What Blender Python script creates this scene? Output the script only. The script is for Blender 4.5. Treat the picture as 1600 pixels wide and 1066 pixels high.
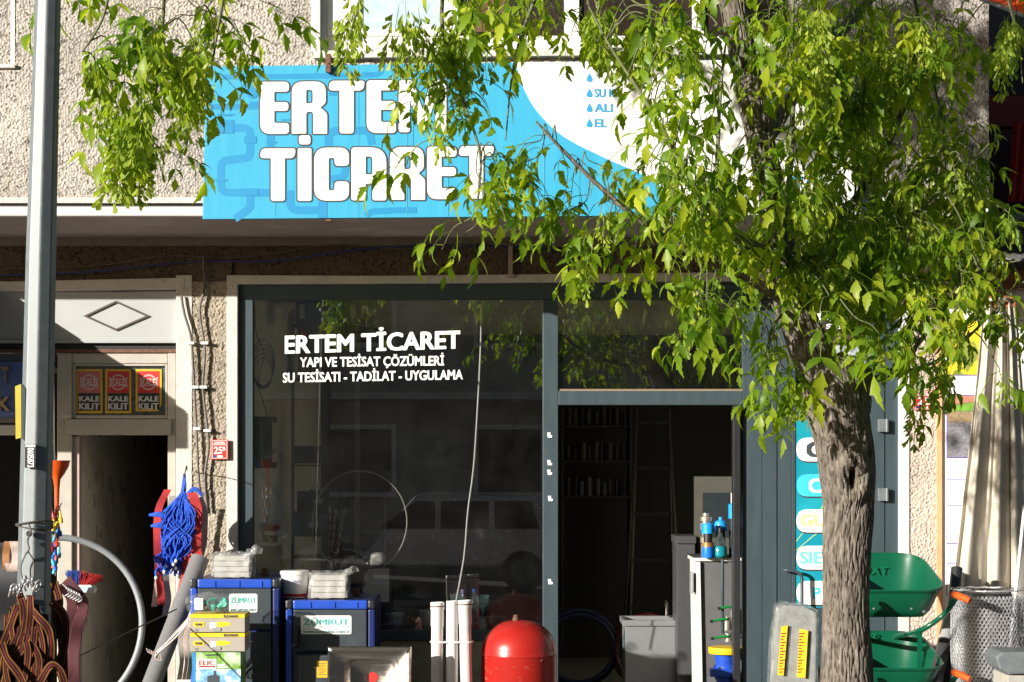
import bpy, bmesh, math, random
import numpy as np
from mathutils import Vector, Matrix, Euler, noise

random.seed(7)
for _o in list(bpy.data.objects):
    bpy.data.objects.remove(_o)
scene = bpy.context.scene
COL = scene.collection

# ------------------------------------------------------------------ camera
CAM_D, CAM_H, F_PX, HORIZON = 13.0, 1.95, 2860.0, 720.0
cam_data = bpy.data.cameras.new('camera')
cam_data.sensor_width = 36.0
cam_data.lens = F_PX / 1600 * 36.0
cam_data.shift_y = (HORIZON - 533) / 1600
cam_data.clip_start = 0.1
cam_data.clip_end = 500
cam = bpy.data.objects.new('camera', cam_data)
cam.location = (0, -CAM_D, CAM_H)
cam.rotation_euler = (math.radians(90), 0, 0)
COL.objects.link(cam)
scene.camera = cam

# ------------------------------------------------------------------ light
SUN_DIR = Vector((1.15, 1.0, -0.38)).normalized()      # the way the light travels
sun_el = math.asin(-SUN_DIR.z)
sun_az = math.atan2(-SUN_DIR.x, -SUN_DIR.y)            # clockwise from +Y
world = bpy.data.worlds.new('World')
scene.world = world
world.use_nodes = True
wn = world.node_tree.nodes
wn.clear()
sky = wn.new('ShaderNodeTexSky')
sky.sky_type = 'NISHITA'
sky.sun_disc = False
sky.sun_elevation = sun_el
sky.sun_rotation = sun_az
bg = wn.new('ShaderNodeBackground')
bg.inputs['Strength'].default_value = 0.05
wo = wn.new('ShaderNodeOutputWorld')
world.node_tree.links.new(sky.outputs[0], bg.inputs[0])
world.node_tree.links.new(bg.outputs[0], wo.inputs[0])
sl = bpy.data.lights.new('sun', 'SUN')
sl.energy = 5.0
sl.angle = math.radians(0.5)
sl.color = (1.0, 0.945, 0.86)
sun = bpy.data.objects.new('sun', sl)
sun.rotation_euler = SUN_DIR.to_track_quat('-Z', 'Y').to_euler()
sun.location = (-20, -20, 15)
COL.objects.link(sun)
scene.view_settings.view_transform = 'Standard'
scene.view_settings.look = 'None'
scene.view_settings.gamma = 1.0
scene.view_settings.use_curve_mapping = False
scene.view_settings.exposure = 0.85
scene.render.engine = 'CYCLES'
scene.cycles.max_bounces = 8
scene.cycles.transparent_max_bounces = 16

# ------------------------------------------------------------------ helpers
def S(Y):
    return F_PX / (CAM_D + Y)                           # photo pixels per metre at depth Y
def W(px, py, Y):
    s = S(Y)
    return Vector(((px - 800) / s, Y, CAM_H - (py - HORIZON) / s))
def lin(r, g, b):
    f = lambda c: (c / 255 / 12.92) if c / 255 <= 0.04045 else ((c / 255 + 0.055) / 1.055) ** 2.4
    return (f(r), f(g), f(b))

MATS = {}
def mat(name, col, rough=0.6, metal=0.0, var=0.12, scale=12.0, bump=0.0, bscale=60.0, spec=0.5,
        stretch=None, dirt=0.0, dirtcol=(0.08, 0.065, 0.05), coat=0.0, trans=0.0, col2=None, c2scale=4.0, c2lo=0.5, c2hi=0.6):
    """Procedural painted / plain surface: colour with mottling, optional dirt, bump and roughness noise."""
    if name in MATS:
        return MATS[name]
    m = bpy.data.materials.new(name)
    m.use_nodes = True
    nt = m.node_tree; N = nt.nodes; L = nt.links
    b = N['Principled BSDF']
    tc = N.new('ShaderNodeTexCoord')
    mp = N.new('ShaderNodeMapping')
    if stretch: mp.inputs['Scale'].default_value = stretch
    L.new(tc.outputs['Object'], mp.inputs['Vector'])
    n1 = N.new('ShaderNodeTexNoise'); n1.inputs['Scale'].default_value = scale
    n1.inputs['Detail'].default_value = 6; n1.inputs['Roughness'].default_value = 0.65
    L.new(mp.outputs[0], n1.inputs['Vector'])
    mr = N.new('ShaderNodeMapRange')
    mr.inputs['From Min'].default_value = 0.3; mr.inputs['From Max'].default_value = 0.7
    mr.inputs['To Min'].default_value = 1 - var; mr.inputs['To Max'].default_value = 1 + var
    L.new(n1.outputs['Fac'], mr.inputs['Value'])
    mx = N.new('ShaderNodeMix'); mx.data_type = 'RGBA'; mx.blend_type = 'MULTIPLY'
    mx.inputs['Factor'].default_value = 1.0
    mx.inputs[6].default_value = (*col, 1)
    L.new(mr.outputs[0], mx.inputs[7])
    out = mx.outputs[2]
    if col2 is not None:
        n3 = N.new('ShaderNodeTexNoise'); n3.inputs['Scale'].default_value = c2scale; n3.inputs['Detail'].default_value = 5
        L.new(mp.outputs[0], n3.inputs['Vector'])
        r3 = N.new('ShaderNodeMapRange'); r3.inputs['From Min'].default_value = c2lo; r3.inputs['From Max'].default_value = c2hi
        L.new(n3.outputs['Fac'], r3.inputs['Value'])
        m3 = N.new('ShaderNodeMix'); m3.data_type = 'RGBA'
        L.new(r3.outputs[0], m3.inputs['Factor']); L.new(out, m3.inputs[6]); m3.inputs[7].default_value = (*col2, 1)
        out = m3.outputs[2]
    if dirt > 0:
        n2 = N.new('ShaderNodeTexNoise'); n2.inputs['Scale'].default_value = scale * 0.6
        n2.inputs['Detail'].default_value = 10; n2.inputs['Roughness'].default_value = 0.75
        L.new(mp.outputs[0], n2.inputs['Vector'])
        r2 = N.new('ShaderNodeMapRange'); r2.inputs['From Min'].default_value = 0.55; r2.inputs['From Max'].default_value = 0.75
        r2.inputs['To Max'].default_value = dirt
        L.new(n2.outputs['Fac'], r2.inputs['Value'])
        m2 = N.new('ShaderNodeMix'); m2.data_type = 'RGBA'
        L.new(r2.outputs[0], m2.inputs['Factor']); L.new(out, m2.inputs[6]); m2.inputs[7].default_value = (*dirtcol, 1)
        out = m2.outputs[2]
    L.new(out, b.inputs['Base Color'])
    rr = N.new('ShaderNodeMapRange')
    rr.inputs['To Min'].default_value = max(0.03, rough - 0.12); rr.inputs['To Max'].default_value = min(1, rough + 0.12)
    L.new(n1.outputs['Fac'], rr.inputs['Value'])
    L.new(rr.outputs[0], b.inputs['Roughness'])
    b.inputs['Metallic'].default_value = metal
    b.inputs['Specular IOR Level'].default_value = spec
    b.inputs['Coat Weight'].default_value = coat
    b.inputs['Transmission Weight'].default_value = trans
    if bump > 0:
        nb = N.new('ShaderNodeTexNoise'); nb.inputs['Scale'].default_value = bscale; nb.inputs['Detail'].default_value = 5
        L.new(mp.outputs[0], nb.inputs['Vector'])
        bp = N.new('ShaderNodeBump'); bp.inputs['Strength'].default_value = bump; bp.inputs['Distance'].default_value = 0.01
        L.new(nb.outputs['Fac'], bp.inputs['Height'])
        L.new(bp.outputs[0], b.inputs['Normal'])
    MATS[name] = m
    return m

def glass_mat(name, tint=(0.8, 0.84, 0.84), dust=0.03, dustcol=(0.5, 0.5, 0.48), rough=0.0, ior=1.5, dscale=5):
    m = bpy.data.materials.new(name); m.use_nodes = True
    nt = m.node_tree; N = nt.nodes; L = nt.links
    N.clear()
    o = N.new('ShaderNodeOutputMaterial')
    tr = N.new('ShaderNodeBsdfTransparent'); tr.inputs[0].default_value = (*tint, 1)
    gl = N.new('ShaderNodeBsdfGlossy'); gl.inputs['Roughness'].default_value = rough
    lw = N.new('ShaderNodeLayerWeight'); lw.inputs['Blend'].default_value = 0.5
    pw = N.new('ShaderNodeMath'); pw.operation = 'POWER'; L.new(lw.outputs['Facing'], pw.inputs[0]); pw.inputs[1].default_value = 5.0
    r0 = ((ior - 1) / (ior + 1)) ** 2
    fr = N.new('ShaderNodeMath'); fr.operation = 'MULTIPLY_ADD'; L.new(pw.outputs[0], fr.inputs[0]); fr.inputs[1].default_value = 1 - r0; fr.inputs[2].default_value = r0
    mx = N.new('ShaderNodeMixShader')
    L.new(fr.outputs[0], mx.inputs[0]); L.new(tr.outputs[0], mx.inputs[1]); L.new(gl.outputs[0], mx.inputs[2])
    df = N.new('ShaderNodeBsdfDiffuse'); df.inputs[0].default_value = (*dustcol, 1)
    tc = N.new('ShaderNodeTexCoord')
    nz = N.new('ShaderNodeTexNoise'); nz.inputs['Scale'].default_value = dscale; nz.inputs['Detail'].default_value = 8; nz.inputs['Roughness'].default_value = 0.7
    L.new(tc.outputs['Object'], nz.inputs['Vector'])
    r = N.new('ShaderNodeMapRange'); r.inputs['From Min'].default_value = 0.4; r.inputs['From Max'].default_value = 0.75
    r.inputs['To Min'].default_value = dust * 0.4; r.inputs['To Max'].default_value = dust * 1.6
    L.new(nz.outputs['Fac'], r.inputs['Value'])
    vo = N.new('ShaderNodeTexVoronoi'); vo.inputs['Scale'].default_value = 60
    L.new(tc.outputs['Object'], vo.inputs['Vector'])
    vr = N.new('ShaderNodeMapRange'); vr.inputs['From Min'].default_value = 0.06; vr.inputs['From Max'].default_value = 0.03
    vr.inputs['To Min'].default_value = 0; vr.inputs['To Max'].default_value = 0.12
    L.new(vo.outputs['Distance'], vr.inputs['Value'])
    ad = N.new('ShaderNodeMath'); ad.operation = 'ADD'
    L.new(r.outputs[0], ad.inputs[0]); L.new(vr.outputs[0], ad.inputs[1])
    m2 = N.new('ShaderNodeMixShader')
    L.new(ad.outputs[0], m2.inputs[0]); L.new(mx.outputs[0], m2.inputs[1]); L.new(df.outputs[0], m2.inputs[2])
    L.new(m2.outputs[0], o.inputs[0])
    MATS[name] = m
    return m

ORG = {}
def root(name, label, cat, loc, group=None):
    o = bpy.data.objects.new(name, None)
    o.empty_display_size = 0.1
    o.location = loc
    COL.objects.link(o)
    o['label'] = label; o['category'] = cat
    if group: o['group'] = group
    ORG[o.name] = Vector(loc)
    return o
def tag(o, label, cat, group=None):
    o['label'] = label; o['category'] = cat
    if group: o['group'] = group
    return o

def link(name, me, m, parent=None, org=None, smooth=None):
    if m is not None:
        me.materials.clear(); me.materials.append(m)
    o = bpy.data.objects.new(name, me)
    COL.objects.link(o)
    if parent is not None:
        o.parent = parent
        off = ORG[parent.name]
    else:
        off = org if org is not None else Vector((0, 0, 0))
        o.location = off
    me.transform(Matrix.Translation(-off))
    ORG[o.name] = Vector(off)
    if smooth is not None:
        for p in me.polygons: p.use_smooth = True
        if smooth < 3.1: me.set_sharp_from_angle(angle=smooth)
    return o

class MB:
    def __init__(self):
        self.v = []; self.f = []
    def add(self, vs, fs):
        n = len(self.v)
        self.v += [tuple(p) for p in vs]
        self.f += [tuple(i + n for i in f) for f in fs]
        return self
    def box(self, x0, x1, y0, y1, z0, z1, M=None):
        vs = [(x, y, z) for z in (z0, z1) for y in (y0, y1) for x in (x0, x1)]
        if M is not None: vs = [M @ Vector(p) for p in vs]
        return self.add(vs, [(0, 2, 3, 1), (4, 5, 7, 6), (0, 1, 5, 4), (2, 6, 7, 3), (0, 4, 6, 2), (1, 3, 7, 5)])
    def rect(self, px0, py0, px1, py1, Y0, Y1):
        a = W(px0, py1, Y0); b = W(px1, py0, Y0)
        return self.box(a.x, b.x, Y0, Y1, a.z, b.z)
    def prism(self, pts, d):
        """closed 3-D polygon pts extruded by vector d"""
        n = len(pts); d = Vector(d)
        vs = [Vector(p) for p in pts] + [Vector(p) + d for p in pts]
        fs = [tuple(range(n)), tuple(range(2 * n - 1, n - 1, -1))]
        fs += [((i + 1) % n, i, n + i, n + (i + 1) % n) for i in range(n)]
        return self.add(vs, fs)
    def tube(self, pts, r, n=8, cap=True):
        pts = [Vector(p) for p in pts]
        k = len(pts)
        rs = r if isinstance(r, (list, tuple)) else [r] * k
        vs = []; fs = []
        t0 = (pts[1] - pts[0]).normalized()
        u = t0.orthogonal().normalized()
        for i in range(k):
            t = (pts[min(i + 1, k - 1)] - pts[max(i - 1, 0)])
            if t.length < 1e-9: t = t0.copy()
            t.normalize()
            u = (u - t * u.dot(t))
            if u.length < 1e-6: u = t.orthogonal()
            u.normalize(); w = t.cross(u)
            for j in range(n):
                a = 2 * math.pi * j / n
                vs.append(pts[i] + (u * math.cos(a) + w * math.sin(a)) * rs[i])
        for i in range(k - 1):
            for j in range(n):
                fs.append((i * n + j, i * n + (j + 1) % n, (i + 1) * n + (j + 1) % n, (i + 1) * n + j))
        if cap:
            fs.append(tuple(range(n - 1, -1, -1))); fs.append(tuple(range((k - 1) * n, k * n)))
        return self.add(vs, fs)
    def lathe(self, prof, c, n=24, M=None, close=True):
        """prof: (r, z) list from bottom to top about c"""
        vs = []; fs = []; c = Vector(c)
        for r, z in prof:
            for j in range(n):
                a = 2 * math.pi * j / n
                p = Vector((r * math.cos(a), r * math.sin(a), z))
                if M is not None: p = M @ p
                vs.append(c + p)
        k = len(prof)
        for i in range(k - 1):
            for j in range(n):
                fs.append((i * n + j, i * n + (j + 1) % n, (i + 1) * n + (j + 1) % n, (i + 1) * n + j))
        if close:
            fs.append(tuple(range(n - 1, -1, -1))); fs.append(tuple(range((k - 1) * n, k * n)))
        return self.add(vs, fs)
    def ribbon(self, pts, side, w, thick=0.0):
        """strip along pts, width w along per-point side vectors"""
        pts = [Vector(p) for p in pts]; k = len(pts)
        sd = side if isinstance(side, list) else [side] * k
        vs = []; fs = []
        for i in range(k):
            s = Vector(sd[i]).normalized() * (w / 2)
            t = (pts[min(i + 1, k - 1)] - pts[max(i - 1, 0)]).normalized()
            nn = t.cross(s).normalized() * (thick / 2)
            if thick:
                vs += [pts[i] - s - nn, pts[i] + s - nn, pts[i] + s + nn, pts[i] - s + nn]
            else:
                vs += [pts[i] - s, pts[i] + s]
        m = 4 if thick else 2
        for i in range(k - 1):
            if thick:
                for j in range(4):
                    fs.append((i * 4 + j, i * 4 + (j + 1) % 4, (i + 1) * 4 + (j + 1) % 4, (i + 1) * 4 + j))
            else:
                fs.append((i * 2, i * 2 + 1, i * 2 + 3, i * 2 + 2))
        if thick:
            fs.append((3, 2, 1, 0)); e = (k - 1) * 4; fs.append((e, e + 1, e + 2, e + 3))
        return self.add(vs, fs)
    def mesh(self, name):
        me = bpy.data.meshes.new(name)
        me.from_pydata(self.v, [], self.f)
        me.update()
        return me
    def build(self, name, m, parent=None, smooth=None, org=None, bevel=0.0):
        me = self.mesh(name)
        if bevel > 0:
            bm = bmesh.new(); bm.from_mesh(me)
            bmesh.ops.recalc_face_normals(bm, faces=bm.faces)
            ed = [e for e in bm.edges if len(e.link_faces) == 2 and e.calc_face_angle(0) > 0.6]
            try:
                bmesh.ops.bevel(bm, geom=ed, offset=bevel, segments=2, profile=0.6, affect='EDGES', clamp_overlap=True)
            except Exception:
                pass
            bm.to_mesh(me); bm.free()
        else:
            bm = bmesh.new(); bm.from_mesh(me)
            bmesh.ops.recalc_face_normals(bm, faces=bm.faces)
            bm.to_mesh(me); bm.free()
        if org is None and parent is None and len(self.v):
            a = np.array(self.v)
            org = Vector(((a[:, 0].min() + a[:, 0].max()) / 2, (a[:, 1].min() + a[:, 1].max()) / 2, a[:, 2].min()))
        return link(name, me, m, parent, org, smooth)

def spline(pts, n=6):
    """Catmull-Rom through pts"""
    P = [Vector(p) for p in pts]
    P = [P[0] * 2 - P[1]] + P + [P[-1] * 2 - P[-2]]
    out = []
    for i in range(1, len(P) - 2):
        for k in range(n):
            t = k / n
            a, b, c, d = P[i - 1], P[i], P[i + 1], P[i + 2]
            out.append(0.5 * ((2 * b) + (c - a) * t + (2 * a - 5 * b + 4 * c - d) * t * t + (3 * b - a - 3 * c + d) * t ** 3))
    out.append(P[-2])
    return out

def curve_to_mesh(cu, name):
    ob = bpy.data.objects.new('tmp', cu); COL.objects.link(ob)
    dg = bpy.context.evaluated_depsgraph_get()
    me = bpy.data.meshes.new_from_object(ob.evaluated_get(dg))
    bpy.data.objects.remove(ob)
    me.name = name
    return me

def put_on_plane(me, Y, fx, fz):
    for v in me.vertices:
        x, y, z = v.co
        v.co = (fx(x, y), Y - abs(z), fz(x, y))
    me.update()

def text(body, m, parent, rect, Y, bold=0.0, slope=0.0, name='lettering', rot=False, spacing=1.0):
    """flat lettering that fills the pixel rect (x0,y0,x1,y1) on the plane Y"""
    cu = bpy.data.curves.new('t', 'FONT')
    cu.body = body; cu.size = 1.0; cu.resolution_u = 3; cu.space_character = spacing
    cu.align_x = 'LEFT'
    me = curve_to_mesh(cu, name)
    bpy.data.curves.remove(cu)
    if not len(me.vertices): return None
    co = np.zeros(len(me.vertices) * 3); me.vertices.foreach_get('co', co); co = co.reshape(-1, 3)
    x0, x1, y0, y1 = co[:, 0].min(), co[:, 0].max(), co[:, 1].min(), co[:, 1].max()
    A = W(rect[0], rect[3], Y); B = W(rect[2], rect[1], Y)
    if rot:   # reads downwards
        fx = lambda x, y: A.x + (y - y0) / (y1 - y0) * (B.x - A.x)
        fz = lambda x, y: B.z - (x - x0) / (x1 - x0) * (B.z - A.z)
    else:
        fx = lambda x, y: A.x + (x - x0) / (x1 - x0) * (B.x - A.x)
        fz = lambda x, y: A.z + (y - y0) / (y1 - y0) * (B.z - A.z) + slope * (x - x0) / (x1 - x0) * (B.x - A.x)
    if bold > 0:      # heavier weight: the outline struck several times with a small shift
        src = [tuple(v.co) for v in me.vertices]; fcs = [tuple(p.vertices) for p in me.polygons]; n = len(src); vs = []; fs = []
        b = bold
        for k, (dx, dy) in enumerate(((0, 0), (b, 0), (-b, 0), (0, b * .7), (0, -b * .7), (b * .7, b * .5), (-b * .7, b * .5), (b * .7, -b * .5), (-b * .7, -b * .5))):
            vs += [(min(max(c[0] + dx, x0), x1), min(max(c[1] + dy, y0), y1), k * 0.00006) for c in src]; fs += [tuple(i + k * n for i in f) for f in fcs]
        me = bpy.data.meshes.new(name); me.from_pydata(vs, [], fs)
    put_on_plane(me, Y, fx, fz)
    return link(name, me, m, parent)

def round_poly(pts, seg=6):
    """pts (x,y,r) -> rounded outline"""
    out = []; n = len(pts)
    for i in range(n):
        p = Vector(pts[i][:2]); a = Vector(pts[i - 1][:2]); b = Vector(pts[(i + 1) % n][:2]); r = pts[i][2]
        da = (a - p); db = (b - p); la, lb = da.length, db.length
        da.normalize(); db.normalize()
        ang = da.angle(db) if la > 0 and lb > 0 else math.pi
        if r <= 0 or ang > 3.1: out.append(p); continue
        d = min(r / max(math.tan(ang / 2), 1e-3), la * 0.499, lb * 0.499)
        q0 = p + da * d; q1 = p + db * d
        for k in range(seg + 1):
            t = k / seg
            out.append(q0 * (1 - t) ** 2 + p * 2 * t * (1 - t) + q1 * t * t)
    return out

def filled(loops, offset=0.0, name='shape'):
    cu = bpy.data.curves.new('c', 'CURVE'); cu.dimensions = '2D'; cu.fill_mode = 'BOTH'
    cu.offset = offset
    for lp in loops:
        sp = cu.splines.new('POLY'); sp.points.add(len(lp) - 1)
        for i, p in enumerate(lp): sp.points[i].co = (p[0], p[1], 0, 1)
        sp.use_cyclic_u = True
    me = curve_to_mesh(cu, name)
    bpy.data.curves.remove(cu)
    return me

def rrect(px0, py0, px1, py1, r, Y0, Y1, mb):
    """rounded rectangle slab in the facade plane"""
    pts = round_poly([(px0, py0, r), (px1, py0, r), (px1, py1, r), (px0, py1, r)], 4)
    return mb.prism([W(p.x, p.y, Y0) for p in pts], (0, Y1 - Y0, 0))

def copy_tree(o, parent=None):
    c = o.copy(); COL.objects.link(c); c.parent = parent
    for ch in list(o.children): copy_tree(ch, c)
    return c

def rough_panel(name, px0, py0, px1, py1, Y, amp, step, m, parent, freq=38.0, seed=0):
    A = W(px0, py1, Y); B = W(px1, py0, Y)
    nx = max(2, int((B.x - A.x) / step)); nz = max(2, int((B.z - A.z) / step))
    vs = []; fs = []
    for j in range(nz + 1):
        z = A.z + (B.z - A.z) * j / nz
        for i in range(nx + 1):
            x = A.x + (B.x - A.x) * i / nx
            q = Vector((x * freq + seed, z * freq, seed * 3.1))
            h = noise.noise(q) + 0.6 * noise.noise(q * 2.1) + 0.35 * noise.noise(q * 0.23)
            h = h if h > -0.25 else h * 2.0 + 0.25
            vs.append((x, Y - h * amp, z))
    for j in range(nz):
        for i in range(nx):
            a = j * (nx + 1) + i
            fs.append((a, a + 1, a + nx + 2, a + nx + 1))
    mb = MB(); mb.v = vs; mb.f = fs
    me = mb.mesh(name)
    return link(name, me, m, parent, smooth=3.2)
# ------------------------------------------------------------------ materials
def roughcast_mat(name, base, dark, pit=0.5, scale=55):
    m = bpy.data.materials.new(name); m.use_nodes = True
    nt = m.node_tree; N = nt.nodes; L = nt.links; b = N['Principled BSDF']
    tc = N.new('ShaderNodeTexCoord')
    vo = N.new('ShaderNodeTexVoronoi'); vo.inputs['Scale'].default_value = scale; vo.inputs['Randomness'].default_value = 1
    L.new(tc.outputs['Object'], vo.inputs['Vector'])
    nz = N.new('ShaderNodeTexNoise'); nz.inputs['Scale'].default_value = 30; nz.inputs['Detail'].default_value = 8
    L.new(tc.outputs['Object'], nz.inputs['Vector'])
    n2 = N.new('ShaderNodeTexNoise'); n2.inputs['Scale'].default_value = 1.6; n2.inputs['Detail'].default_value = 6
    L.new(tc.outputs['Object'], n2.inputs['Vector'])
    cr = N.new('ShaderNodeValToRGB')
    e = cr.color_ramp.elements
    e[0].position = 0.0; e[0].color = (*dark, 1); e[1].position = 1.0; e[1].color = (*[min(1, c * 1.2) for c in base], 1)
    x = cr.color_ramp.elements.new(0.16); x.color = (*[c * 0.62 for c in base], 1)
    x = cr.color_ramp.elements.new(0.3); x.color = (*base, 1)
    sp = N.new('ShaderNodeSeparateColor'); L.new(vo.outputs['Color'], sp.inputs[0])
    mm = N.new('ShaderNodeMath'); mm.operation = 'MULTIPLY_ADD'
    L.new(nz.outputs['Fac'], mm.inputs[0]); mm.inputs[1].default_value = 0.5; L.new(sp.outputs[0], mm.inputs[2])
    m4 = N.new('ShaderNodeMath'); m4.operation = 'SUBTRACT'; L.new(mm.outputs[0], m4.inputs[0]); m4.inputs[1].default_value = pit
    m5 = N.new('ShaderNodeMath'); m5.operation = 'ADD'; L.new(m4.outputs[0], m5.inputs[0]); m5.inputs[1].default_value = 0.3
    L.new(m5.outputs[0], cr.inputs[0])
    st = N.new('ShaderNodeMix'); st.data_type = 'RGBA'; st.blend_type = 'MULTIPLY'; st.inputs['Factor'].default_value = 1
    r = N.new('ShaderNodeMapRange'); r.inputs['From Min'].default_value = 0.3; r.inputs['From Max'].default_value = 0.7
    r.inputs['To Min'].default_value = 0.66; r.inputs['To Max'].default_value = 1.12
    L.new(n2.outputs['Fac'], r.inputs['Value'])
    L.new(cr.outputs[0], st.inputs[6]); L.new(r.outputs[0], st.inputs[7])
    L.new(st.outputs[2], b.inputs['Base Color'])
    b.inputs['Roughness'].default_value = 0.95; b.inputs['Specular IOR Level'].default_value = 0.15
    bp = N.new('ShaderNodeBump'); bp.inputs['Strength'].default_value = 0.8; bp.inputs['Distance'].default_value = 0.012
    ad = N.new('ShaderNodeMath'); ad.operation = 'ADD'; L.new(nz.outputs['Fac'], ad.inputs[0]); L.new(vo.outputs['Distance'], ad.inputs[1])
    L.new(ad.outputs[0], bp.inputs['Height']); L.new(bp.outputs[0], b.inputs['Normal'])
    MATS[name] = m
    return m
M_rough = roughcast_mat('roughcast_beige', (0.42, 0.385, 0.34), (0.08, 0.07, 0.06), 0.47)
M_roughd = roughcast_mat('roughcast_shaded_brown', (0.13, 0.10, 0.075), (0.03, 0.025, 0.02), 0.45)  # colour darkened to carry the shade under the overhang
M_roughp = roughcast_mat('roughcast_pink', (0.52, 0.42, 0.355), (0.10, 0.065, 0.05), 0.30)
M_white = mat('white_paint', (0.62, 0.60, 0.57), 0.7, var=0.06, dirt=0.35, scale=7, bump=0.15, bscale=40)
M_wplas = mat('white_plaster', (0.57, 0.54, 0.50), 0.9, var=0.1, dirt=0.4, scale=9, bump=0.6, bscale=70)
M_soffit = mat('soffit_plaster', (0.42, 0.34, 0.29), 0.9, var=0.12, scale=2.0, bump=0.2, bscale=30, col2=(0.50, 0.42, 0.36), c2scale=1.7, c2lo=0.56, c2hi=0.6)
M_frame = mat('anthracite_frame', (0.042, 0.064, 0.075), 0.42, var=0.10, scale=3, dirt=0.22, dirtcol=(0.12, 0.125, 0.12), stretch=(6, 6, 1))
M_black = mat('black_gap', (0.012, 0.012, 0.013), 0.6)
M_blackm = mat('black_metal', (0.02, 0.02, 0.022), 0.4)
M_intwall = mat('interior_wall', (0.78, 0.74, 0.58), 0.9, var=0.12, scale=2, dirt=0.25)
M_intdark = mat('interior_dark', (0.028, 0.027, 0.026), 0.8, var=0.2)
M_conc = mat('stair_concrete', (0.74, 0.66, 0.50), 0.9, var=0.2, scale=3, dirt=0.6, dirtcol=(0.16, 0.13, 0.09), bump=0.3, bscale=20, col2=(0.5, 0.44, 0.36), c2scale=6, c2lo=0.62, c2hi=0.64)
M_glass = glass_mat('shop_glass', (0.84, 0.85, 0.85), 0.006, ior=2.05)
M_glass2 = glass_mat('transom_glass', (0.75, 0.76, 0.77), 0.008, ior=1.95)
M_frost = mat('frosted_pane', (0.42, 0.55, 0.62), 0.3, var=0.25, scale=18)
M_darkpane = mat('dark_window_pane', (0.03, 0.022, 0.018), 0.12, var=0.3, scale=2)
M_galv = mat('galvanised_steel', (0.15, 0.172, 0.18), 0.45, 0.1, var=0.16, scale=20, dirt=0.15, dirtcol=(0.2, 0.2, 0.19))
M_steel = mat('brushed_steel', (0.62, 0.58, 0.54), 0.24, 1.0, var=0.08, scale=3, stretch=(1, 1, 30))
M_wire = mat('zinc_wire', (0.50, 0.50, 0.52), 0.30, 0.45, var=0.15)
M_rust = mat('rusty_iron', (0.16, 0.075, 0.045), 0.8, 0.2, var=0.4, scale=40, bump=0.3)
M_pave = mat('pavement_slab', (0.085, 0.078, 0.07), 0.9, var=0.15, bump=0.2)
M_kerb = mat('kerb_stone', (0.33, 0.32, 0.3), 0.9, bump=0.3)
M_road = mat('asphalt', (0.05, 0.05, 0.052), 0.9, var=0.25, bump=0.5, bscale=200)
M_ground = mat('ground_earth', (0.13, 0.11, 0.08), 0.95, var=0.2)
M_cable = mat('cable_sheath', (0.07, 0.06, 0.05), 0.6, var=0.2)
M_bluecab = mat('blue_cable', (0.03, 0.05, 0.22), 0.5)
M_whitepl = mat('white_plastic', (0.78, 0.77, 0.73), 0.4, var=0.05, dirt=0.12)
M_redpl = mat('red_enamel', (0.52, 0.035, 0.03), 0.35, var=0.08)
M_ink = mat('white_vinyl', (0.86, 0.85, 0.82), 0.5, var=0.02)
M_inkd = mat('dark_vinyl', (0.045, 0.055, 0.065), 0.5, var=0.02)

# ------------------------------------------------------------------ ground, pavement, road
def struct(o):
    o['kind'] = 'structure'; return o
struct(MB().box(-120, 120, -150, 60, -0.4, -0.16).build('ground', M_ground))
struct(MB().box(-40, 40, -12.2, -6.25, -0.3, -0.13).build('road', M_road))
struct(MB().box(-40, 40, -6.1, 0.0, -0.3, 0.0).build('pavement', M_pave))
struct(MB().box(-40, 40, -6.25, -6.1, -0.3, 0.012).build('kerb', M_kerb, bevel=0.02))
struct(MB().box(-40, 40, -12.35, -12.2, -0.3, 0.012).build('kerb', M_kerb, bevel=0.02))
struct(MB().box(-40, 40, -24.0, -12.35, -0.3, -0.004).build('far_pavement', M_pave))

# ------------------------------------------------------------------ the apartment building
YU = -1.157
bld = root('apartment_building', 'beige roughcast apartment building whose upper floor overhangs the shop', 'building', (0, 0, 0))
zS = W(0, 372, 0).z
xr = W(1545, 0, YU).x                    # right-hand corner of the upper floor
# upper floor: wall built round the two window openings
xl = -6.5
wt = 7.2
wl_, wr_ = W(498, 0, YU).x, W(1235, 0, YU).x
zs_ = W(0, 80, YU).z
sm_r = W(24, 0, YU).x; sm_z = W(0, 108, YU).z
z0_ = W(0, 309, YU).z
mb = MB()
back = YU + 0.22
mb.box(sm_r, wl_, YU + 0.014, back, z0_, wt)
mb.box(wl_, wr_, YU + 0.014, back, z0_, zs_)
mb.box(wr_, xr, YU + 0.014, back, z0_, wt)
mb.box(xl, sm_r, YU + 0.014, back, z0_, sm_z)
mb.box(xl, W(-60, 0, YU).x, YU + 0.014, back, sm_z, wt)
mb.box(wl_, wr_, YU + 0.014, back, zs_ + 1.5, wt)
mb.build('upper_wall', M_rough, bld)
MB().box(xr - 0.22, xr, YU + 0.23, 5.5, z0_, wt).build('side_wall', M_rough, bld)
MB().box(xl, xr - 0.23, 5.3, 5.5, -0.1, wt).build('rear_wall', M_rough, bld)
MB().box(xl, xr, YU, 5.5, wt + 0.003, wt + 0.2).build('roof', M_wplas, bld)
rough_panel('roughcast', -30, -40, 322, 309, YU, 0.0055, 0.006, M_rough, bld, freq=105).location.y = 0.0
rough_panel('roughcast', 322, -40, 497, 112, YU, 0.0055, 0.006, M_rough, bld, freq=105, seed=3.3)
rough_panel('roughcast', 500, 93, 1545, 110, YU, 0.008, 0.011, M_rough, bld, freq=62, seed=5.3)
rough_panel('roughcast', 1236, -40, 1545, 310, YU, 0.007, 0.014, M_rough, bld, freq=55, seed=8.1)
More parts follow.
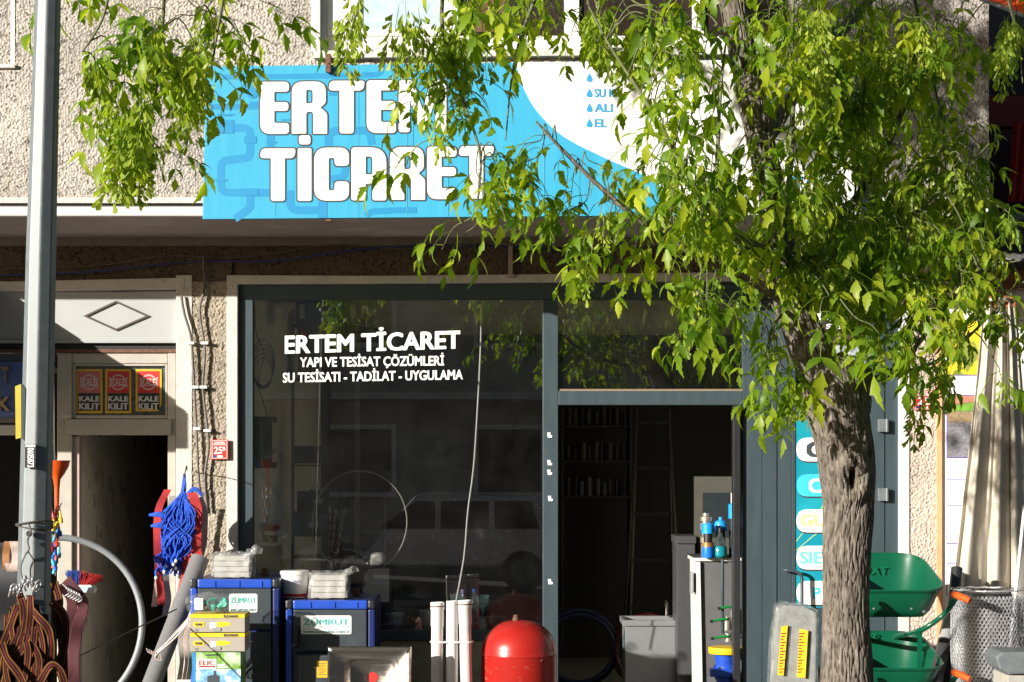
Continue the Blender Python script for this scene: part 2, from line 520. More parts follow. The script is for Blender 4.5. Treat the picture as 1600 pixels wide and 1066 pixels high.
# slab edge: plaster band, groove and lip, then the soffit
a = W(0, 309, YU); b = W(0, 318, YU); c = W(0, 323, YU); d = W(0, 334, YU)
MB().box(xl, xr, YU - 0.016, 0.2, b.z, a.z).build('plaster_band', M_wplas, bld, bevel=0.004)
MB().box(xl, xr, YU + 0.01, 0.2, c.z, b.z).build('groove', M_black, bld)
MB().box(xl, xr, YU - 0.004, YU + 0.16, zS + 0.003, c.z).build('slab_lip', M_white, bld, bevel=0.004)
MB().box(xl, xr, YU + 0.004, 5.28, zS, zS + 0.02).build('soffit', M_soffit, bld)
for k, (x0, x1, y0, y1) in enumerate([(510, 640, 0.30, 0.55), (640, 820, .25, .6)]):
    pass
# ground floor: lintel wall, pillars
zH = W(0, 440, 0).z
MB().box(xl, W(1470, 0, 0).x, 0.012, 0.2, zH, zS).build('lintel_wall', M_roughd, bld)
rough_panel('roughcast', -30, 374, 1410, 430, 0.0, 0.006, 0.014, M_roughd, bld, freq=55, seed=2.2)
MB().rect(-40, 370, 1410, 384, -0.02, 0.1).build('cornice_strip', mat('cornice_plaster', (0.25, 0.2, 0.16), 0.9, var=0.2, dirt=0.4), bld, bevel=0.005)
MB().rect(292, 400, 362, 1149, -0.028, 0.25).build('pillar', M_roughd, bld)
rough_panel('roughcast', 300, 440, 356, 1149, -0.04, 0.006, 0.007, mat_pillar if 'mat_pillar' in globals() else roughcast_mat('roughcast_tan', (0.35, 0.30, 0.235), (0.09, 0.07, 0.05), 0.42), bld, freq=75, seed=4.4)
MB().rect(275, 430, 300, 1149, -0.046, 0.3).build('jamb_strip', M_wplas, bld, bevel=0.004)
MB().rect(354, 430, 371, 1149, -0.045, 0.2).build('jamb_strip', M_wplas, bld, bevel=0.004)
mb = MB()
p = [W(361, 430, -0.05), W(600, 431, -0.05), W(900, 428, -0.05), W(1170, 425, -0.05), W(1405, 424, -0.05),
     W(1405, 438, -0.05), W(1170, 439, -0.05), W(900, 441, -0.05), W(600, 443, -0.05), W(361, 444, -0.05)]
mb.prism(p, (0, 0.14, 0)).build('lintel_trim', M_wplas, bld, bevel=0.004)
p = [W(-40, 441, -0.05), W(288, 434, -0.05), W(288, 452, -0.05), W(-40, 456, -0.05)]
MB().prism(p, (0, 0.14, 0)).build('lintel_trim', M_wplas, bld, bevel=0.004)
# right pillar
MB().rect(1405, 424, 1421, 1149, -0.04, 0.2).build('jamb_strip', M_white, bld, bevel=0.004)
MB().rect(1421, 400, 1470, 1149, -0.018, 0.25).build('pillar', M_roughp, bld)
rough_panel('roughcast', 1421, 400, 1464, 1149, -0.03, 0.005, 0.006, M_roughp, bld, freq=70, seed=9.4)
MB().rect(1464, 440, 1472, 1149, -0.045, 0.1).build('orange_strip', mat('orange_paint', (0.72, 0.36, 0.18), 0.7, var=0.1, dirt=0.3), bld)
# upstairs window
def bw(x0, y0, x1, y1, Ya, Yb, nm, m, par, bev=0.003):
    return MB().rect(x0, y0, x1, y1, Ya, Yb).build(nm, m, par, bevel=bev)
M_pvc = mat('white_window_frame', (0.78, 0.76, 0.72), 0.5, var=0.05, dirt=0.25, scale=8)
zb = -1.10
mb = MB().prism([W(490, 79, YU - 0.06), W(1240, 71, YU - 0.06), W(1240, 84, YU - 0.06), W(490, 91, YU - 0.06)], (0, 0.30, 0))
mb.build('window_sill', M_wplas, bld, bevel=0.006)
MB().rect(486, -220, 500, 82, YU - 0.022, YU + 0.2).build('window_reveal', M_white, bld, bevel=0.003)
wroot = MB().rect(502, -215, 1236, -200, zb, zb + 0.06).build('window', M_pvc, bld)
fr = lambda x0, y0, x1, y1, nm='frame_bar', m=M_pvc, Ya=zb, Yb=zb + 0.07: MB().rect(x0, y0, x1, y1, Ya, Yb).build(nm, m, wroot, bevel=0.004)
fr(502, 56, 1236, 80); fr(502, -200, 512, 56)
for x0, x1 in ((690, 716), (882, 905), (1082, 1100)): fr(x0, -200, x1, 56)
fr(512, 44, 690, 56, Ya=zb - 0.012); fr(512, -200, 560, 44, m=M_pvc, Ya=zb - 0.01)
fr(560, -200, 690, 44, 'pane', M_frost, zb + 0.02, zb + 0.03)
for x0, x1 in ((716, 882), (905, 1082), (1100, 1236)):
    fr(x0, -200, x1, 56, 'pane', M_darkpane, zb + 0.03, zb + 0.04)
MB().rect(740, -200, 790, 50, zb + 0.025, zb + 0.03).build('curtain_edge', mat('curtain_brown', (0.12, 0.06, 0.03), 0.9), wroot)
# small window at far left
w2 = MB().rect(-60, 100, 23, 106, YU - 0.03, YU + 0.10).build('window', M_wplas, bld, bevel=0.004)
for (x0, y0, x1, y1, nm, m, ya) in [(17, -220, 23, 100, 'frame_bar', M_pvc, YU - 0.005), (-60, 52, 17, 100, 'lower_panel', M_pvc, YU + 0.02),
                                    (-60, -220, 17, 52, 'pane', M_frost, YU + 0.04)]:
    MB().rect(x0, y0, x1, y1, ya, YU + 0.1).build(nm, m, w2, bevel=0.002)

# interior of the shop: walls, ceiling, floor
xi0, xi1 = -1.89, W(1470, 0, 0.3).x
MB().box(xi0 - 0.12, xi0, 0.26, 5.28, 0, zS - 0.002).build('interior_wall', M_intwall, bld)
MB().box(xi1, xi1 + 0.12, 0.26, 5.28, 0, zS - 0.002).build('interior_wall', M_intwall, bld)
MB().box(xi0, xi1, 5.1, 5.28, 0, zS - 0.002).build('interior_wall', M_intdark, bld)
MB().box(xi0 + 0.001, xi1, 0.21, 5.09, zS - 0.34, zS - 0.3).build('interior_ceiling', M_intwall, bld)
MB().box(-6.5, 6.5, 0.003, 5.28, -0.12, 0.004).build('interior_floor', mat('floor_tile', (0.20, 0.19, 0.18), 0.5, var=0.2), bld)

# ------------------------------------------------------------------ the shop front
sf = root('storefront', 'anthracite grey metal shop front with large window, open doorway and closed right leaf', 'shop front', (W(800, 0, 0).x, 0.06, 0))
Yf = 0.0
def fbar(x0, y0, x1, y1, nm, m=M_frame, Ya=Yf, Yb=0.08, par=None, bev=0.004):
    return MB().rect(x0, y0, x1, y1, Ya, Yb).build(nm, m, par or sf, bevel=bev)
fbar(372, 443, 1405, 468, 'top_rail', Ya=0.004)
fbar(372, 468.5, 395, 1149, 'stile'); fbar(390, 468.5, 396, 990, 'glazing_bead', Ya=0.012, Yb=0.07)
fbar(848, 468.5, 872, 1149, 'mullion')
fbar(872.5, 611, 1160, 633, 'transom_rail', Ya=0.002)
fbar(395.5, 985, 847.5, 1001, 'bottom_rail', Ya=0.002)
fbar(395.5, 1001.5, 847.5, 1149, 'dado_panel', mat('olive_plaster', (0.30, 0.27, 0.19), 0.9, var=0.2, dirt=0.5, bump=0.3), Ya=0.02)
g = fbar(396.5, 468.6, 847.8, 985, 'window_pane', M_glass, 0.035, 0.041, bev=0)
g2 = fbar(872.6, 468.6, 1160, 610.8, 'transom_pane', M_glass2, 0.035, 0.041, bev=0)
fbar(872.6, 608, 1160, 611, 'glazing_seal', mat('seal_tan', (0.22, 0.17, 0.11), 0.8), 0.012, 0.03, bev=0)
# flecks of torn tape on the mullion
for px, py in ((859, 680), (859, 723), (859, 738), (860, 779), (860, 909)):
    pts = [(px + random.uniform(-4, 4), py + random.uniform(-4, 4)) for _ in range(1)]
    q = [(px - 4, py - 4), (px + 1, py - 4), (px + 1, py), (px + 4, py + 1), (px + 3, py + 4), (px - 3, py + 4)]
    MB().prism([W(x, y, -0.003) for x, y in q], (0, 0.002, 0)).build('tape_scrap', M_ink, sf)
# right-hand fixed leaf: vertical panels, inset poster bay, hinges
fbar(1146, 633.5, 1157, 1149, 'door_edge', M_blackm, -0.05, 0.06)
fbar(1146, 633.5, 1158, 648, 'door_closer', M_blackm, -0.07, -0.05)
for x0, x1, ya in ((1160.5, 1166, 0.0), (1166.8, 1190.5, -0.012), (1191.5, 1213.5, -0.012), (1214.8, 1237, -0.004), (1237.6, 1243, -0.012),
                   (1353, 1357, -0.012), (1357.6, 1382, -0.012), (1383.2, 1404.5, -0.004)):
    fbar(x0, 468.5, x1, 1149, 'panel', Ya=ya, bev=0.002)
fbar(1243.2, 610, 1353, 655, 'rail', Ya=-0.003)
fbar(1243.2, 950, 1353, 1149, 'kick_panel', Ya=0.0)
fbar(1243.2, 655.2, 1353, 950, 'backing_panel', M_blackm, 0.02, 0.07, bev=0)
fbar(1243.2, 468.7, 1353, 609.8, 'transom_pane', mat('dark_transom', (0.05, 0.055, 0.055), 0.2), 0.03, 0.07, bev=0)
for py in (665, 773):
    h = fbar(1373, py - 10, 1387, py + 10, 'hinge', M_galv, -0.052, -0.012, bev=0.003)
    MB().tube([W(1386, py - 10, -0.045), W(1386, py + 10, -0.045)], 0.012, 10).build('hinge_pin', M_galv, h, smooth=0.8)
pts = spline([W(1227, 891, -0.015), W(1227, 891, -0.075), W(1243, 893, -0.085), W(1252, 900, -0.085), W(1253, 915, -0.085), W(1253, 950, -0.085), W(1253, 955, -0.012)], 5)
MB().tube(pts, 0.012, 10).build('pull_handle', M_frame, sf, smooth=1.0)
for px, py in ((1159.5, 665), (1159.5, 672), (1159.5, 770), (1159.5, 776)):
    MB().lathe([(0.006, 0), (0.006, 0.004)], W(px + 3, py, -0.001), 10, Matrix.Rotation(math.pi / 2, 3, 'X')).build('screw', M_galv, sf)
# white cut-vinyl lettering on the window
YL = 0.030
text('ERTEM TİCARET', M_ink, g, (445, 516, 719, 553), YL, 0.04, 0.03)
text('YAPI VE TESİSAT ÇÖZÜMLERİ', M_ink, g, (469, 554, 694, 577), YL, 0.034, 0.012)
text('SU TESİSATI - TADİLAT - UYGULAMA', M_ink, g, (442, 578, 723, 598), YL, 0.036, 0.018)

# small things fixed to the building
def cable(name, pts, r, m, label=None, cat=None, n=5, group=None):
    o = MB().tube(spline(pts, 6), r, n).build(name, m, None, smooth=1.5)
    if label: tag(o, label, cat, group)
    return o
Yc = -0.075
def cable_thing(name, pts, r, m, label, clips):
    rt = root(name, label, 'cable', W(*pts[-1], Yc))
    MB().tube(spline([W(x, y, Yc) for x, y in pts], 6), r, 6).build('sheath', m, rt, smooth=1.5)
    for x, y in clips:
        MB().rect(x - 6, y - 2.2, x + 5, y + 2.2, -0.095, -0.046).build('clip', M_whitepl, rt, bevel=0.003)
M_cab2 = mat('old_cable', (0.13, 0.115, 0.10), 0.6, var=0.25)
cable_thing('cable', [(283, 462), (288, 490), (298, 525), (301, 560), (303, 600), (307, 670), (310, 740), (316, 800)], 0.010, M_cab2, 'left of the two grey cables clipped down the pillar', [(298, 536), (305, 605), (308, 670)])
cable_thing('cable', [(318, 400), (319, 450), (312, 485), (319, 535), (320, 560), (317, 605), (323, 660), (326, 700), (320, 745), (324, 800)], 0.010, M_cab2, 'right of the two grey cables clipped down the pillar', [(320, 536), (318, 605), (324, 673)])
cable('cable', [W(-30, 432, -0.04), W(80, 427, -0.05), W(150, 424, -0.05), (W(300, 409, -0.04)), W(430, 408, -0.04), W(520, 395, -0.05), W(620, 385, -0.04), W(760, 384, -0.03), W(900, 392, -0.04)], 0.006, M_bluecab, 'sagging blue cable strung along the dark wall under the overhang', 'cable')
cable('cable', [W(-30, 422, -0.03), W(150, 415, -0.04), W(260, 400, -0.04), W(380, 402, -0.04), W(520, 383, -0.03), W(640, 389, -0.04), W(800, 378, -0.03), W(860, 388, -0.03)], 0.004, M_cab2, 'thin grey cable above the blue one under the overhang', 'cable')
b_ = root('wall_bracket', 'short pale metal bracket fixed above the white lintel trim', 'bracket', W(797, 432, -0.05))
MB().rect(794, 384, 801, 430, -0.06, -0.045).build('strip', M_soffit, b_, bevel=0.002)
MB().rect(792, 428, 804, 434, -0.075, -0.05).build('foot', M_soffit, b_, bevel=0.002)

def plate(px0, py0, px1, py1, Y, lab, words, small):
    r = root('number_plate', lab, 'number plate', W((px0 + px1) / 2, py1, Y))
    MB().rect(px0, py0, px1, py1, Y, Y + 0.012).build('plate', M_redpl, r, bevel=0.003)
    h = py1 - py0; w = px1 - px0
    # thin white border
    mb = MB(); t = 0.7; y2 = Y - 0.002
    for q in ((px0 + 1.5, py0 + 1.5, px1 - 1.5, py0 + 1.5 + t), (px0 + 1.5, py1 - 1.5 - t, px1 - 1.5, py1 - 1.5), (px0 + 1.5, py0 + 1.6 + t, px0 + 1.5 + t, py1 - 1.6 - t), (px1 - 1.5 - t, py0 + 1.6 + t, px1 - 1.5, py1 - 1.6 - t)):
        mb.rect(*q, y2, Y - 0.0002)
    mb.build('border', M_ink, r)
    text(words, M_ink, r, (px0 + w * 0.17, py0 + h * 0.36, px1 - w * (0.36 if small else 0.17), py0 + h * 0.72), y2, 0.03)
    if small: text(small, M_ink, r, (px1 - w * 0.32, py0 + h * 0.36, px1 - w * 0.16, py0 + h * 0.55), y2, 0.02)
    mb = MB()
    for q in ((0.2, 0.12, 0.8, 0.155), (0.14, 0.2, 0.86, 0.225), (0.14, 0.25, 0.86, 0.275)): mb.rect(px0 + w * q[0], py0 + h * q[1], px0 + w * q[2], py0 + h * q[3], y2, Y - 0.0002)
    mb.build('printed_line', M_ink, r)
    MB().rect(px0 + w * .35, py0 + h * .8, px0 + w * .68, py0 + h * .9, y2, Y - 0.0002).build('printed_box', M_ink, r)
    MB().rect(px0 + w * .1, py0 + h * .8, px0 + w * .27, py0 + h * .9, y2, Y - 0.0002).build('printed_box', M_bluecab, r)
plate(330, 687, 356.5, 718, -0.075, 'red enamel house number plate on the tan pillar by the window', '25', 'B')
plate(1428, 610, 1460, 641, -0.06, 'red enamel house number plate on the pink pillar behind leaves', '25', '')
# ------------------------------------------------------------------ the big sign
YS = -1.32
zslope = 0.007
sign = root('shop_sign', 'large blue and white shop sign with bold outlined white lettering', 'sign', W(820, 342, YS))
M_sign = mat('sign_blue', (0.036, 0.335, 0.54), 0.45, var=0.06, scale=2.2, stretch=(8, 8, 0.6), dirt=0.22, dirtcol=(0.10, 0.38, 0.58))
M_signp = mat('sign_blue_print', (0.016, 0.235, 0.47), 0.45, var=0.03, scale=2)
M_signw = mat('sign_white', (0.80, 0.78, 0.74), 0.5, var=0.03, scale=3)
M_signt = mat('sign_cyan_text', (0.02, 0.28, 0.52), 0.5, var=0.02)
sx1 = 1345
MB().prism([W(321, 104, YS), W(sx1, 91, YS), W(sx1, 334, YS), W(316.5, 342.5, YS)], (0, 0.05, 0)).build('panel', M_sign, sign, bevel=0.002)
panel = sign.children[0]
MB().prism([W(330, 112, YS + 0.06), W(sx1 - 6, 99, YS + 0.06), W(sx1 - 6, 326, YS + 0.06), W(326, 334, YS + 0.06)], (0, 0.05, 0)).build('back_frame', M_rust, sign)
# white field with a curved edge
edge = spline([Vector((806, 98, 0)), Vector((815, 130, 0)), Vector((838, 172, 0)), Vector((880, 213, 0)), Vector((950, 249, 0)), Vector((1010, 276, 0)), Vector((1045, 302, 0)), Vector((1066, 336.5, 0))], 6)
pts = [(p.x, p.y) for p in edge] + [(sx1 - 1, 335), (sx1 - 1, 92)]
MB().prism([W(x, y, YS - 0.004) for x, y in pts], (0, 0.003, 0)).build('white_field', M_signw, panel)
# printed pipes, darker blue
def zp(x, y): return (300 + x / 3.136, 60 + y / 3.136)
def flat_stroke(mb, pts, w, Y, rad=12):
    """stroke of constant width with rounded bends, pixel space"""
    q = round_poly([(*pts[0], 0)] + [(x, y, rad) for x, y in pts[1:-1]] + [(*pts[-1], 0)], 6)
    q = [p for i, p in enumerate(q) if i == 0 or (p - q[i - 1]).length > 0.05]
    # open polyline: drop closing artefacts
    L_, R_ = [], []
    for i, p in enumerate(q):
        t = (q[min(i + 1, len(q) - 1)] - q[max(i - 1, 0)]).normalized(); n = Vector((-t.y, t.x)) * (w / 2)
        L_.append(p + n); R_.append(p - n)
    vs = [W(a.x, a.y, Y) for a in L_] + [W(a.x, a.y, Y) for a in R_]; k = len(q)
    mb.add(vs, [(i, i + 1, k + i + 1, k + i) for i in range(k - 1)])
pipes = [
    ([zp(150, 190), zp(860, 182), zp(925, 175), zp(935, 130)], 8),
    ([zp(90, 335), zp(330, 335)], 9),
    ([zp(88, 437), zp(160, 437), zp(285, 440), zp(285, 585), zp(142, 600), zp(142, 755), zp(385, 757)], 12),
    ([zp(285, 768), zp(285, 830), zp(210, 885)], 12),
    ([zp(385, 470), zp(385, 530)], 12),
    ([zp(480, 745), zp(480, 842), zp(640, 842)], 12),
    ([zp(668, 560), zp(668, 455), zp(870, 450), zp(880, 520)], 12),
    ([zp(690, 280), zp(690, 205)], 12),
    ([zp(760, 560), zp(745, 680), zp(680, 690)], 11),
    ([zp(850, 870), zp(880, 848), zp(1000, 842), zp(1100, 842)], 9),
    ([zp(640, 800), zp(640, 880)], 14),
]
for k, (pp, w) in enumerate(pipes):
    mb = MB(); flat_stroke(mb, pp, w, YS - 0.0008 - 0.00012 * k)
    mb.build('printed_pipe', M_signp, panel)
joints = [(285, 170, 45, 40), (255, 480, 60, 35), (245, 735, 80, 35), (112, 690, 60, 10), (130, 400, 75, 66), (280, 310, 60, 12), (145, 375, 50, 6), (120, 371, 90, 5), (360, 505, 55, 8), (440, 395, 60, 8), (835, 165, 45, 9)]
mb = MB()
for i, (x, y, w, h) in enumerate(joints):
    x0, y0 = zp(x, y); x1, y1 = zp(x + w, y + h)
    rrect(x0, y0, x1, y1, 1.5, YS - 0.0026, YS - 0.0024, mb)
    mb.build('printed_joint', M_signp, panel); mb = MB()
mb = MB(); mb.lathe([(0.001, 0), (0.042, 0.0), (0.042, 0.0006), (0.001, 0.0006)], W(*zp(295, 262), YS - 0.0024), 24, Matrix.Rotation(math.pi / 2, 3, 'X')); mb.build('printed_valve', M_signp, panel)

# rain streaks and vinyl seams on the face
for k, (x, y0, y1, w) in enumerate(((636, 118, 336, 1.6), (628, 108, 170, 1.0), (645, 150, 250, 1.2), (560, 103, 341, .7), (430, 250, 339, 1.0), (850, 225, 337, 1.4), (905, 255, 337, 1.2), (960, 280, 336, 1.0), (380, 106, 180, .9), (700, 240, 338, 1.3))):
    MB().add([W(x - w / 2, y0, YS - .0027), W(x + w / 2, y0, YS - .0027), W(x + w * .3, y1, YS - .0027), W(x - w * .3, y1, YS - .0027)], [(0, 1, 2, 3)]).build('rain_streak' if k != 3 else 'vinyl_seam', mat('streak_pale', (0.07, 0.36, 0.55), 0.6, var=0.2), panel)
# outlined letters
G = {
 'E': (143, [[(0, 255, 20), (143, 255, 25), (143, 207, 18), (70, 207, 3), (70, 155, 3), (140, 155, 18), (140, 113, 18), (70, 113, 3), (70, 53, 10), (143, 53, 18), (143, 0, 20), (0, 0, 50)]]),
 'R': (172, [[(0, 255, 55), (165, 255, 50), (165, 150, 30), (138, 128, 8), (172, 100, 30), (172, 0, 3), (104, 0, 3), (104, 108, 16), (70, 108, 16), (70, 0, 3), (0, 0, 3)], [(70, 215, 6), (102, 215, 16), (102, 148, 14), (70, 148, 4)]]),
 'T': (183, [[(12, 255, 25), (183, 255, 12), (176, 208, 28), (128, 208, 4), (128, 0, 15), (58, 0, 15), (58, 208, 4), (0, 208, 22)]]),
 'M': (235, [[(0, 255, 18), (70, 255, 35), (117, 110, 6), (162, 255, 35), (235, 255, 18), (235, 0, 15), (180, 0, 15), (180, 160, 4), (132, 8, 22), (104, 8, 22), (55, 160, 4), (55, 0, 15), (0, 0, 15)]]),
 'C': (170, [[(0, 255, 60), (170, 255, 60), (170, 168, 20), (100, 168, 18), (100, 207, 16), (70, 207, 16), (70, 48, 16), (100, 48, 16), (100, 92, 18), (170, 92, 20), (170, 0, 60), (0, 0, 60)]]),
 'A': (172, [[(0, 255, 15), (172, 255, 75), (172, 0, 12), (104, 0, 12), (104, 80, 4), (70, 80, 4), (70, 0, 12), (0, 0, 12)], [(70, 212, 5), (104, 212, 16), (104, 125, 3), (70, 125, 3)]]),
 'I': (67, [[(0, 255, 10), (67, 255, 10), (67, 0, 10), (0, 0, 10)], [(6, 318, 15), (62, 318, 15), (62, 273, 15), (6, 273, 15)]]),
}
def grow(pts, d):
    """mitred offset of a rounded polygon"""
    n = len(pts); ar = sum(pts[i][0] * pts[(i + 1) % n][1] - pts[(i + 1) % n][0] * pts[i][1] for i in range(n))
    sg = 1 if ar < 0 else -1
    out = []
    for i in range(n):
        a, p, b = Vector(pts[i - 1][:2]), Vector(pts[i][:2]), Vector(pts[(i + 1) % n][:2])
        u = (p - a).normalized(); v = (b - p).normalized()
        nu = Vector((-u.y, u.x)) * sg; nv = Vector((-v.y, v.x)) * sg
        m = (nu + nv); k = d / max(0.35, 1 + nu.dot(nv)); q = p + m * k
        cross = (u.x * v.y - u.y * v.x) * sg
        r = pts[i][2] + (d if cross < 0 else -d)
        out.append((q.x, q.y, max(r, 1.0)))
    return out
def letter(ch, x0, x1, ytop, ybot):
    w, loops = G[ch]
    lp = [round_poly(l, 6) for l in loops]
    for nm, m, off, Y in (('outline', M_inkd, 7.0, YS - 0.0030), ('letter', M_signw, 0.0, YS - 0.0040)):
        if ch == 'I':
            mes = [filled([round_poly(grow(l, off), 6)], 0, nm) for l in loops]
        else:
            # Outer loop grown, holes shrunk by the same amount
            mes = [filled([round_poly(grow(l, off if k == 0 else -off), 6) for k, l in enumerate(loops)], 0, nm)]
        for me in mes:
            def fx(x, y): return W(300 + (x0 + x / w * (x1 - x0)) / 3.136, 0, Y).x
            def fz(x, y): return W(0, 60 + (ybot - y / 255 * (ybot - ytop)) / 3.136, Y).z
            put_on_plane(me, Y, fx, fz)
            link(nm if nm == 'outline' else 'letter', me, m, panel)
for ch, x0, x1, yt, yb in (('E', 334, 475, 213, 468), ('R', 489, 662, 212, 467), ('T', 666, 846, 208, 466), ('E', 856, 999, 206, 464), ('M', 1013, 1246, 204, 460),
                           ('T', 330, 508, 540, 797), ('I', 518, 585, 538, 796), ('C', 599, 769, 536, 795), ('A', 781, 952, 535, 794), ('R', 970, 1142, 533, 791), ('E', 1152, 1296, 531, 788), ('T', 1304, 1480, 528, 785)):
    letter(ch, x0, x1, yt, yb)
YT = YS - 0.007
for body, x0, y0, x1, y1 in (('T', 1062, 117, 1069, 128), ('SU K', 929, 139, 961, 152), ('ALI', 929, 162, 957, 175), ('EL', 929, 186, 948, 199),
                             ('HİZ', 1190, 116, 1216, 129), ('ORİF', 1200, 137, 1240, 150), ('EK', 1199, 160, 1222, 173), ('ONE', 1194, 184, 1226, 198), ('37', 1236, 276, 1268, 299)):
    text(body, M_signt, panel, (x0, y0, x1, y1), YT, 0.035)
for y in (122, 146, 169, 193):       # drop-shaped bullet marks
    me = filled([round_poly([(921, -(y - 8), 0.5), (925.5, -(y + 1), 3), (925, -(y + 6), 3), (917, -(y + 6), 3), (916.5, -(y + 1), 3)], 4)], 0, 'bullet_mark')
    put_on_plane(me, YT, lambda x, yy: W(x, 0, YT).x, lambda x, yy: W(0, -yy, YT).z)
    link('bullet_mark', me, M_signt, panel)
MB().rect(1075, 290, 1085, 298, YT, YT + 0.002).build('printed_mark', M_signt, panel)
for i, (x0, y0, x1, y1) in enumerate(((508.5, 84, 516.5, 112.5), (1330, 76, 1338, 104))):
    r = root('sign_bracket', ['rusty iron bracket hooked over the sign top below the window sill', 'rusty iron bracket over the right end of the sign behind leaves'][i], 'bracket', W(x0 + 4, y1, YS - 0.04))
    MB().rect(x0, y0, x1, y1, YS - 0.05, YS - 0.012).build('strap', M_rust, r, bevel=0.002)
    MB().rect(x0, y0, x1, y0 + 4, YS - 0.0115, YU + 0.02).build('arm', M_rust, r, bevel=0.002)
    MB().lathe([(0.006, 0), (0.006, 0.006)], W((x0 + x1) / 2, y0 + 15, YS - 0.05), 8, Matrix.Rotation(math.pi / 2, 3, 'X')).build('rivet', M_rust, r)
MB().rect(509, 342.5, 517, 346, YS - 0.01, YS + 0.05).build('bolt_end', M_rust, sign)

# ------------------------------------------------------------------ left doorway and its panel
dw = root('side_entrance', 'old white entrance with diamond panel over an open dark doorway', 'doorway', W(180, 1149, 0.05))
M_panel = mat('white_sheet_metal', (0.38, 0.39, 0.385), 0.5, var=0.06, scale=2, dirt=0.12)
M_door = mat('aged_cream_paint', (0.42, 0.385, 0.335), 0.6, var=0.1, dirt=0.45, scale=10, dirtcol=(0.25, 0.2, 0.15))
MB().rect(-40, 456, 275, 531, 0.0, 0.05).build('sheet_panel', M_panel, dw)
MB().rect(-40, 531, 275, 536, -0.02, 0.03).build('panel_lip', M_panel, dw, bevel=0.002)
MB().rect(-40, 536, 275, 546, 0.03, 0.08).build('shutter_slot', M_black, dw)
MB().rect(-40, 546, 275, 551, 0.01, 0.08).build('slot_rail', M_rust, dw)
# diamond moulding of four bars
mb = MB()
D = [(130, 494), (181, 470), (234, 494), (181, 517)]
C_ = (181.5, 493.7)
for i in range(4):
    a = D[i]; b2 = D[(i + 1) % 4]
    ia = (C_[0] + (a[0] - C_[0]) * 0.87, C_[1] + (a[1] - C_[1]) * 0.87); ib = (C_[0] + (b2[0] - C_[0]) * 0.87, C_[1] + (b2[1] - C_[1]) * 0.87)
    MB().prism([W(*a, -0.014), W(*b2, -0.014), W(*ib, -0.014), W(*ia, -0.014)], (0, 0.013, 0)).build('diamond_bar', mat('dull_brass', (0.10, 0.085, 0.07), 0.4, 0.4), dw)
# door frame and transom light with stickers
MB().rect(90, 552, 112, 1149, 0.02, 0.14).build('door_post', M_door, dw, bevel=0.004)
MB().rect(262, 552, 274.5, 1149, 0.02, 0.14).build('door_post', M_door, dw, bevel=0.004)
MB().rect(112.5, 552, 261.5, 568, 0.03, 0.12).build('head_rail', M_door, dw, bevel=0.004)
MB().rect(103, 655, 268, 680, 0.0, 0.14).build('transom_bar', M_door, dw, bevel=0.008)
for (x0, y0, x1, y1) in ((112.5, 568.5, 118, 654), (258, 568.5, 261.5, 654), (118.5, 568.5, 257.5, 572), (118.5, 649, 257.5, 654)):
    MB().rect(x0, y0, x1, y1, 0.04, 0.1).build('sash_bar', M_door, dw, bevel=0.003)
tp = MB().rect(118, 572, 258, 649, 0.07, 0.08).build('transom_pane', mat('dirty_green_glass', (0.05, 0.07, 0.065), 0.3, var=0.4, scale=30, dirt=0.35, dirtcol=(0.3, 0.36, 0.34)), dw)
MB().rect(-40, 552, 86, 566, 0.05, 0.1).build('side_rail', M_galv, dw)
M_yel = mat('sticker_yellow', (0.72, 0.42, 0.01), 0.5, var=0.04); M_stk = mat('sticker_black', (0.012, 0.012, 0.013), 0.5); M_red = mat('sticker_red', (0.55, 0.02, 0.015), 0.5, var=0.05)
M_redf = mat('sticker_faded_red', (0.55, 0.14, 0.12), 0.5, var=0.1, scale=20); M_sg = mat('sticker_grey', (0.6, 0.6, 0.6), 0.5)
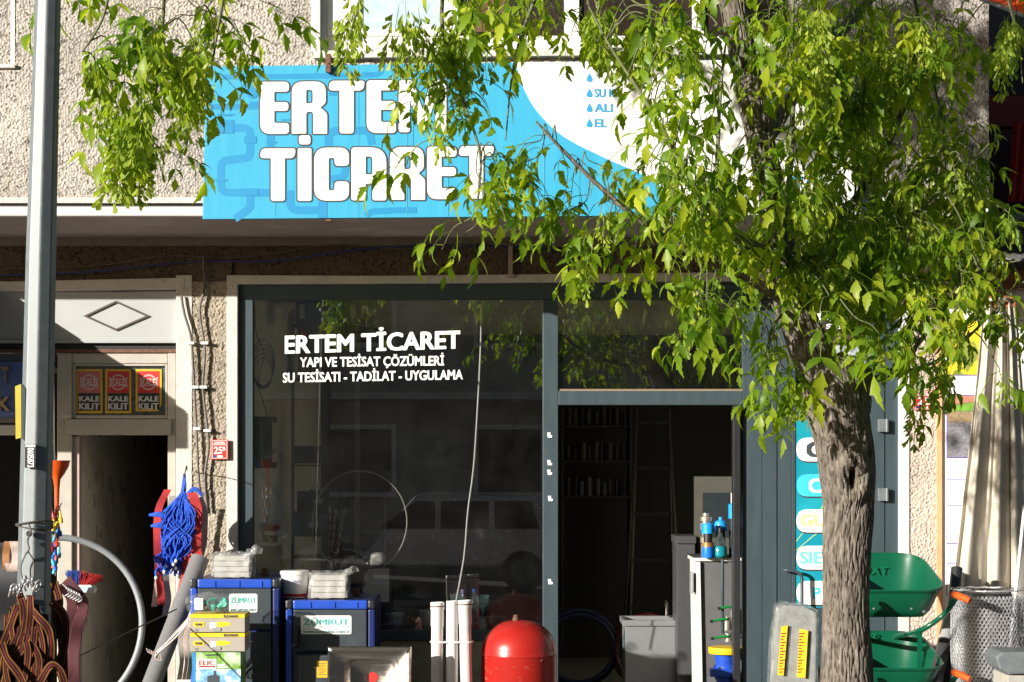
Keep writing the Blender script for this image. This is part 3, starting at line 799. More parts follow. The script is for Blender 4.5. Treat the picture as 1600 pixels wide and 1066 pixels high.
for i, (x0, x1, labl) in enumerate(((119, 160, 'faded red and black lock sticker, leftmost of three over the doorway'), (164.5, 205, 'red and black lock sticker, middle of three over the doorway'), (212, 252.5, 'red and black lock sticker with a torn lower corner, rightmost of three'))):
    r = root('lock_sticker', labl, 'sticker', W((x0 + x1) / 2, 646, 0.066), 'stickers on the transom glass')
    Yk = 0.064
    y0, y1 = 577, 646
    if i == 2:
        MB().prism([W(x, y, Yk) for x, y in ((x0, y0), (x1, y0), (x1, 632), (x1 - 6, 643), (x0, 643))], (0, 0.003, 0)).build('backing', M_yel, r)
    else:
        MB().rect(x0, y0, x1, y1, Yk, Yk + 0.003).build('backing', M_yel, r)
    MB().rect(x0 + 3.2, y0 + 3, x1 - 3.2, 614, Yk - 0.002, Yk - 0.0005).build('red_field', M_redf if i == 0 else M_red, r)
    MB().rect(x0 + 3.2, 614.2, x1 - 3.2, 642 if i < 2 else 640, Yk - 0.002, Yk - 0.0005).build('black_field', M_stk, r)
    text('KALE', M_sg, r, (x0 + 4.5, 619, x1 - 4.5, 627.5), Yk - 0.004, 0.045)
    text('KiLiT', M_sg, r, (x0 + 4.5, 630, x1 - 4.5, 640), Yk - 0.004, 0.045)
    cx, cy = (x0 + x1) / 2, 597.5
    mb = MB(); Ye = Yk - 0.0035
    for rr in (12.2, 10.8):
        vs = []; n = 28
        for k in range(n):
            a = 2 * math.pi * k / n
            for q in (rr, rr - 0.7): vs.append(W(cx + q * math.cos(a), cy + q * math.sin(a), Ye))
        mb.add(vs, [(2 * k, 2 * ((k + 1) % n), 2 * ((k + 1) % n) + 1, 2 * k + 1) for k in range(n)])
    for sgn in (-1, 1):
        flat_stroke(mb, [(cx - 14, cy + sgn * 8), (cx - 11, cy + sgn * 4.5), (cx, cy + sgn * 5.2), (cx + 11, cy + sgn * 4.5), (cx + 14, cy + sgn * 8)], 0.8, Ye - 0.0002 * sgn, 2)
        flat_stroke(mb, [(cx + sgn * 14, cy - 8), (cx + sgn * 12.5, cy), (cx + sgn * 14, cy + 8)], 0.8, Ye - 0.0006, 2)
    mb.build('emblem', M_sg, r)
    MB().rect(cx - 11, cy - 4.3, cx + 11, cy + 4.3, Ye - 0.0018, Ye - 0.001).build('emblem_band', M_redf if i == 0 else M_red, r)
    text('KALE', M_sg, r, (cx - 10.5, cy - 4.2, cx + 10.5, cy + 4.2), Ye - 0.0025, 0.0)
# hallway behind the open doorway
MB().add([W(124, 680, 0.14), W(124, 1149, 0.14), Vector((-2.35, 2.2, 0.0)), Vector((-2.35, 2.2, W(124, 680, 0.14).z + 0.3))], [(0, 1, 2, 3)])
hx0 = W(122, 0, 0.14).x; hx1 = W(262, 0, 0.14).x
MB().prism([Vector((hx0, 0.141, 0.005)), Vector((hx0 + 0.12, 3.4, 0.005)), Vector((hx0 + 0.05, 3.4, 0.005)), Vector((hx0 - 0.15, 0.141, 0.005))], (0, 0, 3.0)).build('hall_wall', M_conc, dw)
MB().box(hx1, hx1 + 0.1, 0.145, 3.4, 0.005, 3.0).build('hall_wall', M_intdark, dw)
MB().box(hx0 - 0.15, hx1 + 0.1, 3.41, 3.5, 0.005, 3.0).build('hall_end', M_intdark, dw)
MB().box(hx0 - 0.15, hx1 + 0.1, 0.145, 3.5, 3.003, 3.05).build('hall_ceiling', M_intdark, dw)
# door leaf folded back at the left of the opening
MB().rect(113, 682, 124, 1149, 0.05, 0.13).build('door_edge', mat('pinkish_paint', (0.45, 0.34, 0.30), 0.6, var=0.12, dirt=0.3), dw, bevel=0.003)
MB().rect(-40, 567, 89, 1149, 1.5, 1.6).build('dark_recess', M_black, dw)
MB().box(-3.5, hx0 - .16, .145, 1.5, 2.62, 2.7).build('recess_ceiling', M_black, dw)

MB().box(-6.5, -3.72, .06, .2, 0, 2.9).build('sun_block_wall', M_wplas, dw)  # unseen wall added to keep direct sun off the recess
# blue sign of the next shop, cut by the frame edge
bs = root('neighbour_sign', 'blue sign with raised gold letters, cut off by the left edge', 'sign', W(0, 663, -0.02))
MB().rect(-60, 566, 36, 661, -0.02, 0.04).build('panel', mat('periwinkle_panel', (0.10, 0.16, 0.42), 0.45, var=0.05), bs)
MB().rect(-60, 653, 36, 661, -0.03, -0.021).build('edge_strip', mat('peeled_edge', (0.2, 0.2, 0.19), 0.8, var=0.3, dirt=0.5), bs)
M_gold = mat('gold_letter', (0.38, 0.28, 0.16), 0.35, 0.5)
for body, q in (('T', (1, 573, 14, 598)), ('K', (-3, 620, 15, 642))):
    o = text(body, M_gold, bs, q, -0.05, 0.03)
    md = o.modifiers.new('solid', 'SOLIDIFY'); md.thickness = 0.02; md.offset = -1
ss = MB().rect(-60, 664, 36, 680, -0.03, 0.06).build('shop_ledge', M_white, None, bevel=0.01); tag(ss, 'white ledge below the blue gold-lettered sign', 'ledge')
# ------------------------------------------------------------------ the tree
YT0 = -4.0
tree = root('maple_tree', 'box elder tree with rough bark, knot hole and hanging green seeds before the shop', 'tree', (W(1322, 0, YT0).x, YT0, 0))
def bark_mat():
    m = bpy.data.materials.new('bark'); m.use_nodes = True
    nt = m.node_tree; N = nt.nodes; L = nt.links; b = N['Principled BSDF']
    tc = N.new('ShaderNodeTexCoord'); mp = N.new('ShaderNodeMapping'); mp.inputs['Scale'].default_value = (1, 1, 0.22)
    L.new(tc.outputs['Object'], mp.inputs['Vector'])
    n1 = N.new('ShaderNodeTexNoise'); n1.inputs['Scale'].default_value = 55; n1.inputs['Detail'].default_value = 9; n1.inputs['Roughness'].default_value = 0.7
    L.new(mp.outputs[0], n1.inputs['Vector'])
    n2 = N.new('ShaderNodeTexNoise'); n2.inputs['Scale'].default_value = 7; n2.inputs['Detail'].default_value = 5
    L.new(tc.outputs['Object'], n2.inputs['Vector'])
    cr = N.new('ShaderNodeValToRGB'); e = cr.color_ramp.elements
    e[0].position = 0.33; e[0].color = (0.045, 0.036, 0.029, 1); e[1].position = 0.72; e[1].color = (0.30, 0.265, 0.225, 1)
    x = e.new(0.5); x.color = (0.165, 0.14, 0.115, 1)
    L.new(n1.outputs['Fac'], cr.inputs[0])
    r = N.new('ShaderNodeMapRange'); r.inputs['From Min'].default_value = 0.3; r.inputs['From Max'].default_value = 0.7; r.inputs['To Min'].default_value = 0.75; r.inputs['To Max'].default_value = 1.2
    L.new(n2.outputs['Fac'], r.inputs['Value'])
    mx = N.new('ShaderNodeMix'); mx.data_type = 'RGBA'; mx.blend_type = 'MULTIPLY'; mx.inputs['Factor'].default_value = 1
    L.new(cr.outputs[0], mx.inputs[6]); L.new(r.outputs[0], mx.inputs[7]); L.new(mx.outputs[2], b.inputs['Base Color'])
    b.inputs['Roughness'].default_value = 0.95; b.inputs['Specular IOR Level'].default_value = 0.1
    bp = N.new('ShaderNodeBump'); bp.inputs['Strength'].default_value = 0.9; bp.inputs['Distance'].default_value = 0.012
    L.new(n1.outputs['Fac'], bp.inputs['Height']); L.new(bp.outputs[0], b.inputs['Normal'])
    MATS['bark'] = m; return m
M_bark = bark_mat()
M_dead = mat('bare_wood', (0.42, 0.32, 0.22), 0.85, var=0.25, scale=40, bump=0.3, stretch=(1, 1, .3))

def bark_tube(name, path, n_around, step, amp, knot=None, parent=tree, m=M_bark):
    """path: list of (point, radius). Displaced, ridged bark surface."""
    pts = spline([p for p, r in path], 8)
    k = len(path); rs = []
    for i in range(len(pts)):
        t = i / (len(pts) - 1) * (k - 1); a = min(int(t), k - 2); f = t - a; f = f * f * (3 - 2 * f)
        rs.append(path[a][1] * (1 - f) + path[a + 1][1] * f)
    # resample
    P = [pts[0]]; R_ = [rs[0]]
    for i in range(len(pts) - 1):
        d = (pts[i + 1] - pts[i]).length; q = max(1, int(d / step))
        for j in range(1, q + 1):
            P.append(pts[i].lerp(pts[i + 1], j / q)); R_.append(rs[i] * (1 - j / q) + rs[i + 1] * j / q)
    vs = []; fs = []; u = Vector((1, 0, 0)); s = 0
    for i, p in enumerate(P):
        t = (P[min(i + 1, len(P) - 1)] - P[max(i - 1, 0)]).normalized()
        u = (u - t * u.dot(t)).normalized(); w = t.cross(u)
        if i: s += (P[i] - P[i - 1]).length
        for j in range(n_around):
            a = 2 * math.pi * j / n_around
            dr = u * math.cos(a) + w * math.sin(a)
            q = Vector((math.cos(a) * R_[i] * 26, math.sin(a) * R_[i] * 26, s * 3.4))
            wq = q * 2.5 + Vector((0, 0, 0)) + Vector((1, 1, 0)) * noise.noise(q * .8) * .7
            h = 0.7 - 2.0 * max(0, 1 - abs(noise.noise(wq)) * 6.0) + 0.6 * noise.noise(q * 5.3) + 1.3 * noise.noise(Vector((q.x * .16, q.y * .16, s * 3.0)))
            pos = p + dr * (R_[i] + amp * h)
            if knot:
                kc, kr = knot
                dx = pos.x - kc.x; dz = (pos.z - kc.z)
                if pos.y < p.y:
                    e = math.sqrt((dx / kr) ** 2 + (dz / (kr * 1.7)) ** 2)
                    lip = math.exp(-((e - 1.0) / 0.40) ** 2) * 0.030
                    pit = -0.10 * max(0, 1 - ((dx / (kr * 0.42)) ** 2 + (dz / (kr * 1.0)) ** 2))
                    pos += dr * (lip + pit)
            vs.append(pos)
    for i in range(len(P) - 1):
        for j in range(n_around):
            fs.append((i * n_around + j, i * n_around + (j + 1) % n_around, (i + 1) * n_around + (j + 1) % n_around, (i + 1) * n_around + j))
    fs.append(tuple(range(n_around - 1, -1, -1))); fs.append(tuple(range((len(P) - 1) * n_around, len(P) * n_around)))
    mb = MB(); mb.v = [tuple(v) for v in vs]; mb.f = fs
    return mb.build(name, m, parent, smooth=1.2)
sT = S(YT0)
def tp_(px, py, Y=YT0): return W(px, py, Y)
base = Vector((W(1325, 0, YT0).x, YT0, 0.0))
bark_tube('trunk', [(base + Vector((0, 0, -0.03)), 0.19), (tp_(1325, 1200), 0.15), (tp_(1323, 1066), 0.122), (tp_(1322, 950), 0.111), (tp_(1323, 860), 0.112), (tp_(1326, 790), 0.120),
                    (tp_(1324, 735), 0.133), (tp_(1318, 690), 0.138), (tp_(1310, 650), 0.148), (tp_(1305, 615), 0.155), (tp_(1296, 585), 0.14), (tp_(1286, 562), 0.10)],
          190, 0.008, 0.0058, knot=(tp_(1333, 747, YT0 - 0.13), 0.055))
def limb(px_path, name='limb', n=30, step=0.016, amp=0.006):
    return bark_tube(name, [(W(x, y, Y), r) for x, y, Y, r in px_path], n, step, amp)
limb([(1300, 640, -4.0, 0.115), (1277, 570, -4.0, 0.105), (1248, 500, -4.0, 0.088), (1224, 430, -4.02, 0.072), (1214, 340, -4.05, 0.066), (1193, 240, -4.05, 0.065), (1172, 140, -4.05, 0.064), (1152, 40, -4.0, 0.063), (1136, -60, -4.0, 0.07), (1110, -220, -4.0, 0.06), (1080, -420, -3.9, 0.03)], n=80, step=0.011)
limb([(1325, 640, -3.98, 0.10), (1338, 600, -3.96, 0.075), (1352, 578, -3.9, 0.04)], 'stub', amp=0.010)
# secondary branches (pixel path, depth, radius)
BR = [
    [(1240, 480, -4.0, .014), (1210, 505, -4.25, .009), (1198, 560, -4.32, .006), (1192, 625, -4.32, .003)],
    [(1120, -180, -4.0, .06), (900, -420, -4.9, .045), (560, -640, -5.8, .03), (330, -760, -6.3, .02)],  # unseen limb added to carry the shading leaf clumps
    [(1240, 480, -4.0, .030), (1160, 430, -4.2, .022), (1080, 395, -4.4, .018), (1000, 345, -4.5, .014), (930, 285, -4.55, .011), (870, 225, -4.6, .008), (838, 190, -4.6, .005)],
    [(1222, 420, -4.0, .028), (1165, 390, -4.3, .018), (1110, 330, -4.5, .014), (1062, 250, -4.6, .012), (1010, 160, -4.6, .010), (955, 75, -4.6, .006), (920, 10, -4.6, .004)],
    [(1218, 400, -4.1, .02), (1160, 370, -4.6, .015), (1123, 320, -4.7, .012), (1122, 220, -4.7, .010), (1128, 120, -4.7, .007), (1135, 60, -4.7, .004)],
    [(1216, 390, -4.0, .02), (1228, 330, -4.3, .016), (1238, 220, -4.4, .013), (1238, 110, -4.4, .010), (1240, -20, -4.4, .007)],
    [(1190, 230, -4.0, .04), (1260, 120, -3.8, .034), (1340, 20, -3.5, .028), (1420, -60, -3.3, .022), (1500, -120, -3.1, .015)],
    [(1226, 440, -4.0, .03), (1300, 360, -3.7, .024), (1370, 260, -3.4, .020), (1420, 150, -3.3, .015), (1460, 50, -3.2, .01)],
    [(1330, 610, -3.95, .022), (1400, 575, -3.9, .014), (1440, 530, -3.9, .012), (1490, 465, -3.9, .010), (1540, 420, -3.9, .007), (1590, 408, -3.9, .004)],
    [(1345, 600, -3.95, .016), (1420, 580, -4.0, .010), (1480, 555, -4.0, .008), (1540, 500, -4.0, .006), (1600, 440, -4.0, .004)],
    [(1235, 455, -4.0, .024), (1310, 410, -3.9, .018), (1400, 350, -3.8, .013), (1480, 300, -3.8, .008), (1545, 225, -3.8, .005)],
    [(1120, -180, -4.0, .05), (980, -170, -4.3, .04), (820, -190, -4.6, .032), (640, -210, -4.8, .026), (440, -215, -4.9, .018), (280, -180, -4.9, .012)],
    [(330, -190, -4.9, .014), (265, -90, -4.9, .011), (255, 20, -4.9, .009), (250, 90, -4.9, .007), (235, 180, -4.9, .005), (190, 260, -4.9, .004), (140, 300, -4.9, .003)],
    [(440, -215, -4.9, .012), (370, -90, -4.9, .010), (345, 20, -4.85, .007), (330, 110, -4.85, .004)],
    [(290, -150, -4.9, .01), (190, -60, -5.0, .008), (160, 30, -5.0, .006), (130, 80, -5.0, .004)],
    [(640, -210, -4.8, .014), (590, -90, -4.8, .01), (560, 10, -4.8, .007), (545, 60, -4.8, .003)],
    [(820, -190, -4.6, .018), (720, -90, -4.6, .012), (690, 20, -4.6, .010), (715, 130, -4.6, .008), (750, 240, -4.6, .006), (745, 320, -4.6, .003), (745, 345, -4.6, .002)],
    [(980, -170, -4.3, .016), (870, -60, -4.4, .011), (820, 40, -4.5, .008), (800, 120, -4.5, .005), (790, 220, -4.5, .003)],
    [(1020, -175, -4.2, .014), (960, -60, -4.3, .01), (930, 30, -4.3, .006)],
    [(1500, -120, -3.1, .012), (1560, -40, -3.2, .009), (1590, 60, -3.2, .006), (1598, 130, -3.2, .003)],
    [(1420, -60, -3.3, .014), (1440, 60, -3.1, .010), (1470, 180, -3.0, .007), (1480, 300, -3.0, .004)],
    [(1340, 20, -3.5, .014), (1350, 130, -3.5, .010), (1340, 250, -3.5, .007), (1330, 380, -3.6, .004)],
]
SK = []
for b in BR:
    pts = spline([W(x, y, Y) for x, y, Y, r in b], 6)
    rr = np.interp(np.linspace(0, 1, len(pts)), np.linspace(0, 1, len(b)), [r for *_, r in b])
    MB().tube(pts, [float(x) for x in rr], 7).build('branch', mat('young_bark', (0.12, 0.13, 0.06), 0.8, var=0.3, scale=40) if b[0][3] < 0.03 else M_bark, tree, smooth=1.5)
    SK += [(p, float(r)) for p, r in zip(pts, rr)]
SKA = np.array([tuple(p) for p, r in SK])

# --- leaves
def leaf_mat(name, c1, c2, c3, tr):
    m = bpy.data.materials.new(name); m.use_nodes = True
    nt = m.node_tree; N = nt.nodes; L = nt.links; b = N['Principled BSDF']; out = N['Material Output']
    g = N.new('ShaderNodeNewGeometry')
    nz = N.new('ShaderNodeTexNoise'); nz.inputs['Scale'].default_value = 2.6; nz.inputs['Detail'].default_value = 3
    L.new(g.outputs['Position'], nz.inputs['Vector'])
    ad = N.new('ShaderNodeMath'); ad.operation = 'MULTIPLY_ADD'; L.new(g.outputs['Random Per Island'], ad.inputs[0]); ad.inputs[1].default_value = 0.45
    s2 = N.new('ShaderNodeMath'); s2.operation = 'SUBTRACT'; L.new(nz.outputs['Fac'], s2.inputs[0]); s2.inputs[1].default_value = 0.2
    L.new(s2.outputs[0], ad.inputs[2])
    cr = N.new('ShaderNodeValToRGB'); e = cr.color_ramp.elements
    e[0].position = 0.15; e[0].color = (*c1, 1); e[1].position = 0.85; e[1].color = (*c3, 1); x = e.new(0.5); x.color = (*c2, 1)
    L.new(ad.outputs[0], cr.inputs[0])
    L.new(cr.outputs[0], b.inputs['Base Color'])
    b.inputs['Roughness'].default_value = 0.42; b.inputs['Specular IOR Level'].default_value = 0.35
    t = N.new('ShaderNodeBsdfTranslucent')
    hs = N.new('ShaderNodeMix'); hs.data_type = 'RGBA'; hs.blend_type = 'MULTIPLY'; hs.inputs['Factor'].default_value = 1
    L.new(cr.outputs[0], hs.inputs[6]); hs.inputs[7].default_value = (1.9, 2.0, 0.4, 1)
    L.new(hs.outputs[2], t.inputs[0])
    mx = N.new('ShaderNodeMixShader'); mx.inputs[0].default_value = tr
    L.new(b.outputs[0], mx.inputs[1]); L.new(t.outputs[0], mx.inputs[2]); L.new(mx.outputs[0], out.inputs[0])
    MATS[name] = m
    return m
M_leaf = leaf_mat('leaf_green', (0.040, 0.100, 0.009), (0.155, 0.255, 0.014), (0.42, 0.46, 0.03), 0.50)
M_seed = leaf_mat('seed_green', (0.14, 0.22, 0.025), (0.25, 0.33, 0.04), (0.38, 0.43, 0.06), 0.4)

def leaflet(mb, base, d, up, L, wd, curl, lobed):
    """pointed leaflet folded along its midrib and bent downwards"""
    d = d.normalized(); side = d.cross(up).normalized(); nrm = side.cross(d).normalized()
    prof = [(0.0, 0.02), (0.13, 0.52), (0.27, 0.95), (0.31, 0.82), (0.45, 1.0), (0.50, 0.74), (0.64, 0.70), (0.69, 0.45), (0.84, 0.30), (1.0, 0.0)]
    if lobed: prof = [(0.0, 0.02), (0.14, 0.5), (0.30, 0.92), (0.47, 1.25), (0.50, 0.72), (0.60, 0.62), (0.72, 0.66), (0.75, 0.38), (0.87, 0.22), (1.0, 0.0)]
    vs = []; fs = []
    pos = base.copy(); dd = d.copy(); last = 0; vl = []
    for i, (t, w) in enumerate(prof):
        ds = (t - last) * L; last = t
        pos = pos + dd * ds
        q = Matrix.Rotation(-curl * (prof[min(i + 1, 9)][0] - t), 3, side); dd = q @ dd
        n2 = side.cross(dd).normalized()
        hw = w * wd / 2; wob = random.uniform(0.86, 1.12)
        vl.append((pos - side * hw * wob + n2 * hw * 0.28, pos.copy(), pos + side * hw * (2 - wob) + n2 * hw * 0.28))
    for a in vl: vs += list(a)
    for i in range(len(vl) - 1):
        for k in (0, 1): fs.append((i * 3 + k, i * 3 + k + 1, i * 3 + k + 4, i * 3 + k + 3))
    mb.add(vs, fs)
LEAVES = []
def make_leaf(i):
    """compound leaf, petiole along +X from the origin, leaflets drooping"""
    mb = MB()
    pl = random.uniform(0.04, 0.08); rl = random.uniform(0.06, 0.10)
    pts = spline([Vector((0, 0, 0)), Vector((pl * .6, 0, pl * .12)), Vector((pl, 0, 0)), Vector((pl + rl * .6, 0, -rl * .35)), Vector((pl + rl * .85, 0, -rl * .75))], 2)
    mb.tube(pts, 0.0015, 3, cap=False)
    n = random.choice((1, 1, 2, 2))
    tip = pts[-1]; td = (pts[-1] - pts[-2]).normalized()
    sz = random.uniform(0.070, 0.108)
    droop = random.uniform(0.0, 0.75)
    leaflet(mb, tip, td + Vector((0, random.uniform(-.2, .2), -droop * .6)), Vector((0.6, 0, 1)), sz * random.uniform(1.0, 1.25), sz * random.uniform(.32, .44), random.uniform(.2, 1.0), random.random() < .6)
    for k in range(n):
        bp = pts[int(len(pts) * (0.55 + 0.25 * k)) if n == 2 else int(len(pts) * .72)]
        for sg in (-1, 1):
            a = random.uniform(0.6, 1.15)
            dv = Vector((math.cos(a), sg * math.sin(a), -droop * random.uniform(.3, 1.1)))
            leaflet(mb, bp, dv, Vector((random.uniform(-.2, .2), 0, 1)), sz * random.uniform(.8, 1.1), sz * random.uniform(.32, .43), random.uniform(.3, 1.2), random.random() < .35)
    me = mb.mesh('leaf'); me.materials.append(M_leaf)
    for p in me.polygons: p.use_smooth = True
    return me, mb
LEAVES = [make_leaf(i) for i in range(24)]
def make_seeds(i):
    """hanging bunch of winged seeds"""
    mb = MB(); L = random.uniform(0.12, 0.22)
    mb.tube([Vector((0, 0, 0)), Vector((.005, 0, -L * .5)), Vector((0, .004, -L))], 0.0011, 3, cap=False)
    n = int(L * 150)
    for k in range(n):
        z = -L * (0.12 + 0.88 * k / n); a = random.uniform(0, 6.28)
        st = Vector((math.cos(a), math.sin(a), -0.5)) * random.uniform(.012, .028)
        b0 = Vector((0, 0, z)) + st
        for sg in (-1, 1):
            d = (Vector((math.cos(a + sg * .5), math.sin(a + sg * .5), random.uniform(-2.4, -1.0)))).normalized()
            sd = d.orthogonal().normalized(); sd = Matrix.Rotation(random.uniform(0, 6.28), 3, d) @ sd
            l = random.uniform(.032, .044); w = .0072
            mb.add([b0, b0 + d * l * .4 + sd * w * .5, b0 + d * l * .85 + sd * w * 1.2, b0 + d * l, b0 + d * l * .8 - sd * w * .7, b0 + d * l * .4 - sd * w * .5], [(0, 1, 4, 5), (1, 2, 3, 4)])
    me = mb.mesh('seed_cluster'); me.materials.append(M_seed)
    return me
SEEDS = [make_seeds(i) for i in range(6)]

# where foliage stands in the picture: (y, x0, x1, weight); depth comes from the nearest branch
ROWS = [
    (-330, 900, 1600, .6), (-260, 700, 1650, .6), (-190, 250, 1650, .6), (-120, 150, 420, .6), (-120, 640, 1650, .8), (-60, 130, 420, .7), (-60, 680, 1650, .9),
    (0, 160, 430, .95), (0, 560, 620, .4), (0, 700, 1110, .85), (0, 1195, 1520, 1.6), (0, 1575, 1610, .7),
    (40, 165, 350, 1.0), (40, 670, 700, .6), (40, 760, 880, .6), (40, 960, 1110, .8), (40, 1205, 1510, 1.8), (40, 1575, 1610, .6),
    (80, 160, 330, 1.0), (80, 680, 830, .4), (80, 985, 1110, .7), (80, 1205, 1510, 1.9), (80, 1585, 1610, .4),
    (120, 160, 310, .95), (120, 690, 800, .5), (120, 985, 1120, .7), (120, 1210, 1500, 1.8),
    (160, 160, 290, .8), (160, 700, 780, .45), (160, 1000, 1120, .65), (160, 1250, 1500, 1.8),
    (195, 175, 270, .6), (200, 700, 830, .45), (200, 1015, 1150, .8), (200, 1200, 1510, 1.6),
    (225, 185, 250, .5), (240, 715, 860, .5), (240, 1005, 1530, 1.35),
    (255, 130, 185, .4), (280, 725, 790, .5), (280, 880, 910, .4), (280, 1040, 1540, 1.5),
    (285, 125, 155, .3), (320, 725, 770, .5), (320, 930, 1530, 1.3),
    (200, 815, 865, .6), (235, 835, 890, .7), (270, 855, 925, .7), (305, 890, 955, .7), (340, 905, 955, .6), (140, 690, 770, .4), (255, 690, 760, .5), (300, 695, 770, .5), (340, 715, 770, .5),
    (350, 735, 750, .5), (360, 945, 1540, 1.35),
    (395, 950, 975, .5), (400, 1035, 1540, 1.4), (440, 1060, 1190, 1.0), (440, 1230, 1530, 1.3),
    (475, 1075, 1170, .5), (480, 1270, 1470, 1.2), (480, 1515, 1580, .6), (505, 1185, 1225, 1.6), (525, 1185, 1225, 1.6), (515, 1350, 1460, .9), (520, 1505, 1580, .6),
    (555, 1185, 1225, 2.2), (555, 1400, 1560, .5), (585, 1185, 1222, 2.2), (612, 1185, 1215, 1.2), (595, 1405, 1425, .4),
]
leaf_items = []; seed_items = []; twigs = MB()
def nearest_sk(px, py, Yg):
    p = np.array(tuple(W(px, py, Yg)))
    d = SKA - p; d[:, 1] *= 0.25
    k = np.argmin((d ** 2).sum(1) + 0.15 * np.maximum(0, p[2] - SKA[:, 2]) ** 2)
    return k
rnd = random.Random(21)
def depth_at(px, py):
    k = nearest_sk(px, py, -4.2)
    return SKA[k, 1]
for (y, x0, x1, wgt) in ROWS:
    n = (x1 - x0) / 40 * wgt * (1.3 if y >= 0 else 0.6) * (0.8 if x1 < 500 else 1)
    n = int(n) + (1 if rnd.random() < n - int(n) else 0)
    for _ in range(n):
        px = rnd.uniform(x0, x1); py = y + rnd.uniform(-22, 22)
        Y = depth_at(px, py) + rnd.gauss(0, 0.28 if px > 1000 else 0.18)
        if px > 1250 and py < 330: Y = max(Y, -3.9) + rnd.uniform(0, .5)
        p = W(px, py, Y)
        k = nearest_sk(px, py, Y); q = SK[k][0]
        # twig from the branch to this spray, then drooping tip with leaves in pairs
        mid = q.lerp(p, .5) + Vector((0, 0, .05 + .12 * (p - q).length))
        dr = Vector((p.x - q.x, p.y - q.y, 0)); dr = dr.normalized() if dr.length > .02 else Vector((rnd.uniform(-1, 1), rnd.uniform(-1, 1), 0)).normalized()
        dr = (dr + Vector((rnd.uniform(-.7, .7), rnd.uniform(-.9, .5), 0))).normalized()
        ln = rnd.uniform(.10, .24)
        e1 = p + dr * ln * .6 + Vector((0, 0, -.04)); e2 = p + dr * ln + Vector((0, 0, -ln * .7))
        path = spline([q, mid, p, e1, e2], 4) if (p - q).length < 0.75 else spline([p + Vector((0, 0, .12)) - dr * .08, p, e1, e2], 4)
        twigs.tube(path, [0.0042 - 0.003 * i / len(path) for i in range(len(path))], 4, cap=False)
        nl = rnd.choice((3, 4, 5, 6))
        m_ = len(path)
        for j in range(nl):
            t = m_ - 1 - j * 2 - rnd.choice((0, 1))
            if t < 1: break
            pp = path[t]; tg = (path[t] - path[t - 1]).normalized()
            a = math.atan2(tg.y, tg.x) + (rnd.uniform(-.4, .4) if j == 0 else rnd.choice((-1, 1)) * rnd.uniform(.6, 1.5))
            M = Matrix.Translation(pp) @ Euler((rnd.uniform(-.5, .5), rnd.uniform(0.0, .8), a), 'XYZ').to_matrix().to_4x4() @ Matrix.Scale(rnd.uniform(.8, 1.5), 4)
            leaf_items.append((M, rnd.randrange(len(LEAVES)), px, py, Y))
        ps = .62 if (px > 1230 or px < 420) else .30
        if rnd.random() < ps * .7:
            M = Matrix.Translation(e1 + Vector((rnd.uniform(-.03, .03), rnd.uniform(-.06, .03), 0))) @ Euler((rnd.uniform(-.15, .15), rnd.uniform(-.15, .15), rnd.uniform(0, 6.28))).to_matrix().to_4x4() @ Matrix.Scale(rnd.uniform(.9, 1.25), 4)
            seed_items.append((M, rnd.randrange(len(SEEDS))))
# unseen leaf clumps added above the frame to shade the upper right
for _ in range(420):
    c = Vector((-1.35 + rnd.gauss(0, .5), -6.1 + rnd.gauss(0, .45), 6.15 + rnd.gauss(0, .42))) if _ < 230 else Vector((-1.45 + rnd.gauss(0, .6), -4.7 + rnd.gauss(0, .3), 5.85 + rnd.gauss(0, .42)))
    if c.z < (5.3 if _ < 230 else 5.15): continue
    tw = spline([c, c + Vector((rnd.uniform(-.12, .12), rnd.uniform(-.12, .12), -.02)), c + Vector((rnd.uniform(-.2, .2), rnd.uniform(-.2, .2), -.15))], 3)
    twigs.tube(tw, .003, 4, cap=False)
    for j in range(5):
        M = Matrix.Translation(tw[rnd.randrange(len(tw))]) @ Euler((rnd.uniform(-.5, .5), rnd.uniform(0, .8), rnd.uniform(0, 6.28))).to_matrix().to_4x4() @ Matrix.Scale(rnd.uniform(.9, 1.3), 4)
        leaf_items.append((M, rnd.randrange(len(LEAVES)), -500, -900, c.y))
# extra long hanging seed bunches
for px, py in ((195, 215), (205, 235), (215, 160), (180, 150), (230, 200), (285, 120), (300, 60), (250, 50), (165, 90), (700, 20), (725, 40), (690, 60), (640, 20), (545, 0), (950, 20), (930, 0), (1010, 30),
               (1300, 80), (1330, 160), (1350, 220), (1310, 270), (1400, 300), (1420, 250), (1290, 330), (1350, 380), (1310, 440), (1400, 400), (1370, 450), (1440, 320), (1330, 330), (1260, 280), (1500, 260), (1580, 30), (1565, 60), (1450, 40), (1380, 60), (1280, 20)):
    for _ in range(5):
        Y = depth_at(px, py) + rnd.gauss(0, .12) - .05
        M = Matrix.Translation(W(px + rnd.uniform(-20, 20), py + rnd.uniform(-20, 20), Y)) @ Euler((rnd.uniform(-.15, .15), rnd.uniform(-.15, .15), rnd.uniform(0, 6.28))).to_matrix().to_4x4() @ Matrix.Scale(rnd.uniform(1.0, 1.5), 4)
        seed_items.append((M, rnd.randrange(len(SEEDS))))
t_ = twigs.build('twig', MATS['young_bark'], tree, smooth=1.5); t_['kind'] = 'stuff'
Binv = Matrix.Translation(-ORG[tree.name])
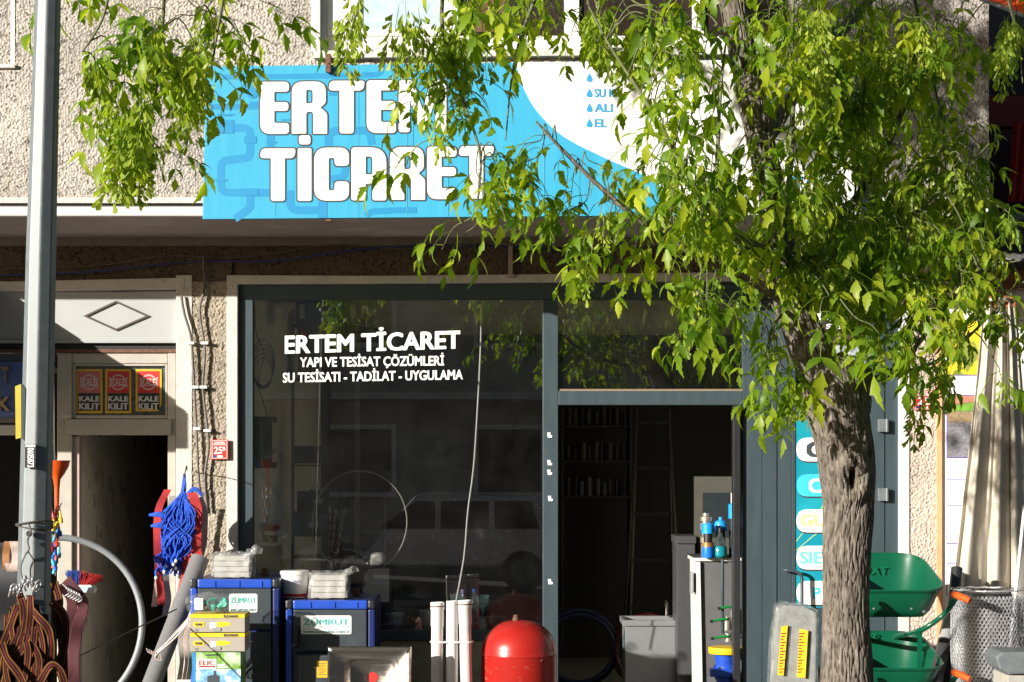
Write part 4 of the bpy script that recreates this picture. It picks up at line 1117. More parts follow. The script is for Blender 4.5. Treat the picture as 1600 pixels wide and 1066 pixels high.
# leaves standing largest in view become parts, the rest one mass of the same geometry
vis = [it for it in leaf_items if 20 < it[3] < 640 and 60 < it[2] < 1600]
vis.sort(key=lambda it: it[4] + 0.2 * (abs(it[2] - 800) > 700))
for M, k, *_ in vis[:300]:
    o = bpy.data.objects.new('leaf', LEAVES[k][0]); COL.objects.link(o); o.parent = tree; o.matrix_local = Binv @ M
rest = vis[300:] + [it for it in leaf_items if not (20 < it[3] < 640 and 60 < it[2] < 1600)]
V = []; Fc = []; nv = 0
for M, k, *_ in rest:
    mb = LEAVES[k][1]
    A = np.array(mb.v); Mn = np.array(Binv @ M)
    V.append(A @ Mn[:3, :3].T + Mn[:3, 3]); Fc += [tuple(i + nv for i in f) for f in mb.f]; nv += len(A)
me = bpy.data.meshes.new('crown'); me.from_pydata(np.concatenate(V).tolist(), [], Fc); me.materials.append(M_leaf)
for p in me.polygons: p.use_smooth = True
o = bpy.data.objects.new('crown', me); COL.objects.link(o); o.parent = tree; o['kind'] = 'stuff'
for M, k in seed_items:
    o = bpy.data.objects.new('seed_cluster', SEEDS[k]); COL.objects.link(o); o.parent = tree; o.matrix_local = Binv @ M
print('leaves', len(leaf_items), 'seeds', len(seed_items))

# ------------------------------------------------------------------ street lamp pole
YP = -5.6
pole = root('street_pole', 'galvanised octagonal street pole with a number label', 'pole', Vector((W(49, 0, YP).x, YP, 0)))
def octo(mb, c, r, z):
    return [Vector((c + r * math.cos(k * math.pi / 4 + 0.2007), YP + r * math.sin(k * math.pi / 4 + 0.2007), z)) for k in range(8)]
sp_ = S(YP)
mb = MB(); lv = [(1384, 47, 29), (920, 53, 26.0), (400, 64, 23.4), (0, 75, 20), (-500, 89, 17), (-900, 100, 14)]
rings = [octo(mb, W(x, 0, YP).x, r / sp_, CAM_H - (y - HORIZON) / sp_) for y, x, r in lv]
vs = [p for r in rings for p in r]
mb.add(vs, [(i * 8 + j, i * 8 + (j + 1) % 8, (i + 1) * 8 + (j + 1) % 8, (i + 1) * 8 + j) for i in range(len(rings) - 1) for j in range(8)] + [tuple(range(7, -1, -1)), tuple(range(len(vs) - 8, len(vs)))])
mb.build('shaft', M_galv, pole, bevel=0.006)
# label, set on the front faces of the pole
Yl = YP - 0.082
lab = MB().prism([W(39, 694, Yl), W(56.5, 694, Yl), W(55.5, 731, Yl), W(38.5, 731, Yl)], (0, 0.01, 0)).build('number_label', mat('label_black', (0.02, 0.02, 0.022), 0.5), pole)
text('0605873', M_ink, lab, (43, 700, 53, 730), Yl - 0.002, 0.03, rot=True)
MB().rect(40, 695, 55, 698.5, Yl - 0.002, Yl - 0.0005).build('printed_line', M_ink, lab)
for y in (828, 939):
    MB().lathe([(0.004, 0), (0.013, 0), (0.013, 0.002), (0.004, 0.002)], W(46, y * .5 + 420 if y == 828 else 938, YP - 0.083), 12, Matrix.Rotation(math.pi / 2, 3, 'X')).build('bolt_hole', M_black, pole)
sb = root('pole_marker', 'narrow yellow and black metal blade fixed on the left of the pole', 'bracket', W(31, 690, YP))
MB().prism([W(23.5, 604, YP - .02), W(33, 600, YP - .02), W(33.5, 684, YP - .02), W(24.5, 686, YP - .02)], (0, 0.012, 0)).build('yellow_edge', mat('yellow_edge', (0.45, 0.36, 0.02), 0.6, dirt=.4), sb)
MB().prism([W(32.5, 600, YP - .03), W(40, 607, YP - .055), W(38, 689, YP - .055), W(33, 684, YP - .03)], (0, 0.01, 0)).build('blade', mat('black_paint_worn', (0.03, 0.04, 0.045), 0.4, dirt=.2), sb)
# wire lashed round the pole
def around(y, rpx, tilt=0.0, n=26, c=54):
    return [W(c, y, YP) + Vector((rpx / sp_ * math.cos(2 * math.pi * k / n), rpx / sp_ * math.sin(2 * math.pi * k / n), tilt * math.cos(2 * math.pi * k / n + .7))) for k in range(n + 1)]
wr = root('tie_wire', 'black wire lashed round the pole with a hanging hook', 'wire', W(46, 880, YP - .1))
MB().tube(around(818, 28, .012) + around(822, 28, -.012), 0.0035, 5).build('loop', M_cable, wr)
MB().tube(spline([W(44, 818, YP - .085), W(48, 830, YP - .1), W(43, 845, YP - .09), W(45, 858, YP - .1), W(40, 866, YP - .095)], 5), 0.004, 5).build('hook', M_cable, wr)
MB().tube(spline([W(40, 866, YP - .095), W(33, 885, YP - .09), W(36, 905, YP - .09), W(50, 915, YP - .09), W(53, 880, YP - .095), W(44, 862, YP - .095)], 5), 0.003, 5).build('hook', M_cable, wr)
# ------------------------------------------------------------------ merchandise outside
def noisy(o, amp, freq, seed=0):
    """crumple a mesh by noise along normals"""
    me = o.data; me.update()
    ns = [v.normal.copy() for v in me.vertices]
    for v, n in zip(me.vertices, ns):
        v.co += n * amp * noise.noise(v.co * freq + Vector((seed, seed * 2, 0)))
    me.update()
def subdivided(o, cuts=6):
    bm = bmesh.new(); bm.from_mesh(o.data)
    bmesh.ops.subdivide_edges(bm, edges=bm.edges, cuts=cuts, use_grid_fill=True)
    bm.to_mesh(o.data); bm.free()

# --- boilers
M_bblue = mat('boiler_blue', (0.016, 0.07, 0.44), 0.35, var=0.08, scale=6, dirt=0.15, dirtcol=(0.1, 0.13, 0.22))
M_bnavy = mat('boiler_navy', (0.012, 0.025, 0.13), 0.35, var=0.1, dirt=0.12, dirtcol=(0.08, 0.08, 0.1))
M_bgrey = mat('boiler_charcoal', (0.035, 0.045, 0.055), 0.45, var=0.08, dirt=0.15)
M_teal = mat('teal_print', (0.03, 0.40, 0.36), 0.5)
def boiler(x0, x1, yt, label, logo, Yb=-0.9, dep=0.70, door=None):
    s = S(Yb); zt = CAM_H - (yt - HORIZON) / s; X0 = (x0 - 800) / s; X1 = (x1 - 800) / s
    r = root('boiler', label, 'boiler', (((X0 + X1) / 2), Yb + dep / 2, 0), 'blue stoves outside the window')
    MB().box(X0 + .012, X1 - .012, Yb + .02, Yb + dep, 0.06, zt - .004).build('body', M_bnavy, r, bevel=0.015)
    mb = MB()
    for a, b in ((X0 + .03, X0 + .08), (X1 - .08, X1 - .03)):
        for c, d in ((Yb + .04, Yb + .09), (Yb + dep - .09, Yb + dep - .04)): mb.box(a, b, c, d, 0.0, .0605)
    for k in range(4):
        q = MB(); i = k * 8; q.v = mb.v[i:i + 8]; q.f = mb.f[:6]; q.build('leg', M_blackm, r)
    hp = 14 / s
    rail = MB().box(X0 + .05, X1 - .05, Yb - .012, Yb + .03, zt - hp, zt).build('top_rail', M_bblue, r, bevel=0.012)
    for f in (.28, .55, .8):
        xx = X0 + (X1 - X0) * f
        MB().box(xx - .004, xx + .004, Yb - .018, Yb - .0125, zt - hp + .01, zt - .012).build('rib', M_bblue, rail)
    for sx in (X0, X1 - .048):
        MB().box(sx, sx + .048, Yb - .014, Yb + .04, zt - hp + .002, zt + .001).build('corner_cap', M_blackm, r, bevel=0.014)
        MB().box(sx + .002, sx + .046, Yb - .006, Yb + .019, .08, zt - hp - .002).build('corner_post', M_bblue if sx == X0 else M_bnavy, r, bevel=0.01)
    fp = MB().box(X0 + .055, X1 - .055, Yb - .016, Yb + .018, zt - (door or 78) / s, zt - hp - .003).build('control_panel', M_bgrey, r, bevel=0.005)
    MB().box(X0 + .055, X1 - .055, Yb - .01, Yb + .018, .1, zt - (door or 78) / s - .02).build('lower_door', M_bgrey, r, bevel=0.008)
    # wide side ribs
    for k in range(3):
        yy = Yb + .18 + k * .18
        MB().box(X1 - .0119, X1 - .004, yy, yy + .05, .1, zt - .06).build('side_rib', M_bnavy, r, bevel=0.004)
    # latch handle on the left
    hx = X0 + .075; hz = zt - 45 / s
    h = MB().box(hx - .014, hx + .014, Yb - .05, Yb - .0165, hz - .10, hz + .02).build('latch', M_blackm, r, bevel=0.008)
    MB().lathe([(.003, 0), (.02, .004), (.024, .02), (.018, .036), (.003, .04)], (hx, Yb - .07, hz - .1), 12, Matrix.Rotation(math.pi / 2, 3, 'X')).build('latch_knob', M_blackm, h, smooth=1.0)
    # logo plate
    lx0, ly0, lx1, ly1 = logo; Yg = Yb - .019
    mb = MB(); rrect(lx0, ly0, lx1, ly1, 3, Yg, Yg + .0025, mb); lp = mb.build('logo_plate', M_ink, fp)
    w = lx1 - lx0; h_ = ly1 - ly0
    text('ZÜMRÜT', M_teal, lp, (lx0 + w * .05, ly0 + h_ * .13, lx1 - w * .05, ly0 + h_ * .5), Yg - .002, 0.02)
    mb = MB()
    for q in ((.05, .56, .95, .58), (.05, .70, .95, .72), (.05, .585, .06, .695), (.94, .585, .95, .695)): mb.rect(lx0 + w * q[0], ly0 + h_ * q[1], lx0 + w * q[2], ly0 + h_ * q[3], Yg - .002, Yg - .0005)
    mb.build('printed_line', M_teal, lp)
    text('www.zumrutisi.com.tr', mat('teal_dark', (0.02, 0.16, 0.16), .5), lp, (lx0 + w * .04, ly0 + h_ * .76, lx1 - w * .03, ly0 + h_ * .95), Yg - .002, 0.01)
    MB().lathe([(.03, 0), (.03, .02), (.022, .024), (.022, .05), (.002, .05)], (X1 - .16, Yb + dep * .62, zt - .0035), 14).build('flue_cap', M_rust, r, smooth=.7)
    return r, zt, s
bA, ztA, sA = boiler(297, 437, 905, 'taller blue solid-fuel boiler, left of two, under a wrapped package', (358, 928, 402, 957))
bB, ztB, sB = boiler(446, 586, 938, 'shorter blue solid-fuel boiler, right of two, behind the steel sink', (470, 962, 549, 991), door=79)
# lower grey box with yellow notice on the right boiler
X = lambda px, Y: (px - 800) / S(Y)
Z = lambda py, Y: CAM_H - (py - HORIZON) / S(Y)
ab = MB().box(X(466, -1.02), X(560, -1.02), -1.02, -.925, .4, Z(1024, -1.02)).build('ash_door', M_bgrey, None, bevel=.012)
ab.parent = bB; ab.location = ab.location - bB.location
MBq = MB().rect(495, 1033, 512, 1059, -1.025, -1.021).build('notice', M_yel, bB)
mb = MB()
for k in range(7): mb.rect(497, 1036 + k * 3, 510 - (k % 3) * 2, 1037 + k * 3, -1.0265, -1.0255)
mb.build('printed_line', M_inkd, bB)

# --- plastic-wrapped packages
def wrap_mat(name, col, tint):
    m = mat(name, col, .25, var=.3, scale=25, bump=0.9, bscale=45, spec=.8, coat=.6, col2=tint, c2scale=14, c2lo=.5, c2hi=.7)
    return m
M_wrap = wrap_mat('clear_wrap_over_grey', (.34, .325, .30), (.52, .51, .49))
M_wrapd = wrap_mat('clear_wrap_over_dark', (.22, .22, .205), (.45, .45, .43))
bagm2 = glass_mat('crumpled_film', (.93, .94, .94), .20, (.80, .80, .79), .10, 1.6, 16)
def package(x0, y0, x1, y1, Y, dep, zb, label, seed, m=M_wrap, tails=1):
    a = W(x0, y1, Y); b = W(x1, y0, Y)
    r = root('wrapped_package', label, 'package', ((a.x + b.x) / 2, Y + dep / 2, zb))
    H_ = b.z - a.z
    for k in range(4):
        MB().box(a.x + .015, b.x - .015, Y + .012, Y + dep - .012, zb + .006 + (H_ - .02) * k / 4, zb + .003 + (H_ - .02) * (k + 1) / 4).build('board', mat('packed_board', (.44, .42, .38), .7, var=.15, scale=20), r, bevel=.003)
    m = bagm2
    o = MB().box(a.x, b.x, Y, Y + dep, zb + .003, zb + H_).build('film', m, r, bevel=.012)
    subdivided(o, 9); noisy(o, .014, 22, seed); noisy(o, .009, 60, seed + 3)
    for p in o.data.polygons: p.use_smooth = True
    for k in range(tails):
        c = Vector((b.x - .02, Y + .03, zb + (b.z - a.z) - .02))
        mb = MB(); pts = [c + Vector((0, 0, 0)), c + Vector((.02, -.02, .03)), c + Vector((.055, -.01, .045)), c + Vector((.075, .01, .02))]
        mb.tube(spline(pts, 4), [.03 - .0012 * i for i in range(13)], 9); t = mb.build('film_twist', m, r, smooth=2.0); noisy(t, .03, 30, seed + k)
    return r
package(331, 866, 392, 905, -.82, .22, ztA, 'pale block wrapped in clear film on top of the taller boiler', 1.7)
package(482, 896, 543, 937, -.80, .22, ztB, 'bundle in clear film on top of the shorter boiler', 5.1)

# --- yoghurt tub
yx = X(463, -.62); yz = ztB
yb = root('yoghurt_tub', 'white lidded yoghurt tub with red base print beside the film bundle', 'tub', (yx - .01, -.62, yz))
k_ = 1 / S(-.62)
MB().lathe([(18.5 * k_, 0), (22 * k_, 37 * k_)], (yx - .01, -.62, yz), 32).build('bucket', M_whitepl, yb, smooth=.8)
MB().lathe([(21.9 * k_, 36 * k_), (23.2 * k_, 36 * k_), (23.2 * k_, 41 * k_), (20 * k_, 42 * k_), (2 * k_, 41.5 * k_)], (yx - .01, -.62, yz), 32).build('lid', M_whitepl, yb, smooth=.6)
MB().lathe([(18.75 * k_, 1.5 * k_), (19.25 * k_, 6 * k_), (19.2 * k_, 6.2 * k_), (18.7 * k_, 1.5 * k_)], (yx - .01, -.62, yz), 32, close=False).build('red_band', M_redpl, yb)
text('Yogurt', mat('navy_print', (.02, .03, .15), .5), yb, (447, 905, 472, 913), -.62 - 23.0 * k_, 0.0)

# --- boxes at the left: two grinder boxes and a pump box
Yx = -1.40
def Bx(px): return X(px, Yx)
zfl = 0
M_cgrey = mat('carton_grey', (.34, .31, .26), .6, var=.06); M_cyel = mat('carton_yellow', (.78, .52, .01), .55, var=.05)
M_cgreen = mat('carton_green_photo', (.16, .34, .05), .5, var=.7, scale=16, col2=(.55, .66, .5), c2scale=7, c2lo=.45, c2hi=.6); M_cblue = mat('carton_blue', (.02, .22, .55), .5, var=.1)
M_cwater = mat('carton_water_photo', (.20, .42, .66), .4, var=.6, scale=25, col2=(.75, .82, .88), c2scale=12, c2lo=.5, c2hi=.58)
M_tool = mat('tool_yellow', (.80, .55, .02), .4); M_toolm = mat('tool_grey', (.3, .3, .3), .4)
def grinder_box(y0, y1, label):
    r = root('tool_box', label, 'box', (Bx(339), Yx + .11, Z(y1, Yx)), 'grinder boxes in the pile')
    b = MB().rect(297, y0 + 6.3, 382.5, y1, Yx, Yx + .22).build('carton', M_cgrey, r, bevel=.002)
    t = MB().rect(297, y0, 382.5, y0 + 6, Yx, Yx + .22).build('yellow_lid', M_cyel, r, bevel=.002)
    h = y1 - y0
    text('town', M_inkd, t, (349, y0 + .8, 372, y0 + 5.2), Yx - .002, .05)
    MB().rect(302, y0 + 12, 319, y0 + 19.5, Yx - .002, Yx - .0005).build('yellow_badge', M_cyel, b)
    text('town', M_inkd, b, (305, y0 + 13.5, 316, y0 + 18), Yx - .004, .02)
    text('CE', M_inkd, b, (305, y0 + 23.5, 310, y0 + 27), Yx - .002, .0)
    # printed grinder: body, gear head, disc
    mb = MB(); q = [(333, 13), (350, 11.5), (360, 13.5), (360, 17), (348, 19.5), (334, 20)]
    mb.prism([W(x, y0 + y, Yx - .002) for x, y in q], (0, .0015, 0)); mb.build('printed_tool_body', M_tool, b)
    mb = MB(); rrect(328, y0 + 13, 338, y0 + 23, 2, Yx - .004, Yx - .0025, mb); mb.build('printed_gear_head', M_ink, b)
    mb = MB(); rrect(331, y0 + 20.5, 345, y0 + 26.5, 2.5, Yx - .0055, Yx - .0045, mb); mb.build('printed_disc', M_toolm, b)
grinder_box(960, 988, 'yellow-topped grey power tool box, upper of two in the pile')
grinder_box(989.5, 1018, 'yellow-topped grey power tool box, lower of two in the pile')
r = root('pump_box', 'green and blue printed pump carton under the power tool boxes', 'box', (Bx(337), Yx + .11, Z(1110, Yx)))
b = MB().rect(300, 1019.5, 376, 1110, Yx, Yx + .22).build('carton', M_cgreen, r, bevel=.002)
MB().rect(300, 1019.7, 305.5, 1110, Yx - .0015, Yx - .0002).build('blue_edge', M_cblue, b)
MB().rect(306, 1046, 376, 1110, Yx - .0015, Yx - .0002).build('water_picture', M_cwater, b)
mb = MB(); rrect(309, 1030, 338, 1045, 1, Yx - .0035, Yx - .002, mb); lp = mb.build('logo_plate', M_ink, b)
text('ELIC', mat('maroon_print', (.25, .02, .015), .5), lp, (311, 1032, 335, 1039.5), Yx - .005, .03)
MB().rect(311, 1040.5, 336, 1043, Yx - .005, Yx - .0038).build('printed_line', MATS['maroon_print'], lp)
for q in ((340, 1038, 352, 1040.5), (340, 1042, 356, 1044)): MB().rect(*q, Yx - .003, Yx - .002).build('printed_line', M_ink, b)
MB().prism([W(x, y, Yx - .0028) for x, y in ((320, 1023), (343, 1022), (345, 1024), (322, 1025))], (0, .001, 0)).build('printed_nozzle', M_inkd, b)
MB().prism([W(x, y, Yx - .0028) for x, y in ((323, 1110), (324, 1056), (334, 1055), (334, 1048), (337, 1048), (338, 1055), (343, 1056), (343, 1110))], (0, .001, 0)).build('printed_pump', M_inkd, b)
cr = MB().rect(285, 1111, 400, Z(0, Yx) and 1149 + (S(Yx) * CAM_H + HORIZON - 1149), Yx - .02, Yx + .3)
o = cr.build('wooden_crate', mat('crate_board', (.30, .22, .13), .8, var=.2), None, bevel=.003); tag(o, 'low wooden crate under the pile of printed boxes', 'crate')
# clear bag with green fittings on the top box
rb = root('fittings_bag', 'clear plastic bag of green fittings on the power tool boxes', 'bag', (X(331, -1.36), -1.32, Z(960, Yx)))
bagm = glass_mat('clear_film', (.93, .95, .95), .10, (.75, .78, .78), .12, 1.4, 25)
ctr = W(331, 943, -1.32)
bm_ = MB(); n = 20
prof = [(.004, -.17), (.035, -.16), (.06, -.12), (.068, -.05), (.064, .03), (.06, .10), (.045, .145), (.012, .17), (.004, .185)]
bm_.lathe([(r_, z_) for r_, z_ in prof], ctr, 20, Matrix.Rotation(math.pi / 2, 3, 'Y'))
bag = bm_.build('film', bagm, rb, smooth=2.5); subdivided(bag, 1); noisy(bag, .02, 28, 3.0)
M_greenpl = mat('green_plastic', (.01, .34, .24), .35)
for k in range(9):
    c = ctr + Vector((random.uniform(-.01, .10), random.uniform(-.03, .02), random.uniform(-.03, .03)))
    rot = Euler((random.random() * 3, random.random() * 3, 0)).to_matrix()
    MB().lathe([(.010, -.02), (.017, -.02), (.017, .004), (.022, .004), (.022, .02), (.012, .02)], c, 12, rot).build('fitting', M_greenpl, rb, smooth=.8)
for k in range(5):
    c = ctr + Vector((random.uniform(-.11, -.03), random.uniform(-.03, .02), random.uniform(-.03, .03)))
    MB().lathe([(.010, -.02), (.017, -.02), (.017, .004), (.020, .004), (.020, .02), (.012, .02)], c, 12, Euler((random.random() * 3, random.random() * 3, 0)).to_matrix()).build('fitting', M_toolm, rb, smooth=.8)
MB().rect(304, 935, 317, 953, -1.402, -1.400).build('paper_tag', M_ink, rb)

# --- steel sink leaning outside
Yk = -1.62
sk = root('kitchen_sink', 'stainless steel sink with a round red label leaning by the boiler', 'sink', (X(577, Yk), Yk + .1, 0))
def tilt(p, zb=0.3, k=.12): return Vector((p.x, p.y + (p.z - zb) * k, p.z))
loops = [(511, 1012, 642, 1170, 2, 0.0), (513, 1014, 640, 1168, 3, -.012), (520, 1019, 634, 1160, 8, -.010), (524, 1023, 630, 1156, 10, .006), (533, 1028, 621, 1140, 14, .008), (536, 1031, 618, 1137, 16, .012), (543, 1037, 611, 1130, 14, .13), (560, 1055, 600, 1115, 10, .15)]
mb = MB(); vs = []; nn = None
for (a, b_2, c, d, rr, dy) in loops:
    q = round_poly([(a, b_2, rr), (c, b_2, rr), (c, d, rr), (a, d, rr)], 6); nn = len(q)
    vs += [tilt(W(p.x, p.y, Yk) + Vector((0, dy, 0))) for p in q]
fs = [(i * nn + j, i * nn + (j + 1) % nn, (i + 1) * nn + (j + 1) % nn, (i + 1) * nn + j) for i in range(len(loops) - 1) for j in range(nn)]
fs.append(tuple(range((len(loops) - 1) * nn, len(loops) * nn)))
mb.add(vs, fs); o = mb.build('bowl', M_steel, sk, smooth=.9)
md = o.modifiers.new('solid', 'SOLIDIFY'); md.thickness = .002; md.offset = 1
c = tilt(W(579, 1064, Yk)) + Vector((0, .146, 0))
MB().lathe([(.002, 0), (.033, 0), (.033, .003), (.002, .003)], c, 24, Matrix.Rotation(math.pi / 2 - .12, 3, 'X')).build('round_label', M_redpl, sk)
for sx in (520, 632):
    pass
lo = MB().box(X(515, Yk), X(640, Yk), Yk + .1 - .16, Yk + .35, 0.0, Z(1172, Yk)).build('timber_block', MATS['crate_board'], None, bevel=.01); tag(lo, 'timber block that the steel sink stands on', 'block')

# --- white plastic pipes
Yv = -1.30
M_pvcp = mat('pvc_white', (.72, .68, .66), .35, var=.05, dirt=.2, dirtcol=(.4, .34, .3), stretch=(1, 1, .1))
tops = [(683.5, 941, 10.2, 'socketed white drain pipe, leftmost of the three standing pipes', 680), (706.5, 939, 9.2, 'plain white drain pipe, middle of the three standing pipes', 707), (726, 938, 10.4, 'socketed white drain pipe, rightmost of the three standing pipes', 729)]
for i, (px, py, rp, lab_, pb) in enumerate(tops):
    s = S(Yv); top = W(px, py, Yv); bot = Vector((X(pb + 3, Yv + .1) if i != 1 else X(pb, Yv + .1), Yv - .02, 0.0))
    R0 = rp / s
    r = root('drain_pipe', lab_, 'pipe', bot, 'white drain pipes tied together')
    ax = (top - bot); L_ = ax.length; rot = Vector((0, 0, 1)).rotation_difference(ax.normalized()).to_matrix()
    if i == 1: pr = [(R0, 0), (R0, L_), (R0 * .9, L_), (R0 * .9, L_ - .3)]
    else: pr = [(R0 * .9, 0), (R0 * .9, L_ - .16), (R0, L_ - .15), (R0, L_ - .05), (R0 * 1.08, L_ - .045), (R0 * 1.08, L_ - .008), (R0 * 1.0, L_), (R0 * .9, L_), (R0 * .88, L_ - .3)]
    MB().lathe(pr, bot, 28, rot).build('pipe', M_pvcp, r, smooth=.6)
    if i != 1:
        MB().lathe([(R0 * 1.085, L_ - .030), (R0 * 1.095, L_ - .026), (R0 * 1.085, L_ - .022)], bot, 28, rot, close=False).build('seal_line', M_rust, r)
    # faint red print line
    pl = MB(); a0 = bot.lerp(top, .05) + rot @ Vector((R0 * .5, -R0 * .83, 0)); a1 = bot.lerp(top, .8) + rot @ Vector((R0 * .5, -R0 * .83, 0))
    pl.tube([a0, a1], .0016, 4).build('red_line', mat('faded_red_print', (.5, .2, .15), .6), r)
zt_ = Z(1003, Yv)
q = []
for k in range(40):
    a = 2 * math.pi * k / 40; cx = X(706, Yv); ex = 33 / S(Yv)
    q.append(Vector((cx + ex * (abs(math.cos(a)) ** .35) * (1 if math.cos(a) > 0 else -1), Yv + .012 + .053 * (abs(math.sin(a)) ** .6) * (1 if math.sin(a) > 0 else -1), zt_)))
o = MB().tube(q + [q[0]], .006, 6).build('binding_twine', M_whitepl, None, smooth=1.5); tag(o, 'white twine tied round the three white drain pipes', 'twine')

# --- red pressure tank
Yt = -1.15; s = S(Yt); tx = X(811, Yt); tr_ = 59 / s; tz = Z(969, Yt)
M_tank = mat('tank_red', (.36, .016, .012), .30, var=.14, scale=5, dirt=.35, dirtcol=(.34, .07, .05), spec=.5)
tk = root('pressure_tank', 'red steel pressure tank with domed top and brass nipple by the doorway', 'tank', (tx, Yt, 0))
pr = [(tr_ * .6, .0), (tr_ * .6, .1), (tr_ * .96, .18), (tr_, .24)]
zc = tz - tr_ * .92
pr += [(tr_, zc), (tr_ * 1.006, zc + .003), (tr_ * 1.006, zc + .012), (tr_ * .997, zc + .016)]
for k in range(1, 13):
    a = k / 12 * math.pi / 2; pr.append((max(tr_ * math.cos(a) ** .85, .004), zc + .016 + (tz - zc - .016) * math.sin(a)))
MB().lathe(pr, (tx, Yt, 0), 56).build('shell', M_tank, tk, smooth=1.2)
rs_ = random.Random(11)
for k in range(34):
    a0 = rs_.uniform(-2.9, -.3); z0 = rs_.uniform(.35, zc); L0 = rs_.uniform(.01, .07); sl = rs_.uniform(-.6, .6); R1 = tr_ + .0004
    q = [Vector((tx + R1 * math.cos(a0 + f * L0 * 3), Yt + R1 * math.sin(a0 + f * L0 * 3), z0 + sl * f * L0)) for f in (0, .25, .5, .75, 1)]
    MB().tube(q, .0011, 3).build('scratch', mat('paint_scratch', (.48, .20, .15), .7), tk)
MB().tube([Vector((tx + (tr_ + .001) * math.cos(a * .13), Yt + (tr_ + .001) * math.sin(a * .13), zc + .008)) for a in range(50)], .004, 6).build('weld_seam', M_tank, tk, smooth=1.5)
MB().lathe([(.022, tz - .006), (.022, tz + .016), (.016, tz + .018), (.016, tz + .034), (.002, tz + .034)], (tx - .02, Yt, 0), 12).build('nipple', M_rust, tk, smooth=.6)

# --- blue rope hanks and straps hung on the pillar
M_rope = mat('blue_rope', (.012, .09, .62), .4, var=.25, scale=60, bump=.8, bscale=220)
Yr = -0.42
rp = root('rope_hank', 'bright blue rope hank hung on the pillar with white knotted ends', 'rope', W(270, 905, Yr))
hookp = W(290, 742, Yr)
rr = random.Random(4)
def strand(mb, pts, r=.008, n=5): mb.tube(spline(pts, 5), r, n)
mb = MB()
for k in range(170):
    top = W(286 + rr.uniform(-3, 3), 772 + rr.uniform(-4, 4), Yr + rr.uniform(-.03, .03))
    ml = W(rr.uniform(250, 306), 812 + rr.uniform(-6, 6), Yr + rr.uniform(-.09, .04))
    m2 = W(rr.uniform(250, 300), 848 + rr.uniform(-6, 6), Yr + rr.uniform(-.09, .04))
    bt = W(rr.uniform(248, 286), 884 + rr.uniform(-14, 14), Yr + rr.uniform(-.06, .03))
    strand(mb, [top, ml, m2, bt], .0048)
mb.build('strands', M_rope, rp, smooth=1.5)
mb = MB()
for k in range(5):
    strand(mb, [W(283 + k * 1.6, 775, Yr + rr.uniform(-.02, .02)), W(286 + k, 755, Yr), W(288 + rr.uniform(-1, 2), 740, Yr)], .007)
mb.build('neck', M_rope, rp, smooth=1.5)
mb = MB()
for k, (ex, ey) in enumerate(((233, 805), (236, 822))):
    for d in (-2.2, 0, 2.2): strand(mb, [W(262, ey + 4 + d, Yr - .05), W(250, ey - 1 + d * 1.3, Yr - .07), W(ex, ey + d * .2, Yr - .06)], .008)
for d in (0, 3): strand(mb, [W(290, 775 + d, Yr - .02), W(300, 764 + d, Yr - .04), W(308, 764 + d, Yr - .04), W(316, 772 + d, Yr - .03)], .009)
mb.build('loose_loop', M_rope, rp, smooth=1.5)['kind'] = 'stuff'
for k in range(14):
    c = W(rr.uniform(244, 284), rr.uniform(868, 902), Yr - .09 - rr.uniform(0, .02))
    mb = MB(); strand(mb, [c + Vector((rr.uniform(-.03, .03), .04, .06)), c + Vector((rr.uniform(-.02, .02), .01, .03)), c], .008); mb.build('rope_end', M_rope, rp, smooth=1.5)
    if k % 2 == 0:
        MB().lathe([(.004, -.012), (.011, -.010), (.012, .004), (.005, .014)], c - Vector((0, 0, .01)), 8).build('end_knot', M_whitepl, rp, smooth=1.5)
MB().tube(spline([W(292, 735, Yr + .33), W(292, 728, Yr + .1), W(289, 738, Yr - .01), W(287, 748, Yr)], 5), .004, 6).build('hook', M_cable, rp, smooth=1.5)

M_redst = mat('red_webbing', (.46, .03, .035), .8, var=.15, scale=80, bump=.4, bscale=300); M_pinkst = mat('faded_webbing', (.52, .40, .36), .85, var=.3, scale=50, dirt=.2); M_greyst = mat('grey_webbing', (.33, .31, .28), .85, var=.25, scale=60)
def strap(name, pts, Y, w, m, label, group=None, twist=0.0, dy=0.0):
    P = [W(x, y, Y + (dy * i)) for i, (x, y) in enumerate(pts)]
    q = spline(P, 6)
    sd = [Vector((math.cos(twist * i / len(q) + .2 * math.sin(i * .6)), math.sin(twist * i / len(q) + .2 * math.sin(i * .6)), 0)) for i in range(len(q))]
    o = MB().ribbon(q, sd, w, .003).build(name, m, None, smooth=1.0)
    return tag(o, label, 'strap', group)
strap('webbing_strap', [(262, 765), (247, 800), (246, 860), (251, 925), (253, 945)], -.48, .05, M_redst, 'narrow red webbing strap left of the blue rope', None, .6)
strap('webbing_strap', [(270, 775), (262, 830), (259, 900), (262, 935), (258, 962)], -.30, .05, M_greyst, 'frayed grey strap hanging behind the blue rope', None, .8)
strap('webbing_strap', [(300, 770), (308, 800), (306, 850), (308, 868)], -.46, .07, M_redst, 'short wide red strap on the right of the rope', None, .3)
strap('webbing_strap', [(293, 850), (291, 880), (285, 920), (275, 945)], -.46, .06, M_redst, 'red strap slanting down behind the foam tube', None, -.5)
strap('webbing_strap', [(252, 870), (246, 910), (241, 948)], -.45, .04, M_pinkst, 'leftmost pale frayed strap end below the rope', None, .5)
strap('webbing_strap', [(287, 880), (281, 920), (272, 945)], -.43, .035, M_pinkst, 'pale frayed strap end beside the foam tube', None, .5)
strap('webbing_strap', [(312, 775), (320, 805), (318, 850), (310, 880)], -.30, .045, M_pinkst, 'pale webbing strap against the pillar right of the rope', None, -.4)
